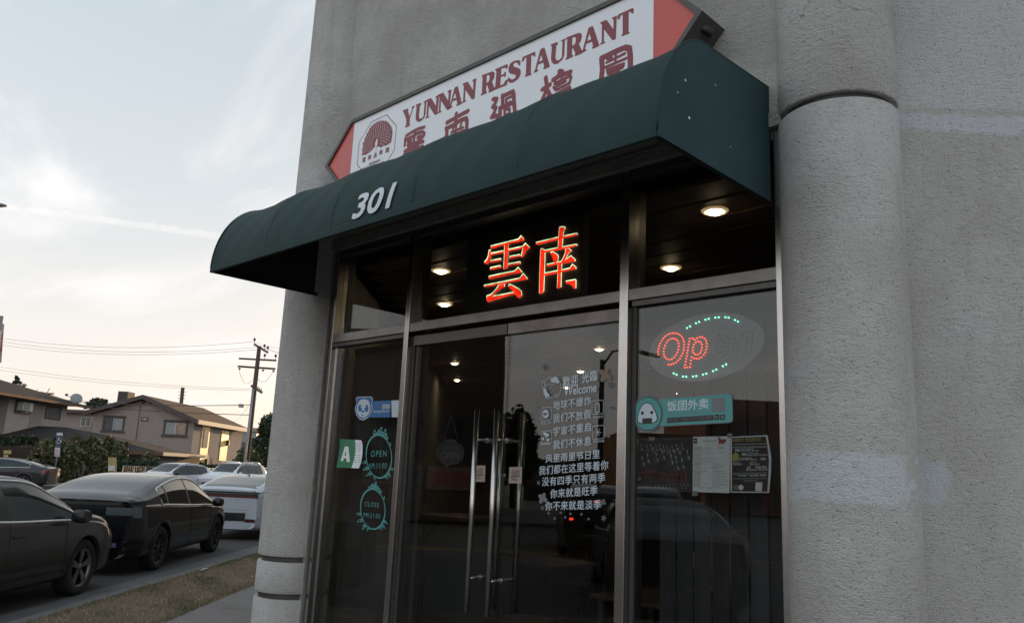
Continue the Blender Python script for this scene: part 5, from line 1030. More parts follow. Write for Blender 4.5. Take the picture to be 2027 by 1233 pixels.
# satellite dish
c = att(150, 806, T2+.6); a = Vector((T2+.6, c.y, ze)); t = thing('satellite_dish', 'grey satellite dish on a mast at the corner of the cream block roof', 'satellite dish', tuple(W(a.x, a.y, a.z)))
zc2 = att(150, 788, T2+.6).z; SB().tube([(a.x-.5, a.y-1.2, a.z), (a.x, a.y, a.z+.25), (a.x, a.y, zc2-.1)], .035, 8).build('mast', 'grey_metal', t)
dm = MB(); q = Matrix.Translation(W(a.x, a.y-.1, zc2)) @ Matrix.Rotation(R(43.5+35), 4, 'Z') @ Matrix.Rotation(R(68), 4, 'X'); dm.lathe([(0.0001, .09), (.2, .07), (.36, .02), (.44, -.04)], (0,0,0), 20); dm.v = [tuple(q @ Vector(p)) for p in dm.v]; dm.build('dish', 'grey_metal', t)
SB().tube([(a.x, a.y-.1, zc2-.2), (a.x-.6, a.y-.4, zc2+.2)], .025, 6).build('feed_arm', 'grey_metal', t); SB().box(a.x-.72, a.x-.55, a.y-.5, a.y-.35, zc2+.12, zc2+.3).build('receiver', 'iron', t)
# bungalow in front
SD = 52.0
h3 = thing('bungalow', 'low bungalow with dark hipped roof and a red fascia, half hidden by the ivy hedge', 'house', tuple(W(-38, SD, 0)))
a0, a1, a2, a3 = ats(-30, 868, SD), ats(235, 890, SD), ats(58, 842, SD+5), ats(131, 849, SD+5)
zeb = ats(60, 868, SD).z
SB().box(a0.x+.6, a1.x-2.0, SD+.9, SD+9, 0, zeb).build('wall', 'house_cream', h3)
rf = SB(); zr = a2.z; rf.add([(a0.x, SD, zeb), (a1.x-1.0, SD, zeb), (a1.x-1.0, SD+10, zeb), (a0.x, SD+10, zeb), (a2.x, SD+5, zr), (a3.x, SD+5, zr)], [(0,1,5,4),(1,2,5),(2,3,4,5),(3,0,4),(3,2,1,0)]); rfo = rf.build('roof', 'roof_shingle', h3)
SB().box(a0.x, a1.x-1.0, SD-.05, SD-.003, zeb-.25, zeb+.03).build('fascia', 'fascia_red', rfo)
p0, p1 = ats(187, 862, SD+3), ats(322, 896, SD-1.0); zp = p1.z
rf = SB(); rf.add([(p0.x-2, SD-1.0, zp+.15), (p1.x, SD-1.0, zp), (p1.x, SD+7, zp), (p0.x-2, SD+7, zp+.15), (p0.x, SD+3, p0.z), (p0.x+1.0, SD+3, p0.z-.1)], [(0,1,5,4),(1,2,5),(2,3,4,5),(3,0,4),(3,2,1,0)]); rfo = rf.build('porch_roof', 'roof_shingle', h3)
SB().box(p0.x-2, p1.x+.03, SD-1.05, SD-1.003, zp-.18, zp+.05).build('fascia', 'fascia_red', rfo); SB().box(p1.x+.002, p1.x+.05, SD-1.0, SD+7, zp-.18, zp+.05).build('fascia', 'fascia_pale', rfo)
SB().box(p0.x, p1.x-.6, SD+.6, SD+7, 0, zp-.1).build('porch_wall', 'house_tan', h3)
for x in (242, 285): a = ats(x, 930, SD-.9); SB().box(a.x-.07, a.x+.07, SD-.95, SD-.8, 0, zp-.1).build('post', 'fascia_pale', h3)
# far buildings at the end of the street
fb = thing('distant_block', 'grey flat-roofed block far behind the golden side of the tan house', 'building', tuple(W(-36, 110, 0))); a, b = ats(458, 852, 110), ats(500, 930, 110); SB().box(a.x, b.x, 110, 120, 0, a.z).build('wall', 'grey_metal', fb)
SB().box(a.x-.3, b.x+.3, 109.6, 120, a.z, a.z+.5).build('parapet', 'house_tan', fb)
for k in range(3): SB().box(a.x+.4+k*1.1, a.x+1.1+k*1.1, 109.5+.48, 110.0, a.z-2.6, a.z-1.5).build('window', 'pane_dark', fb)
fc = thing('distant_house', 'small tan house with gable roof far along the side street', 'house', tuple(W(-30, 95, 0))); a, b = ats(458, 892, 95), ats(487, 930, 95); SB().box(a.x, b.x, 95, 103, 0, a.z).build('wall', 'house_tan', fc)
SB().add([(a.x-.4, 94.6, a.z), (b.x+.4, 94.6, a.z), (b.x+.4, 103, a.z), (a.x-.4, 103, a.z), (a.x-.4, 99, a.z+1.2), (b.x+.4, 99, a.z+1.2)], [(0,1,5,4),(2,3,4,5),(0,4,3),(1,2,5),(3,2,1,0)]).build('roof', 'roof_brown', fc)
fd = thing('distant_house', 'pale house glimpsed between the trees by the left column', 'house', tuple(W(-27, 120, 0))); a, b = ats(514, 872, 120), ats(545, 930, 120); SB().box(a.x, b.x+6, 120, 128, 0, a.z).build('wall', 'house_cream', fd)
SB().add([(a.x-.5, 119, a.z), (b.x+6.5, 119, a.z), (b.x+6.5, 129, a.z), (a.x-.5, 129, a.z), (a.x+2, 124, a.z+1.6), (b.x+4, 124, a.z+1.6)], [(0,1,5,4),(1,2,5),(2,3,4,5),(3,0,4),(3,2,1,0)]).build('roof', 'roof_shingle', fd)
# ---------------------------------------------------------------- hedges, trees, fence
def grd(px, D): p = atd(px, 940, D); return (p.x, p.y, 0.0)
bl = []
for px in range(72, 246, 11): bl.append(blob(px, 918+6*math.sin(px), 46+ (px-70)*0.03, 17, 34+5*math.sin(px*.7), 14)); bl.append(blob(px, 886+7*math.sin(px*.37)+ (12 if px < 90 else 0) + (10 if px > 215 else 0), 46.5+(px-70)*0.03, 13, 17, 12))
plant('ivy_hedge', 'tall ragged ivy hedge behind the parking sign, turning brown in patches', 'hedge', grd(160, 47), bl, 26000, 0.13, 'leaf_mid', 3, m2='leaf_dry')
bl = [blob(px, 935+4*math.sin(px), 48, 18, 20, 12) for px in range(-10, 75, 12)]; 
plant('shrub', 'low dark shrub row along the board fence at the far left', 'shrub', grd(30, 50), [blob(px, 874+3*math.sin(px), 51, 14, 9, 9) for px in range(-5, 75, 12)], 4000, 0.13, 'leaf_dark', 8)
plant('shrub', 'dark shrub in front of the bungalow porch', 'shrub', grd(265, 50), [blob(px, 925+3*math.sin(px), 50, 15, 17, 12) for px in range(242, 312, 12)], 6000, 0.11, 'leaf_dark', 11)
plant('shrub', 'leafy bush rising beside the porch post', 'shrub', grd(300, 51), [blob(292, 912, 51, 12, 16, 12), blob(305, 918, 51, 10, 14, 10)], 3000, 0.10, 'leaf_mid', 12)
plant('shrub', 'dark rounded shrub at the foot of the golden panel', 'shrub', grd(392, 66), [blob(394, 926, 66, 11, 11, 10), blob(388, 932, 66, 9, 12, 10)], 3000, 0.12, 'leaf_dark', 13)
plant('shrub', 'broad dark shrub row between the golden panels and the parked cars', 'shrub', grd(430, 63), [blob(px, 930+2*math.sin(px), 63, 12, 10, 10) for px in range(408, 462, 9)], 4500, 0.12, 'leaf_dark', 14)
plant('tree', 'round bushy tree lit pale green behind the utility pole', 'tree', grd(488, 66), [blob(488, 915, 66, 22, 30, 22), blob(500, 925, 66, 17, 24, 18), blob(474, 925, 66, 14, 20, 16)], 9000, 0.14, 'leaf_mid', 15, trunk=(2.0, 0.15))
plant('tree', 'darker tree beyond the utility pole, next to the left column', 'tree', grd(510, 78), [blob(505, 890, 78, 18, 24, 20), blob(520, 905, 78, 20, 30, 20)], 8000, 0.16, 'leaf_dark', 16, trunk=(3.0, 0.2))
plant('tree', 'tall dark tree crown cut off by the left column', 'tree', grd(538, 60), [blob(535, 845, 60, 22, 24, 22), blob(530, 866, 60, 16, 20, 18), blob(548, 875, 60, 20, 30, 20)], 9000, 0.12, 'leaf_dark', 17, trunk=(5.0, 0.22))
plant('tree', 'small conical tree poking above the cream block roof', 'tree', grd(33, 85), [blob(33, 758, 85, 8, 10, 8), blob(33, 768, 85, 10, 7, 9), blob(46, 767, 85, 7, 3, 6), blob(34, 749, 85, 4, 7, 4)], 1500, 0.15, 'leaf_dark', 18, trunk=(9.0, 0.2))
plant('tree', 'loose olive tree behind the valley of the tan roof', 'tree', grd(192, 95), [blob(190, 798, 95, 16, 9, 14), blob(202, 797, 95, 10, 9, 10), blob(175, 804, 95, 9, 6, 9)], 2600, 0.2, 'leaf_dark', 19, trunk=(8.0, 0.25))
fe = thing('board_fence', 'dark wooden board fence at the far left behind the hanging signs', 'fence', grd(30, 49.5))
a, b = atd(-30, 900, 49.5), atd(70, 903, 49.5); n_ = 34
for k in range(n_):
    p = a.lerp(b, k/n_); q = a.lerp(b, (k+.92)/n_); z = 1.95+.04*math.sin(k*2.1); d = (q-p); nn = Vector((-d.y, d.x, 0)).normalized()*.025
    MB().add([Vector((p.x, p.y, 0))-nn, Vector((q.x, q.y, 0))-nn, Vector((q.x, q.y, 0))+nn, Vector((p.x, p.y, 0))+nn]+[Vector((c.x, c.y, z))+o for c, o in ((p, -nn), (q, -nn), (q, nn), (p, nn))], [(0,3,2,1),(4,5,6,7),(0,1,5,4),(1,2,6,5),(2,3,7,6),(3,0,4,7)]).build('board', 'fence_wood', fe)
def sheetd(name, label, cat, x0, y0, x1, y1, D, m, txt=(), grp=None, sag=0):
    a, b, c, d = atd(x0, y1, D), atd(x1, y1+sag, D), atd(x1, y0+sag, D), atd(x0, y0, D); t = thing(name, label, cat, tuple((a+b)/2), group=grp)
    nn = FH*0.02; MB().add([a, b, c, d, a+nn, b+nn, c+nn, d+nn], [(0,1,2,3),(7,6,5,4),(0,4,5,1),(1,5,6,2),(2,6,7,3),(3,7,4,0)]).build('panel', m, t)
    for (tx, p, q, r_, s2, mm) in txt:
        v, f = textmesh(tx); P0, P1, P2 = atd(p, s2, D-0.03), atd(r_, s2+sag*.8, D-0.03), atd(p, q, D-0.03); MB().add([P0+(P1-P0)*float(u_[0])+(P2-P0)*float(u_[1]) for u_ in v], f).build('lettering', mm, t)
    return t
sheetd('fence_banner', 'white banner with red capitals cut by the left edge of the picture', 'banner', -14, 905, 18, 920, 48.8, 'banner_white', [('PLAYGROUND', -12, 907, 17, 912, 'banner_red'), ('PARKING', -10, 914, 14, 919, 'banner_red')])
sheetd('fence_banner', 'white banner with two red characters hung on the board fence', 'banner', 30, 907, 63, 919, 48.8, 'banner_white', [('國語', 40, 909, 54, 917, 'banner_red')], sag=2)
sheetd('fence_sign', 'upper yellow sign on the board fence', 'sign', 7, 891, 22, 898, 48.8, 'st_yellow', grp=None); sheetd('fence_sign', 'lower, smaller yellow sign on the board fence', 'sign', 7, 900, 16, 906, 48.8, 'st_yellow')
# chain fence
cf = thing('chain_fence', 'low chain fence with grey top rail before the porch shrubs', 'fence', grd(290, 46)); xs = list(range(240, 470, 22))
for x in xs: p = atd(x, 950, 46 if x < 330 else 46+(x-330)*.1); MB().tube([(p.x, p.y, 0), (p.x, p.y, 1.15)], .03, 6).build('post', 'grey_metal', cf)
pts = [atd(x, 950, 46 if x < 330 else 46+(x-330)*.1) for x in xs]; MB().tube([(p.x, p.y, 1.13) for p in pts], .022, 6).build('top_rail', 'grey_metal', cf)
mw = MB()
for p, q in zip(pts, pts[1:]):
    for k in range(6):
        for (u0, u1) in ((k/6, (k+2)/6), ((k+2)/6, k/6)): mw.tube([(p.x+(q.x-p.x)*u0, p.y+(q.y-p.y)*u0, 0.05), (p.x+(q.x-p.x)*u1, p.y+(q.y-p.y)*u1, 1.12)], .004, 3, cap=False)
tag(mw.build('wire_mesh', 'grey_metal', cf), kind='stuff')
# sunlit board and folding table
t = sheetd('leaning_board', 'yellowish framed board catching the low sun, in front of the hedge end', 'board', 214, 905, 230, 936, 45.5, 'board_tan'); a, b, c, d = atd(217, 909, 45.4), atd(228, 910, 45.4), atd(227, 918, 45.4), atd(216, 918, 45.4)  # yellow tint stands for low sun on the board
a, b, c, d = atd(214.5, 921, 45.44), atd(228, 921.5, 45.44), atd(227, 931, 45.44), atd(214, 931, 45.44); MB().add([a, b, c, d], [(0, 1, 2, 3)]).build('insert', 'banner_white', t)
t = thing('folding_table', 'small folding table with a yellow top beside the sunlit board', 'table', tuple(atd(235, 956, 45.5))); a, b = atd(224, 940, 45.5), atd(246, 941, 45.5); MB().bar(a, b, .5, .05).build('table_top', 'board_tan', t)
for k in (0.04, .5, .96): p = a.lerp(b, k); MB().bar(p, (p.x, p.y, 0.0), .04, .04, (0, 1, 0)).build('leg', 'fascia_pale', t)
# accessible parking sign
pb = atd(103.5, 966, 46.5); pt = atd(118.5, 862, 46.5); t = thing('parking_sign', 'blue accessible-parking sign over a red and white plate on a thin leaning post', 'street sign', (pb.x, pb.y, 0))
MB().tube([(pb.x, pb.y, 0), (pt.x, pt.y, pt.z+.2)], .045, 8).build('post', 'grey_metal', t)
def sgn4(par, nm, m, q4, D): p = [atd(x, y, D) for x, y in q4]; nn = FH*.01; return MB().add(p+[c+nn for c in p], [(0,1,2,3),(7,6,5,4),(0,4,5,1),(1,5,6,2),(2,6,7,3),(3,7,4,0)]).build(nm, m, par)
sgn4(t, 'blue_plate', 'sign_blue', [(109, 884), (120, 885), (124, 856), (112, 855)], 46.4); sgn4(t, 'header_strip', 'banner_white', [(112, 861), (123.4, 861.6), (124, 857), (112.6, 856.4)], 46.36)
sgn4(t, 'red_plate', 'banner_white', [(107.5, 903), (117.5, 904), (119, 886), (108.5, 885)], 46.4)
for (tx, x0, y0, x1, y1) in (('NO', 109.5, 892, 116, 889), ('PARKING', 108.5, 897, 117, 894.5), ('7-9', 109, 902, 115, 899)):
    v, f = textmesh(tx); P0, P1, P2 = atd(x0, y0, 46.36), atd(x1, y0+.5, 46.36), atd(x0+.3, y1, 46.36); MB().add([P0+(P1-P0)*float(u_[0])+(P2-P0)*float(u_[1]) for u_ in v], f).build('lettering', 'banner_red', t)
q = [atd(x, y, 46.36) for x, y in ((116.8, 866), (116.4, 871), (119.5, 871.3), (120.5, 875.5))]; mb = MB().tube(q, .022, 5); cc = atd(116.4, 874, 46.36); mb.tube([cc+RH*(.10*math.cos(a))+Vector((0, 0, .10*math.sin(a))) for a in [2.0+4.2*k/10 for k in range(11)]], .02, 5); hh = atd(117, 863.8, 46.36); mb.lathe([(.0001, -.03), (.035, 0), (.0001, .03)], tuple(hh), 8, 'Y'); mb.build('wheelchair_symbol', 'banner_white', t)
nb = thing('added_shade_block', 'plain brown block continuing the row beyond the restaurant, hidden by its left column', 'building', tuple(W(-.5, 45, 0))); SB().box(-4.3, 8, 17.5, 78, 0, 7.6).build('wall', 'brown_wall', nb); SB().box(-4.32, 8.02, 17.48, 78.02, 7.6, 7.9).build('parapet', 'house_tan', nb)  # unseen block added to shade the parked cars and darken their reflections
# ---------------------------------------------------------------- utility pole and wires
DP = 61.0; pb, pt = atd(485, 935, DP), atd(513.5, 685, DP)
up = thing('utility_pole', 'tall dark wooden utility pole with four crossarms beside the left column', 'utility pole', (pb.x, pb.y, 0))
MB().tube([(pb.x, pb.y, 0), (pb.x, pb.y, pb.z), (pt.x, pt.y, pt.z)], .30, 12, r1=.15).build('shaft', 'wood_pole', up)
a, b = atd(501, 770, DP-.3), atd(481.5, 938, DP-.3); MB().tube([a, b, (b.x, b.y, 0)], .09, 8).build('conduit', 'grey_metal', up)
c = atd(487, 922, DP-.35); MB().box(c.x-.08, c.x+.08, c.y-.03, c.y+.03, c.z-.45, c.z+.45).build('reflector_strip', 'st_yellow', up)
ends = {}
for i, (x0, y0, x1, y1, m, th, sk) in enumerate(((503, 681, 530.5, 698, 'wood_arm', .17, -1.6), (473, 709.5, 547, 713.5, 'wood_pole', .13, .3), (471, 725, 545, 730, 'wood_pole', .14, .3), (497, 763, 519, 777, 'wood_arm', .2, -1.6))):
    a, b = atd(x0, y0, DP), atd(x1, y1, DP); am = MB().bar(a, b, th*.7, th).build('crossarm', m, up)
    for k in ((0, .72, .95) if i == 0 else ((.68, .97) if i == 1 else ((.05, .68, .96) if i == 2 else (.6, .75, .9)))):
        p = a.lerp(b, k); h = .42 if i in (0, 1) else (.2 if i == 3 else -.25); r_ = .11 if i != 3 else .05
        MB().lathe([(.02, 0), (.02, h*.5), (r_, h*.55), (r_*.7, h*.75), (r_, h*.8), (.02, h*1.05)], tuple(p+Vector((0, 0, .05 if h > 0 else 0))), 8).build('insulator', 'iron', am); ends[(i, k)] = p+Vector((0, 0, h))
def wire(label, pts, sag, r_=.014, grp='overhead wires crossing the sky'):
    a, b = Vector(pts[0]), Vector(pts[1]); P = [a.lerp(b, k/24)-Vector((0, 0, sag*4*(k/24)*(1-k/24))) for k in range(25)]
    o = MB().tube(P, r_, 4, cap=False).build('power_line', 'iron'); tag(o, label, 'power line', grp); return o
for i, (y0, x1, y1) in enumerate(((660, 503, 676), (667, 521, 686), (674, 529, 690))):
    wire('thin high wire running left from the top crossarm, %s of three' % ('uppermost', 'middle', 'lowest')[i], (atd(-60, y0-2, 75), atd(x1, y1, DP)), 0.9, .011)
    wire('short high wire from the top crossarm to the left column, %s of three' % ('uppermost', 'middle', 'lowest')[i], (atd(x1, y1, DP), atd(640, y1+13, 40)), 0.3, .009)
wire('faint wire above the roofs, upper of the close pair', (atd(-60, 715, 80), atd(503, 770, DP)), 0.5, .010); wire('faint wire above the roofs, lower of the close pair', (atd(-60, 722, 80), atd(501, 773, DP)), 0.5, .010)
wire('dark cable along the roof line carrying a small grey splice box', (atd(60, 784, 75), atd(497, 801, DP)), 0.35, .028); wire('dark cable sloping across the tan gable below the splice box cable', (atd(60, 790, 75), atd(493, 821, DP)), 0.25, .026)
wire('cable crossing low over the cream roof toward the dish', (atd(90, 785, 64), atd(250, 800, 66)), 0.2, .018); wire('thin diagonal guy line right of the splice box', (atd(492, 803, DP), atd(458, 835, DP+8)), 0.3, .010)
a, b = atd(473, 802.5, DP), atd(484, 803.5, DP); t = tag(MB().bar(a, b, .18, .26).build('splice_box', 'grey_metal'), 'small grey splice box hanging on the cable left of the utility pole', 'cable box')
for i, (x0, y0, x1, y1, y2) in enumerate(((473, 733, 500, 752, 748), (542, 733, 508, 747, 748))):
    a, b = atd(x0, y0, DP), atd(x1, y1, DP); P = [a.lerp(b, k/10)-Vector((0, 0, 1.0*math.sin(math.pi*k/10)*(.6))) for k in range(11)]; MB().tube(P, .014, 4).build('jumper_wire', 'iron', up)
p2b = atd(360, 812, 96); p2t = atd(362, 767, 96); t = thing('utility_pole', 'short distant pole top standing behind the tan roof ridge', 'utility pole', (p2b.x, p2b.y, 0)); MB().tube([(p2b.x, p2b.y, 0), (p2t.x, p2t.y, p2t.z)], .28, 8, r1=.22).build('shaft', 'wood_pole', t)
for k in (.5, .9, 1.3): MB().bar((p2t.x-.4, p2t.y-.3, p2t.z-k), (p2t.x+.4, p2t.y+.3, p2t.z-k), .05, .05).build('peg', 'wood_pole', t)
# street lamp tip and sign plate cut by the left edge
a = atd(13.5, 407, 16); t = thing('street_lamp', 'tip of a street lamp head entering at the left edge of the sky', 'street lamp', (a.x-RH.x*3, a.y-RH.y*3, 0))
hd = MB(); c = a-RH*.38; q = Matrix.Translation(c) @ Matrix.Rotation(math.atan2(RH.y, RH.x), 4, 'Z'); hd.lathe([(.0001, .07), (.06, .06), (.11, .02), (.12, -.02), (.0001, -.05)], (0,0,0), 14); hd.v = [tuple(q @ Vector((p[0]*3.3, p[1], p[2]))) for p in hd.v]; hd.build('lamp_head', 'grey_metal', t)
pole = a-RH*3.0; MB().tube([(pole.x, pole.y, 0), (pole.x, pole.y, a.z-.6)], .1, 10, r1=.07).build('pole', 'grey_metal', t); MB().tube([Vector((pole.x, pole.y, a.z-.6)), pole+RH*.8+Vector((0, 0, -.1)), c], .035, 8).build('arm', 'grey_metal', t)
a, b, c, d = atd(-30, 712, 12), atd(2, 718, 12), atd(8, 641, 12), atd(-24, 636, 12); pc = atd(-10, 700, 12.05); t = thing('street_sign', 'edge of a grey street sign with a red border at the left margin', 'street sign', (pc.x, pc.y, 0)); nn = FH*.01
MB().add([a, b, c, d, a+nn, b+nn, c+nn, d+nn], [(0,1,2,3),(7,6,5,4),(0,4,5,1),(1,5,6,2),(2,6,7,3),(3,7,4,0)]).build('plate', 'grey_metal', t); MB().tube([(pc.x, pc.y, 0), (pc.x, pc.y, d.z+.1)], .03, 8).build('post', 'grey_metal', t)
q = [atd(x, y, 11.98) for x, y in ((-30, 694), (1.5, 698), (5, 655), (-26, 651))]; MB().add(q, [(0, 1, 2, 3)]).build('white_field', 'banner_white', t)
q = [atd(x, y, 11.97) for x, y in ((0.5, 696), (3, 662))]; MB().tube(q, .005, 6).build('red_border', 'banner_red', t)

a, b = atz(398, 1128, 0.02), atz(410, 1124, 0.02); mb = MB().bar(a, b, .03, .012); tag(mb.build('paper_scrap', 'banner_white'), 'small white paper scrap lying on the dry verge', 'litter')
a, b = atz(306, 1196, 0.01), atz(312, 1195, 0.012); mb = MB().bar(a, b, .04, .006); tag(mb.build('dead_leaf', 'leaf_dry'), 'curled dead leaf on the verge nearer the camera than the paper scrap', 'leaf')
# ================================================================ cars
def paint(name, col, rough=0.28, metal=0.3): return mat(name, col, rough, metal, coat=0.6, spec=0.1)
paint('paint_taupe', (0.026, 0.022, 0.020), 0.45, 0.0); paint('paint_black', (0.004, 0.0042, 0.0055), 0.45, 0.0); paint('paint_silver', (0.48, 0.51, 0.56), 0.35, 0.0); paint('paint_white', (0.62, 0.63, 0.65), 0.3, 0.0); paint('paint_graphite', (0.03, 0.031, 0.034), 0.4, 0.2)
mat('car_glass', (0.006, 0.008, 0.009), 0.03, spec=0.5); mat('car_glass_tint', (0.012, 0.026, 0.025), 0.04, spec=0.5); mat('tyre', (0.014, 0.014, 0.014), 0.85); mat('rim', (0.22, 0.20, 0.20), 0.35, 0.8); mat('rim_dark', (0.04, 0.04, 0.042), 0.4, 0.6)
mat('chrome', (0.85, 0.84, 0.83), 0.3, 0.45); mat('black_trim', (0.012, 0.012, 0.012), 0.45); mat('tail_red', (0.14, 0.008, 0.008), 0.2, coat=0.5); mat('tail_clear', (0.07, 0.085, 0.09), 0.15, coat=0.6); mat('head_clear', (0.45, 0.42, 0.38), 0.12, 0.2, coat=0.6); mat('plate', (0.30, 0.30, 0.30), 0.5); mat('plate_dark', (0.02, 0.02, 0.022), 0.5)
mat('decal', (0.10, 0.09, 0.17), 0.5); mat('wheel_well', (0.006, 0.006, 0.006), 1.0, spec=0.0)
def crom(pts, x):
    """smooth curve through (x, z) points"""
    xs = np.array([p[0] for p in pts]); zs = np.array([p[1] for p in pts]); m = np.gradient(zs, xs); x = np.clip(x, xs[0], xs[-1]); i = np.clip(np.searchsorted(xs, x)-1, 0, len(xs)-2)
    h = xs[i+1]-xs[i]; t = (x-xs[i])/h; return (2*t**3-3*t**2+1)*zs[i]+(t**3-2*t**2+t)*h*m[i]+(-2*t**3+3*t**2)*zs[i+1]+(t**3-t**2)*h*m[i+1]
def make_car(name, label, loc, rz, p, group=None, detail=True):
    L_, Wd, body = p['L'], p['W'], p['paint']; x0, x1 = -L_/2, L_/2
    car = thing(name, label, 'car', loc, rz, group)
    nx = p.get('n', 150); RE, RF = p.get('RE', .30), p.get('RF', .55)
    xs = np.linspace(x0+RE, x1-RF, nx); ends_r = [x0+RE*(1-math.sin(t*math.pi/2)) for t in np.linspace(1, 0, 8)[:-1]]; ends_f = [x1-RF+RF*math.sin(t*math.pi/2) for t in np.linspace(0, 1, 9)[1:]]
    st = [(x, 1-p.get('tr', .13)*(1-math.cos(math.pi/2*min(1, (x0+RE-x)/RE)))) for x in ends_r]+[(x, 1.0) for x in xs]+[(x, 1-p.get('tf', .26)*(1-math.cos(math.asin(min(1, (x-(x1-RF))/RF))))) for x in ends_f]
    def section(x, sc):
        zt, zb = float(crom(p['top'], x)), float(crom(p['belt'], x)); zb = min(zb, zt-0.035); w = Wd/2*sc*(1-0.035*abs(2*x/L_)**3); cab = zt-zb
        wr = w*0.90-0.40*max(0, cab-0.05); zs = p.get('sill', .22)+(0.04 if sc < 1 else 0)*(1-sc)*8
        ctl = [(w*.80, zs-.02), (w*.955, zs+.04), (w*.985, zs+.22), (w*1.0, .52), (w*.995, .5*(zb+.55)), (w*.965, zb-.012), (w*.945, zb), (wr+ (w*.945-wr)*.5+.012, zb+cab*.5), (wr, zt-.055 if cab > .12 else zt-.016), (wr*.86, zt-.022 if cab > .12 else zt-.008), (wr*.5, zt-.005), (0, zt)]
        return ctl
    segs = [2, 4, 6, 6, 4, 1, 4, 4, 3, 4, 5]; marks = np.concatenate([[0], np.cumsum(segs)]); NJ = int(marks[-1])+1
    G = []
    for x, sc in st:
        c = section(x, sc); row = []
        P = np.array(c)
        for i, sgm in enumerate(segs):
            a, b = P[i], P[i+1]; pa = P[i-1] if i > 0 else a; pb = P[i+2] if i+2 < len(P) else b*[-1, 1] if i == len(segs)-1 else b
            sharp = i in (5, 6) 
            for k in range(sgm):
                t = k/sgm
                if sharp or i in (4, 7): q = a+(b-a)*t
                else:
                    m0, m1 = (b-pa)/2, (pb-a)/2; q = (2*t**3-3*t**2+1)*a+(t**3-2*t**2+t)*m0+(-2*t**3+3*t**2)*b+(t**3-t**2)*m1
                row.append((x, max(0, q[0]), q[1]))
        row.append((x, 0.0, P[-1][1])); G.append(row)
    NX = len(G); wb = p['wb']; wx = (p.get('rx', -wb/2), p.get('rx', -wb/2)+wb); WR = p.get('wr', .335); AR = WR+.055
    V_ = []; idx = {}
    for sd_ in (1, -1):
        for i in range(NX):
            for j in range(NJ):
                if sd_ == -1 and j == NJ-1: idx[(sd_, i, j)] = idx[(1, i, j)]; continue
                idx[(sd_, i, j)] = len(V_); x, y, z = G[i][j]; V_.append((x, y*sd_, z))
    jb, jr = int(marks[6]), int(marks[8]); cls = {}
    win = p.get('win', (-1.5, 1.15)); pil = p.get('pillars', (-.1,)); ws, rs = p['windshield'], p['rearglass']
    for sd_ in (1, -1):
        for i in range(NX-1):
            for j in range(NJ-1):
                q = [G[i][j], G[i+1][j], G[i+1][j+1], G[i][j+1]]; cx = sum(a[0] for a in q)/4; cyy = sum(a[1] for a in q)/4; cz = sum(a[2] for a in q)/4; k = 'body'
                if j < jb-1 and any(math.hypot(cx-w_, cz-WR-0.01) < AR for w_ in wx): continue
                h = G[i][jr][2]-G[i][jb][2]
                if jb <= j < jr and h > p.get('hmin', .16) and win[0] < cx < win[1]:
                    fr_ = (j-jb+.5)/(jr-jb)
                    if fr_ < .9 and fr_ > 0.05: k = ('side_window', sd_, sum(cx > a for a in pil))
                    if any(abs(cx-a) < .035 for a in pil): k = ('pillar', sd_, 0)
                if j >= jr+1:
                    if ws[0] < cx < ws[1] and cyy < ws[2]: k = 'windshield'
                    elif rs[0] < cx < rs[1] and cyy < rs[2]: k = 'rear_window'
                f = (idx[(sd_, i, j)], idx[(sd_, i+1, j)], idx[(sd_, i+1, j+1)], idx[(sd_, i, j+1)]); cls.setdefault(k, []).append(f if sd_ == 1 else f[::-1])
    # end caps, slightly bulged
    NC = 14
    def capx(end, y, z, i):
        w = max(G[i][j][1] for j in range(NJ)); e_ = p.get('tilt_r', 0.0) if end < 0 else p.get('tilt_f', 0.0)
        return end*(L_/2+.05*max(0, 1-(y/max(w, .01))**2)) + e_*(z-.6)
    for end, i in ((-1, 0), (1, NX-1)):
        rows = []
        for j in range(NJ-1):
            yy, z = G[i][j][1], G[i][j][2]; r = []
            for c in range(NC+1):
                y = -yy+2*yy*c/NC
                if c == 0: r.append(idx[(-1, i, j)])
                elif c == NC: r.append(idx[(1, i, j)])
                else: V_.append((capx(end, y, z, i), y, z)); r.append(len(V_)-1)
            rows.append(r)
        for a, b in zip(rows, rows[1:]):
            for c in range(NC): f = (a[c], a[c+1], b[c+1], b[c]); cls['body'].append(f if end > 0 else f[::-1])
        top = rows[-1]; ctr = idx[(1, i, NJ-1)]
        for c in range(NC): cls['body'].append((top[c], top[c+1], ctr))
    def sub(name_, faces, m, par=None, push=0.0):
        used = sorted({v for f in faces for v in f}); mp_ = {v: k for k, v in enumerate(used)}; me = bpy.data.meshes.new(name_); me.from_pydata([V_[v] for v in used], [], [tuple(mp_[v] for v in f) for f in faces]); me.update()
        for q in me.polygons: q.use_smooth = True
        return link(name_, me, m, par or car, local=True)
    bo = sub('body', cls['body'], body)
    for k, fs in cls.items():
        if k == 'body': continue
        if k == 'windshield': sub('windshield', fs, 'car_glass')
        elif k == 'rear_window': sub('rear_window', fs, 'car_glass')
        elif k[0] == 'side_window': sub('side_window', fs, p.get('glass', 'car_glass'))
        else: [sub('pillar', g_, 'black_trim') for g_ in ([f for f in fs if sum(V_[v][0] for v in f)/4 > sum(p.get('pillars', (0,)))/len(p.get('pillars', (0,)))], [f for f in fs if sum(V_[v][0] for v in f)/4 <= sum(p.get('pillars', (0,)))/len(p.get('pillars', (0,)))]) if g_]
    MB().box(x0+.25, x1-.35, -Wd/2+.30, Wd/2-.30, .2, .82).build('underbody', 'wheel_well', car, local=True)
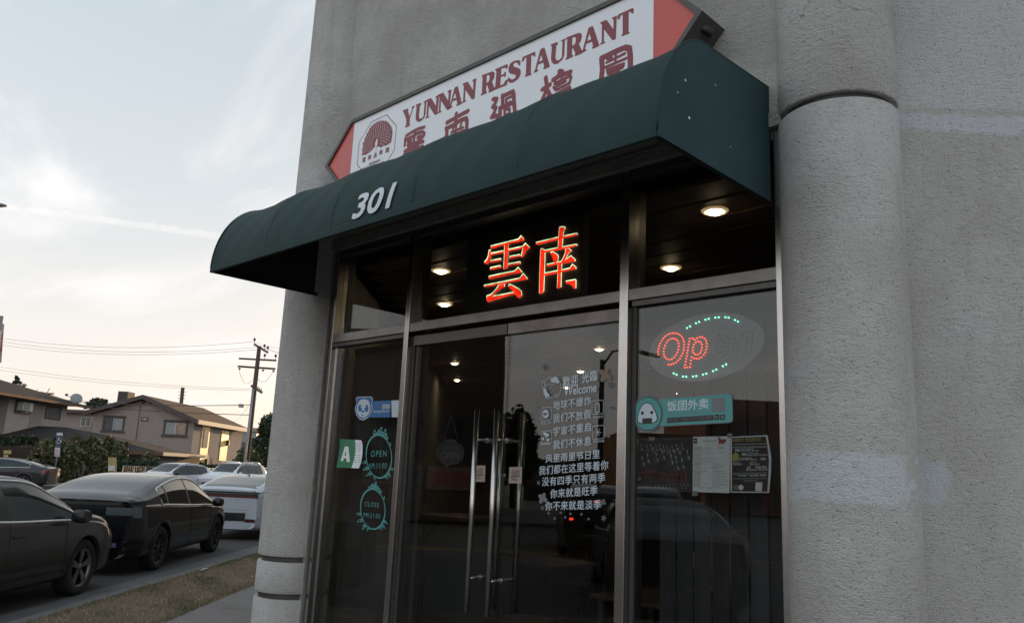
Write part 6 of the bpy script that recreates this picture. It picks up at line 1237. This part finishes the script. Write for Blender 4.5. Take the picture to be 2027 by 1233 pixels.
    # chrome or black line round the side windows
    if detail:
        for sd_ in (1, -1):
            ii = [i for i in range(NX) if win[0] <= G[i][0][0] <= win[1] and G[i][jr][2]-G[i][jb][2] > p.get('hmin', .16)-.01]
            if ii:
                up_ = [Vector((G[i][jr][0], (G[i][jr][1]+.008)*sd_, G[i][jr][2]-.012)) for i in ii]; lo = [Vector((G[i][jb][0], (G[i][jb][1]+.006)*sd_, G[i][jb][2]+.006)) for i in ii]
                MB().tube(lo[::3]+[lo[-1]]+[up_[-1]]+up_[::-1][::3]+[up_[0], lo[0]], .013, 6).build('window_trim', p.get('trim', 'chrome'), car, local=True)
            for xd in p.get('doors', ()):
                i = min(range(NX), key=lambda q: abs(G[q][0][0]-xd)); pts = [Vector((G[i][j][0], (G[i][j][1]+.001)*sd_, G[i][j][2])) for j in range(int(marks[1])+1, jb+1) if not any(math.hypot(G[i][j][0]-w_, G[i][j][2]-WR) < AR+.02 for w_ in wx)]
                if len(pts) > 1: MB().tube(pts, .004, 4).build('door_seam', 'black_trim', bo, local=True)
            for xd in p.get('handles', ()):
                i = min(range(NX), key=lambda q: abs(G[q][0][0]-xd)); j = int(marks[5])-1; g_ = G[i][j]
                MB().box(xd-.11, xd+.11, (g_[1]-.002)*sd_ if sd_ > 0 else (g_[1]+.028)*sd_, (g_[1]+.028)*sd_ if sd_ > 0 else (g_[1]-.002)*sd_, g_[2]-.10, g_[2]-.07).build('door_handle', p.get('hmat', body), car, local=True, bevel=.008)
            i = min(range(NX), key=lambda q: abs(G[q][0][0]-p['mirror'])); g_ = G[i][jb]
            mr = MB(); q = [(-.10, .02), (-.04, .09), (.05, .085), (.12, .03), (.10, -.05), (0, -.07), (-.09, -.05)]
            for k, (o1, sc) in enumerate(((.05, .75), (.09, 1.0), (.17, 1.0), (.22, .8))): mr.v += [(g_[0]+a*sc*.9, (g_[1]+o1)*sd_, g_[2]+.05+b*sc) for a, b in q]
            for k in range(3):
                for a in range(7): mr.f.append((k*7+a, k*7+(a+1) % 7, k*7+7+(a+1) % 7, k*7+7+a)); mr.sm.append(True)
            mr.f += [tuple(range(7)), tuple(range(21, 28))]; mr.sm += [False, False]
            mr.build('mirror', p.get('mmat', body), car, local=True)
    # wheel-arch lips that follow the flank
    def flank(x, z):
        i = min(range(NX), key=lambda q: abs(G[q][0][0]-x)); row = [(G[i][j][2], G[i][j][1]) for j in range(1, jb)]; return float(np.interp(z, [a for a, _ in row], [b for _, b in row]))
    for w_ in wx:
        for sd_ in (1, -1):
            v = []; fl = []; na = 36; zs0 = p.get('sill', .22)-.01
            A0 = math.asin((zs0-WR)/(AR+.02))
            for k in range(na+1):
                a = A0+(math.pi-2*A0)*k/na
                for rr, o_ in ((AR-.012, -.05), (AR-.010, .010), (AR+.006, .013), (AR+.05, .001)):
                    x, z = w_+rr*math.cos(a), max(zs0-.02, WR+rr*math.sin(a)); v.append((x, (flank(x, z)+o_)*sd_, z))
            fl = [(4*k+b, 4*k+4+b, 4*k+5+b, 4*k+1+b) for k in range(na) for b in range(3)]
            MB().add(v, fl, True).build('wheel_arch', body, car, local=True)
    # wheels
    for w_ in wx:
        for sd_ in (1, -1):
            yo = (Wd/2-.018)*sd_; yi = yo-.21*sd_; ty = MB(); ty.lathe([(WR-.11, yi), (WR-.02, yi), (WR, yi+.03*sd_), (WR, yo-.03*sd_), (WR-.02, yo-.006*sd_), (WR-.05, yo), (WR-.105, yo-.004*sd_), (WR-.11, yi+.02*sd_)], (w_, 0, WR), 36, 'Y')
            t_ = ty.build('wheel', 'tyre', car, local=True)
            if detail or sd_:
                rm = MB(); y0_ = yo-.012*sd_; rm.lathe([(WR-.095, y0_-.06*sd_), (WR-.10, y0_), (WR-.115, y0_), (WR-.125, y0_-.03*sd_)], (w_, 0, WR), 32, 'Y'); ns = p.get('spokes', 5)
                for k in range(ns):
                    a = 2*math.pi*k/ns+.3
                    for da in ((-.13, .13) if ns == 5 else (0,)):
                        c_, s_ = math.cos(a+da*.3), math.sin(a+da*.3); c2, s2 = math.cos(a+da), math.sin(a+da)
                        rm.bar((w_+c_*.03, y0_-.03*sd_, WR+s_*.03), (w_+c2*(WR-.105), y0_-.012*sd_, WR+s2*(WR-.105)), .034 if ns == 5 else .022, .02, (0, sd_, 0))
                rm.lathe([(.0001, y0_-.012*sd_), (.045, y0_-.015*sd_), (.05, y0_-.04*sd_)], (w_, 0, WR), 16, 'Y'); rm.build('rim', p.get('rim', 'rim'), t_, local=True)
                MB().lathe([(.0001, y0_-.075*sd_), (WR-.10, y0_-.07*sd_)], (w_, 0, WR), 24, 'Y').build('brake_shadow', 'wheel_well', t_, local=True)
    def capz(end, y0, y1, z0, z1, m, nm, out=.006, par=None, cy0=None, slope=0.0):
        i = 0 if end < 0 else NX-1; mb = MB(); n1, n2 = 12, 3; v = []
        for a in range(n1+1):
            for b in range(n2+1):
                y = y0+(y1-y0)*a/n1; z = z0+(z1-z0)*b/n2 + slope*abs(y); v.append((capx(end, y, z, i)+out*end, y, z))
        mb.add(v, [(a*(n2+1)+b, (a+1)*(n2+1)+b, (a+1)*(n2+1)+b+1, a*(n2+1)+b+1) for a in range(n1) for b in range(n2)], True); return mb.build(nm, m, par or car, local=True)
    p['cap'] = capz; p['G'] = G; p['car'] = car; p['marks'] = marks; p['body_o'] = bo
    def sidepatch(xa, xb, ja, jb_, m, nm, out=.005, sides=(1, -1)):
        for sd_ in sides:
            ii = [i for i in range(NX) if xa <= G[i][0][0] <= xb]; mb = MB(); v = [(G[i][j][0]-(out if G[i][0][0] < 0 else -out)*.5, (G[i][j][1]+out)*sd_, G[i][j][2]) for i in ii for j in range(ja, jb_+1)]; nj = jb_-ja+1
            mb.add(v, [(a*nj+b, (a+1)*nj+b, (a+1)*nj+b+1, a*nj+b+1) for a in range(len(ii)-1) for b in range(nj-1)], True); mb.build(nm, m, car, local=True)
    p['side'] = sidepatch
    return car
RU = math.atan2(U.y, U.x)
def park(t_edge, s_wheel, p, front=False):
    """centre of a car whose right wheels stand at t_edge and whose rear (or front) axle is at s_wheel, heading along U"""
    rx = p.get('rx', -p['wb']/2); a = (rx+p['wb']) if front else rx; return tuple(W(t_edge-p['W']/2, s_wheel-a, ZR))
SED = dict(L=4.80, W=1.82, wb=2.78, rx=-1.36, top=[(-2.4, 1.00), (-2.2, 1.06), (-1.75, 1.12), (-1.2, 1.30), (-.6, 1.42), (0, 1.45), (.45, 1.41), (.95, 1.22), (1.4, 1.01), (1.8, .95), (2.15, .86), (2.4, .68)], belt=[(-2.4, .95), (-1.5, 1.0), (0, .945), (1.2, .90), (1.9, .83), (2.4, .64)],
           win=(-1.55, 1.35), pillars=(-.18, -1.05), windshield=(.42, 1.32, .60), rearglass=(-1.72, -.95, .55), doors=(.95, -.16, -1.1), handles=(.0, -1.0), mirror=1.02, paint='paint_taupe', glass='car_glass_tint', mmat='black_trim')
pA = dict(SED); s_fw = -(0)+7.72
make_car('sedan', 'dark taupe sedan nearest the camera, cut by the left edge of the picture', park(-7.70, 7.75, pA, True), RU, pA)
pA['side'](2.0, 2.28, int(pA['marks'][4]), int(pA['marks'][6]), 'head_clear', 'headlight')
pB = dict(L=4.69, W=1.85, wb=2.875, rx=-1.40, top=[(-2.345, 1.07), (-2.2, 1.115), (-1.8, 1.20), (-1.2, 1.34), (-.6, 1.425), (0, 1.443), (.45, 1.39), (1.0, 1.16), (1.4, .99), (1.85, .89), (2.15, .78), (2.345, .62)], belt=[(-2.345, 1.0), (-1.5, .985), (0, .93), (1.2, .88), (1.8, .82), (2.345, .58)],
          win=(-1.45, 1.3), pillars=(-.12, -1.15), windshield=(.3, 1.28, .62), rearglass=(-2.02, -.25, .56), doors=(.98, -.1, -1.12), handles=(), mirror=1.02, paint='paint_black', spokes=10, rim='rim_dark', mmat='paint_black', hmin=.13, wr=.335)
make_car('fastback_sedan', 'glossy black fastback sedan with chrome window line, middle of the three at the near kerb', park(-7.98, 10.35, pB), RU+R(3.5), pB)
pB['cap'](-1, -.62, .62, 1.0, 1.04, 'black_trim', 'spoiler_lip', .012); pB['cap'](-1, .42, .79, .86, .97, 'tail_clear', 'taillight'); pB['cap'](-1, -.79, -.42, .86, .97, 'tail_clear', 'taillight')
pB['side'](-2.33, -2.16, int(pB['marks'][4])+1, int(pB['marks'][5]), 'tail_clear', 'taillight'); pB['cap'](-1, -.26, .26, .68, .83, 'plate_dark', 'licence_plate', .02); pB['cap'](-1, .25, .262, .68, .83, 'chrome', 'plate_frame', .026); pB['cap'](-1, -.262, -.25, .68, .83, 'chrome', 'plate_frame', .026)
pB['cap'](-1, -.50, -.20, .30, .33, 'tail_red', 'reflector'); pB['cap'](-1, -.62, -.42, .41, .47, 'decal', 'sticker'); pB['cap'](-1, -.5, .5, .26, .36, 'black_trim', 'diffuser', .004);
pB['cap'](-1, -.7, .7, .84, .845, 'black_trim', 'tailgate_seam', .004)
pC = dict(L=4.60, W=1.78, wb=2.75, rx=-1.42, top=[(-2.3, 1.10), (-2.15, 1.15), (-1.6, 1.27), (-.9, 1.39), (-.2, 1.43), (.3, 1.38), (.9, 1.14), (1.5, .94), (2.0, .80), (2.3, .62)], belt=[(-2.3, 1.0), (-1.5, 1.02), (0, .95), (1.2, .88), (2.3, .58)],
          win=(-1.6, 1.2), pillars=(-.1, -1.1), windshield=(.2, 1.3, .6), rearglass=(-2.1, -.8, .60), doors=(.98, -.1, -1.12), handles=(), mirror=1.0, paint='paint_silver', rim='rim_dark', trim='black_trim', hmin=.15)
make_car('liftback', 'silver liftback with full-width dark red light bar, farthest of the three at the near kerb', park(-8.0, 16.7, pC), RU, pC)
pC['cap'](-1, -.74, .74, .93, 1.01, 'black_trim', 'light_housing', .008); pC['cap'](-1, -.72, .72, .945, .975, 'tail_red', 'taillight', .014); pC['cap'](-1, -.78, .78, 1.02, 1.06, 'black_trim', 'spoiler', .05); pC['cap'](-1, -.50, .50, .42, .60, 'black_trim', 'bumper_insert', .006)
pC['cap'](-1, -.30, .30, .44, .56, 'paint_graphite', 'plate_recess', .012); pC['cap'](-1, .05, .30, .48, .58, 'plate', 'licence_plate', .02); pC['cap'](-1, -.72, -.5, .40, .47, 'black_trim', 'bumper_insert', .006); pC['cap'](-1, -.68, -.55, .42, .45, 'tail_red', 'reflector', .012)
pC['cap'](-1, -.55, .55, .66, .664, 'black_trim', 'tailgate_seam', .004)
c0 = pC['cap']
for i_, ch in enumerate('PRIUS'): v, f = textmesh(ch); MB().add([(-2.357, .40-.17*i_-.035*float(a)*(0.3 if ch == 'I' else 1), .865+.028*float(b)) for a, b in v], f).build('letter', 'black_trim', pC['car'], local=True)
MB().add([(-.85, 0, 1.40), (-.75, 0, 1.41), (-.80, .012, 1.40), (-.80, -.012, 1.40), (-.93, 0, 1.47)], [(0,2,4),(2,1,4),(1,3,4),(3,0,4)]).build('roof_aerial', 'black_trim', pC['car'], local=True)
XO = dict(L=4.45, W=1.80, wb=2.65, rx=-1.35, top=[(-2.22, 1.05), (-2.1, 1.25), (-1.7, 1.45), (-1.0, 1.55), (-.2, 1.57), (.35, 1.50), (.85, 1.25), (1.25, 1.06), (1.8, .98), (2.1, .85), (2.22, .7)], belt=[(-2.22, .98), (-1, 1.0), (0, .96), (1.2, .94), (1.9, .88), (2.22, .66)],
          win=(-1.7, 1.2), pillars=(-.1, -1.0), windshield=(.3, 1.18, .62), rearglass=(-2.15, -1.6, .55), doors=(.95, -.1, -1.05), handles=(), mirror=.98, paint='paint_white', trim='black_trim', rim='rim_dark', mmat='black_trim', n=60)
def ondepth(px, D, z=ZR): p = atd(px, 930, D); return (p.x, p.y, z)
def front(p):
    p['cap'](1, -.40, .40, .34, .62, 'black_trim', 'grille', .008); p['cap'](1, .45, .66, .56, .64, 'head_clear', 'headlight', .008); p['cap'](1, -.66, -.45, .56, .64, 'head_clear', 'headlight', .008)
p1c = dict(XO); make_car('crossover', 'white crossover coming towards the camera beyond the black fastback', ondepth(346, 43.5), RU+math.pi-R(17), p1c); front(p1c)
SUV = dict(XO); SUV.update(L=4.7, W=1.88, top=[(-2.35, 1.2), (-2.25, 1.45), (-1.9, 1.66), (-1.0, 1.72), (-.1, 1.72), (.4, 1.64), (.85, 1.36), (1.2, 1.16), (1.8, 1.08), (2.2, .95), (2.35, .8)], belt=[(-2.35, 1.12), (0, 1.08), (1.2, 1.04), (2.35, .76)], wb=2.8, rx=-1.4, wr=.36, mmat='paint_white')
p2c = dict(SUV); c2 = make_car('suv', 'white SUV with roof rails facing the camera, in front of the utility pole', ondepth(463, 46), RU+math.pi-R(12), p2c); front(p2c)
for sd_ in (1, -1): MB().tube([(-1.7, .62*sd_, 1.70), (-1.4, .64*sd_, 1.76), (0, .66*sd_, 1.77), (.3, .66*sd_, 1.70)], .025, 6).build('roof_rail', 'chrome', c2, local=True)
p3c = dict(XO); p3c.update(top=[(a, b-.12*(b > 1.2)) for a, b in XO['top']]); make_car('hatchback', 'white car half hidden by the left column, farthest down the street', ondepth(519, 62), RU+math.pi-R(8), p3c); front(p3c)
p4c = dict(SED); p4c.update(paint='paint_graphite', top=[(-2.4, 1.0), (-2.2, 1.07), (-1.8, 1.17), (-1.2, 1.33), (-.6, 1.43), (0, 1.45), (.45, 1.41), (.95, 1.22), (1.4, 1.01), (1.8, .95), (2.15, .86), (2.4, .68)], mmat='paint_graphite', glass='car_glass_tint')
pp_ = ondepth(7, 41); make_car('sedan', 'grey sedan seen side-on across the street, its red taillight pointing right', pp_, math.atan2(-RH.y, -RH.x)+R(8), p4c)
p4c['side'](-2.4, -2.12, int(p4c['marks'][4]), int(p4c['marks'][6]), 'tail_red', 'taillight'); p4c['cap'](-1, .45, .7, .8, .92, 'tail_red', 'taillight'); p4c['cap'](-1, -.7, -.45, .8, .92, 'tail_red', 'taillight')

# ================================================================ things mirrored in the glass, standing across the junction behind the camera
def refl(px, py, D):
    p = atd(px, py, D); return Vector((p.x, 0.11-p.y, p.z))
mat('brick_dark', (0.07, 0.055, 0.05), 0.9, var=0.3, vscale=2); mat('render_orange', (0.13, 0.06, 0.04), 0.85, var=0.2, vscale=1.5); mat('corrugated', (0.04, 0.033, 0.03), 0.8); mat('brake_glow', (1, .1, .1), .4, emit=(1.0, 0.05, 0.03), estr=9)
def rblock(name, label, cat, x0, x1, ytop, D, dep, m, D2=None):
    a, b = refl(x0, ytop, D), refl(x1, ytop, D2 or D); t = thing(name, label, cat, ((a.x+b.x)/2, (a.y+b.y)/2, 0)); d = Vector((b.x-a.x, b.y-a.y, 0)); n_ = Vector((-d.y, d.x, 0)).normalized()
    if n_.dot(Vector((a.x-CAM.x, a.y-CAM.y, 0))) < 0: n_ = -n_
    z = (a.z+b.z)/2; P = [Vector((a.x, a.y, 0)), Vector((b.x, b.y, 0)), Vector((b.x, b.y, 0))+n_*dep, Vector((a.x, a.y, 0))+n_*dep]; MB().add(P+[q+Vector((0, 0, z)) for q in P], [(0,3,2,1),(4,5,6,7),(0,1,5,4),(1,2,6,5),(2,3,7,6),(3,0,4,7)]).build('wall', m, t); return t, a, b, n_, z
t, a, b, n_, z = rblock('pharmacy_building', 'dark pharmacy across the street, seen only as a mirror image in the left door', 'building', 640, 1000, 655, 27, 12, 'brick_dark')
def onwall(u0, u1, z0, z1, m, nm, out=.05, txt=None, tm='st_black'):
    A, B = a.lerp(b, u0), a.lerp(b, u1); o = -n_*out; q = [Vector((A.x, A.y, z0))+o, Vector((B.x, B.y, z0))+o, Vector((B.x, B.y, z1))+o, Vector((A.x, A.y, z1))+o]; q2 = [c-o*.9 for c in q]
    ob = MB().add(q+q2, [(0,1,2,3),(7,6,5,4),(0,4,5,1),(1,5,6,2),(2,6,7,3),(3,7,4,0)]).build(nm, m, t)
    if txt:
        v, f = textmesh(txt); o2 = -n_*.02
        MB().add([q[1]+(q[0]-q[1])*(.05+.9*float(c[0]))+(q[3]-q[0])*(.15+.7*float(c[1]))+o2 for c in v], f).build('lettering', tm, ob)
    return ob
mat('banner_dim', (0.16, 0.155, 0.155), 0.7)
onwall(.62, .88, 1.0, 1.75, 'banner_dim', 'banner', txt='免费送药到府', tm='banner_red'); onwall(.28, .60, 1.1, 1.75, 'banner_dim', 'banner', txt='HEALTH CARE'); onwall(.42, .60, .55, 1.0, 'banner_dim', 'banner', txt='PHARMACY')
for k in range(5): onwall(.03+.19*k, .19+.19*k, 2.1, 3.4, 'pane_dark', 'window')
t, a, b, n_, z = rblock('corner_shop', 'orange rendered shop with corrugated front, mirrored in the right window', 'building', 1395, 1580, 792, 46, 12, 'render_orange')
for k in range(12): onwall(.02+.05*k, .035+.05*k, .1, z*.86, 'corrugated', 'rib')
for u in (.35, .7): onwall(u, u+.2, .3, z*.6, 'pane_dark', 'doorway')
t, a, b, n_, z = rblock('added_annex', 'low brown annex beside the orange shop, mirrored behind the dark poster', 'building', 1225, 1392, 858, 47, 10, 'brown_wall')  # annex added to block the bright sky mirrored over the poster
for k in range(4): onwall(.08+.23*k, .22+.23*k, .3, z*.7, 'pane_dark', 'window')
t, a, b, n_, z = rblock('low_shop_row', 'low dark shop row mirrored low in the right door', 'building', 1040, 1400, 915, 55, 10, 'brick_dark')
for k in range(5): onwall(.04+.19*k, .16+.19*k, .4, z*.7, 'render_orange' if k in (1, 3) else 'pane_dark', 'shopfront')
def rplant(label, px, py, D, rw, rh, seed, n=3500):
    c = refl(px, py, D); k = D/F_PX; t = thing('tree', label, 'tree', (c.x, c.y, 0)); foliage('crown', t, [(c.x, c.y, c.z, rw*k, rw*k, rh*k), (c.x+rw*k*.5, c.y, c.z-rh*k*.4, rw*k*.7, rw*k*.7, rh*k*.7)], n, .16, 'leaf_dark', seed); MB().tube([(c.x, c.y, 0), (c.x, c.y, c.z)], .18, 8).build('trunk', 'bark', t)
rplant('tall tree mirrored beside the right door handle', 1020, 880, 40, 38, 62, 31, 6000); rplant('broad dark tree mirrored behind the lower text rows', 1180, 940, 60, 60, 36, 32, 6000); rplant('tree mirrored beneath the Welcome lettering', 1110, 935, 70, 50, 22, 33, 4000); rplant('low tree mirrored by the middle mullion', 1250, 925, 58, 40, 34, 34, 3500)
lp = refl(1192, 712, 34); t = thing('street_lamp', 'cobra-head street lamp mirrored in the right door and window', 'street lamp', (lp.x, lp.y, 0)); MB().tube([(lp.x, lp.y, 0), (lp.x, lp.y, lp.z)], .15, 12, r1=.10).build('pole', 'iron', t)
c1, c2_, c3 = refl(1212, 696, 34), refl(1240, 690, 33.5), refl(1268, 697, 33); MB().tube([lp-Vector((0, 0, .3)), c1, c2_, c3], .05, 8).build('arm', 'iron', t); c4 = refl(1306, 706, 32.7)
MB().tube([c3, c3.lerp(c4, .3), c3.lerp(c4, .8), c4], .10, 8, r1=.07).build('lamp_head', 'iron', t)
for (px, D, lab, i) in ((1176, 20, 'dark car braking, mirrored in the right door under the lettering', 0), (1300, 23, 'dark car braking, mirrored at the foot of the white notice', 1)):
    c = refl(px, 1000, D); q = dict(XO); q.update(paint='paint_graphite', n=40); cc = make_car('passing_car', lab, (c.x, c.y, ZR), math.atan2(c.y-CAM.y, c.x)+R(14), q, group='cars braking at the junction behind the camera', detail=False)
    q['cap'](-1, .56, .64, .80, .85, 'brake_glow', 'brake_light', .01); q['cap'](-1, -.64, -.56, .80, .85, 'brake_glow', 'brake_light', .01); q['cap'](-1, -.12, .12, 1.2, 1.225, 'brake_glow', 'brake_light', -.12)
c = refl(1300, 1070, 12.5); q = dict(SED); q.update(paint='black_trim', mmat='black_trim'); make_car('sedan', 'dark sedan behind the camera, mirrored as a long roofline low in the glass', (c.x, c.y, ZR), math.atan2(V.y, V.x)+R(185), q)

# ================================================================ inside the restaurant
mat('shirt', (0.30, 0.22, 0.17), 0.9); mat('skin', (0.32, 0.20, 0.15), 0.7); mat('hair', (0.015, 0.012, 0.01), 0.6); mat('chair_wood', (0.045, 0.032, 0.025), 0.5); mat('table_wood', (0.045, 0.032, 0.025), 0.4); mat('counter', (0.14, 0.15, 0.145), 0.6); mat('pot', (0.10, 0.11, 0.12), 0.5); mat('palm_leaf', (0.035, 0.06, 0.045), 0.5)
def chair(label, x, y, rz):
    t = thing('spindle_chair', label, 'chair', (x, y, 0), rz, 'spindle-backed dining chairs'); MB().prism([(-.20, -.20), (.20, -.20), (.18, .20), (-.18, .20)], .44, .47).build('seat', 'chair_wood', t, local=True, bevel=.008)
    for a, b in ((-1, -1), (1, -1), (1, 1), (-1, 1)): MB().tube([(.15*a, .15*b, .45), (.20*a, .20*b, 0)], .016, 6).build('leg', 'chair_wood', t, local=True)
    MB().tube([(-.20, .20, .92), (0, .24, .94), (.20, .20, .92)], .02, 8).build('top_rail', 'chair_wood', t, local=True)
    for k in range(6): MB().tube([(-.15+.06*k, .17, .46), (-.18+.072*k, .225-.02*abs(k-2.5)/2.5, .92)], .008, 5).build('spindle', 'chair_wood', t, local=True)
def table(label, x, y, rz=0):
    t = thing('dining_table', label, 'table', (x, y, 0), rz, 'dining tables'); MB().box(-.6, .6, -.38, .38, .72, .75).build('table_top', 'table_wood', t, local=True, bevel=.005)
    for a, b in ((-1, -1), (1, -1), (1, 1), (-1, 1)): MB().box(.53*a-.025, .53*a+.025, .32*b-.025, .32*b+.025, 0, .72).build('leg', 'table_wood', t, local=True)
tp = atd(1345, 1140, 6.2); 
table('dining table before the seated diner behind the right window', tp.x+.25, tp.y-.25); table('dining table behind the right door, farther in', tp.x-2.2, tp.y+.8)
chair('chair whose spindles show low behind the right door, next to the mullion', tp.x-1.05, tp.y-.55, R(100)); chair('chair on the far side of the inner table', tp.x-2.2, tp.y+1.6, 0); chair('chair under the seated diner', tp.x+.15, tp.y+.55, R(-5))
def person(label, x, y, rz):
    t = thing('person', label, 'person', (x, y, 0), rz)
    J = {'pel': (0, .05, .55), 'sp': (0, .03, .78), 'ch': (0, -.02, 1.02), 'nk': (0, -.05, 1.19), 'hd': (0, -.10, 1.30), 'tp': (0, -.11, 1.43), 'ls': (-.18, -.02, 1.11), 'rs': (.18, -.02, 1.11), 'le': (-.25, -.14, .88), 're': (.25, -.14, .88), 'lw': (-.12, -.36, .80), 'rw': (.12, -.36, .80), 'lh': (-.06, -.42, .80), 'rh': (.06, -.42, .80),
         'lk': (-.12, -.40, .52), 'rk': (.12, -.40, .52), 'la': (-.12, -.42, .08), 'ra': (.12, -.42, .08), 'lt': (-.12, -.58, .03), 'rt': (.12, -.58, .03), 'lp': (-.09, .02, .54), 'rp': (.09, .02, .54)}
    E_ = [('pel', 'sp'), ('sp', 'ch'), ('ch', 'nk'), ('nk', 'hd'), ('hd', 'tp'), ('ch', 'ls'), ('ch', 'rs'), ('ls', 'le'), ('le', 'lw'), ('lw', 'lh'), ('rs', 're'), ('re', 'rw'), ('rw', 'rh'), ('pel', 'lp'), ('pel', 'rp'), ('lp', 'lk'), ('lk', 'la'), ('la', 'lt'), ('rp', 'rk'), ('rk', 'ra'), ('ra', 'rt')]
    RD = dict(pel=.15, sp=.125, ch=.15, nk=.055, hd=.085, tp=.075, ls=.07, rs=.07, le=.045, re=.045, lw=.03, rw=.03, lh=.035, rh=.035, lk=.06, rk=.06, la=.04, ra=.04, lt=.035, rt=.035, lp=.09, rp=.09)
    def skinned(nm, keys, m, grow=1.0):
        ks = list(keys); me = bpy.data.meshes.new('t'); me.from_pydata([J[k] for k in ks], [(ks.index(a), ks.index(b)) for a, b in E_ if a in ks and b in ks], []); o = bpy.data.objects.new('t', me); COL.objects.link(o); md = o.modifiers.new('s', 'SKIN'); o.modifiers.new('u', 'SUBSURF').levels = 2
        for i, k in enumerate(ks): me.skin_vertices[0].data[i].radius = (RD[k]*grow, RD[k]*grow*.85)
        me.skin_vertices[0].data[0].use_root = True
        dg = bpy.context.evaluated_depsgraph_get(); m2 = bpy.data.meshes.new_from_object(o.evaluated_get(dg)); m2.name = nm; bpy.data.objects.remove(o)
        for q in m2.polygons: q.use_smooth = True
        return link(nm, m2, m, t, local=True)
    skinned('body', J.keys(), 'skin'); skinned('shirt', ['ch', 'sp', 'pel', 'ls', 'rs', 'le', 're'], 'shirt', 1.12); skinned('trousers', ['pel', 'lp', 'rp', 'lk', 'rk', 'la', 'ra'], 'black_trim', 1.15)
    MB().lathe([(.0001, .135), (.06, .12), (.098, .06), (.102, 0), (.095, -.06)], (0, -.085, 1.37), 20).build('hair', 'hair', t, local=True)
    for a in (-1, 1): MB().lathe([(.0001, .008), (.010, 0), (.0001, -.008)], (.03*a, -.183, 1.355), 8).build('eye', 'st_white', t, local=True)
    MB().add([(-.014, -.18, 1.31), (.014, -.18, 1.31), (0, -.20, 1.315), (0, -.178, 1.36)], [(0, 2, 1), (0, 3, 2), (2, 3, 1)]).build('nose', 'skin', t, local=True); MB().box(-.025, .025, -.179, -.17, 1.275, 1.284).build('mouth', 'st_redink', t, local=True)
    for a in (-1, 1):
        for k, (dx_, l) in enumerate(((-.03, .055), (-.01, .07), (.01, .065), (.028, .05))): MB().tube([(.06*a+dx_, -.43, .795), (.06*a+dx_*1.1, -.43-l*.6, .79), (.06*a+dx_*1.1, -.43-l, .775)], .009, 6, r1=.006).build('finger', 'skin', t, local=True)
        MB().tube([(.06*a-.03*a, -.40, .80), (.06*a-.06*a, -.43, .785), (.06*a-.062*a, -.455, .775)], .010, 6, r1=.007).build('thumb', 'skin', t, local=True)
person('diner in a beige T-shirt seated at a table, dim behind the right window', tp.x+.15, tp.y+.45, R(-8))
# white counter and potted dragon tree behind the left door
c0, c1 = at(855, 1035, 1.6), at(925, 1035, 1.6); MB_ = thing('counter', 'pale counter panel standing behind the left door', 'counter', ((c0.x+c1.x)/2, 1.9, 0)); MB().box(c0.x-.25, c1.x, 1.62, 2.2, 0, c1.z).build('front_panel', 'counter', MB_); MB().box(c0.x-.28, c1.x+.03, 1.58, 2.24, c1.z+.001, c1.z+.04).build('counter_top', 'table_wood', MB_)
q = atz(835, 1240, .25); q = at(826, 1233, .95); pl = thing('dragon_tree', 'potted dragon tree with drooping leaves behind the left door', 'plant', (q.x, q.y, 0)); MB().lathe([(.0001, 0.0), (.12, 0.0), (.17, .36), (.15, .36), (.0001, .33)], (q.x, q.y, 0), 20).build('pot', 'pot', pl)
top = at(835, 1075, .95); MB().tube([(q.x, q.y, .3), (q.x+.03, q.y, .7), (top.x, q.y, top.z)], .022, 8, r1=.016).build('stem', 'chair_wood', pl)
rnd2 = random.Random(2)
for k in range(26):
    a = k*2.4; el = rnd2.uniform(.1, 1.3); l = rnd2.uniform(.28, .45); P = []
    for i in range(6): u_ = i/5; P.append(Vector((top.x+math.cos(a)*l*u_*math.cos(el*.6), q.y+math.sin(a)*l*u_*math.cos(el*.6)*.7, top.z+l*(u_*math.sin(el)-.55*u_*u_))))
    mb = MB(); sd_ = Vector((-math.sin(a), math.cos(a), 0)); v = []
    for i, c in enumerate(P): w_ = .014*math.sin(math.pi*(i/5*.9+.1)); v += [c-sd_*w_, c+sd_*w_]
    mb.add(v, [(2*i, 2*i+1, 2*i+3, 2*i+2) for i in range(5)], True); mb.build('leaf', 'palm_leaf', pl)
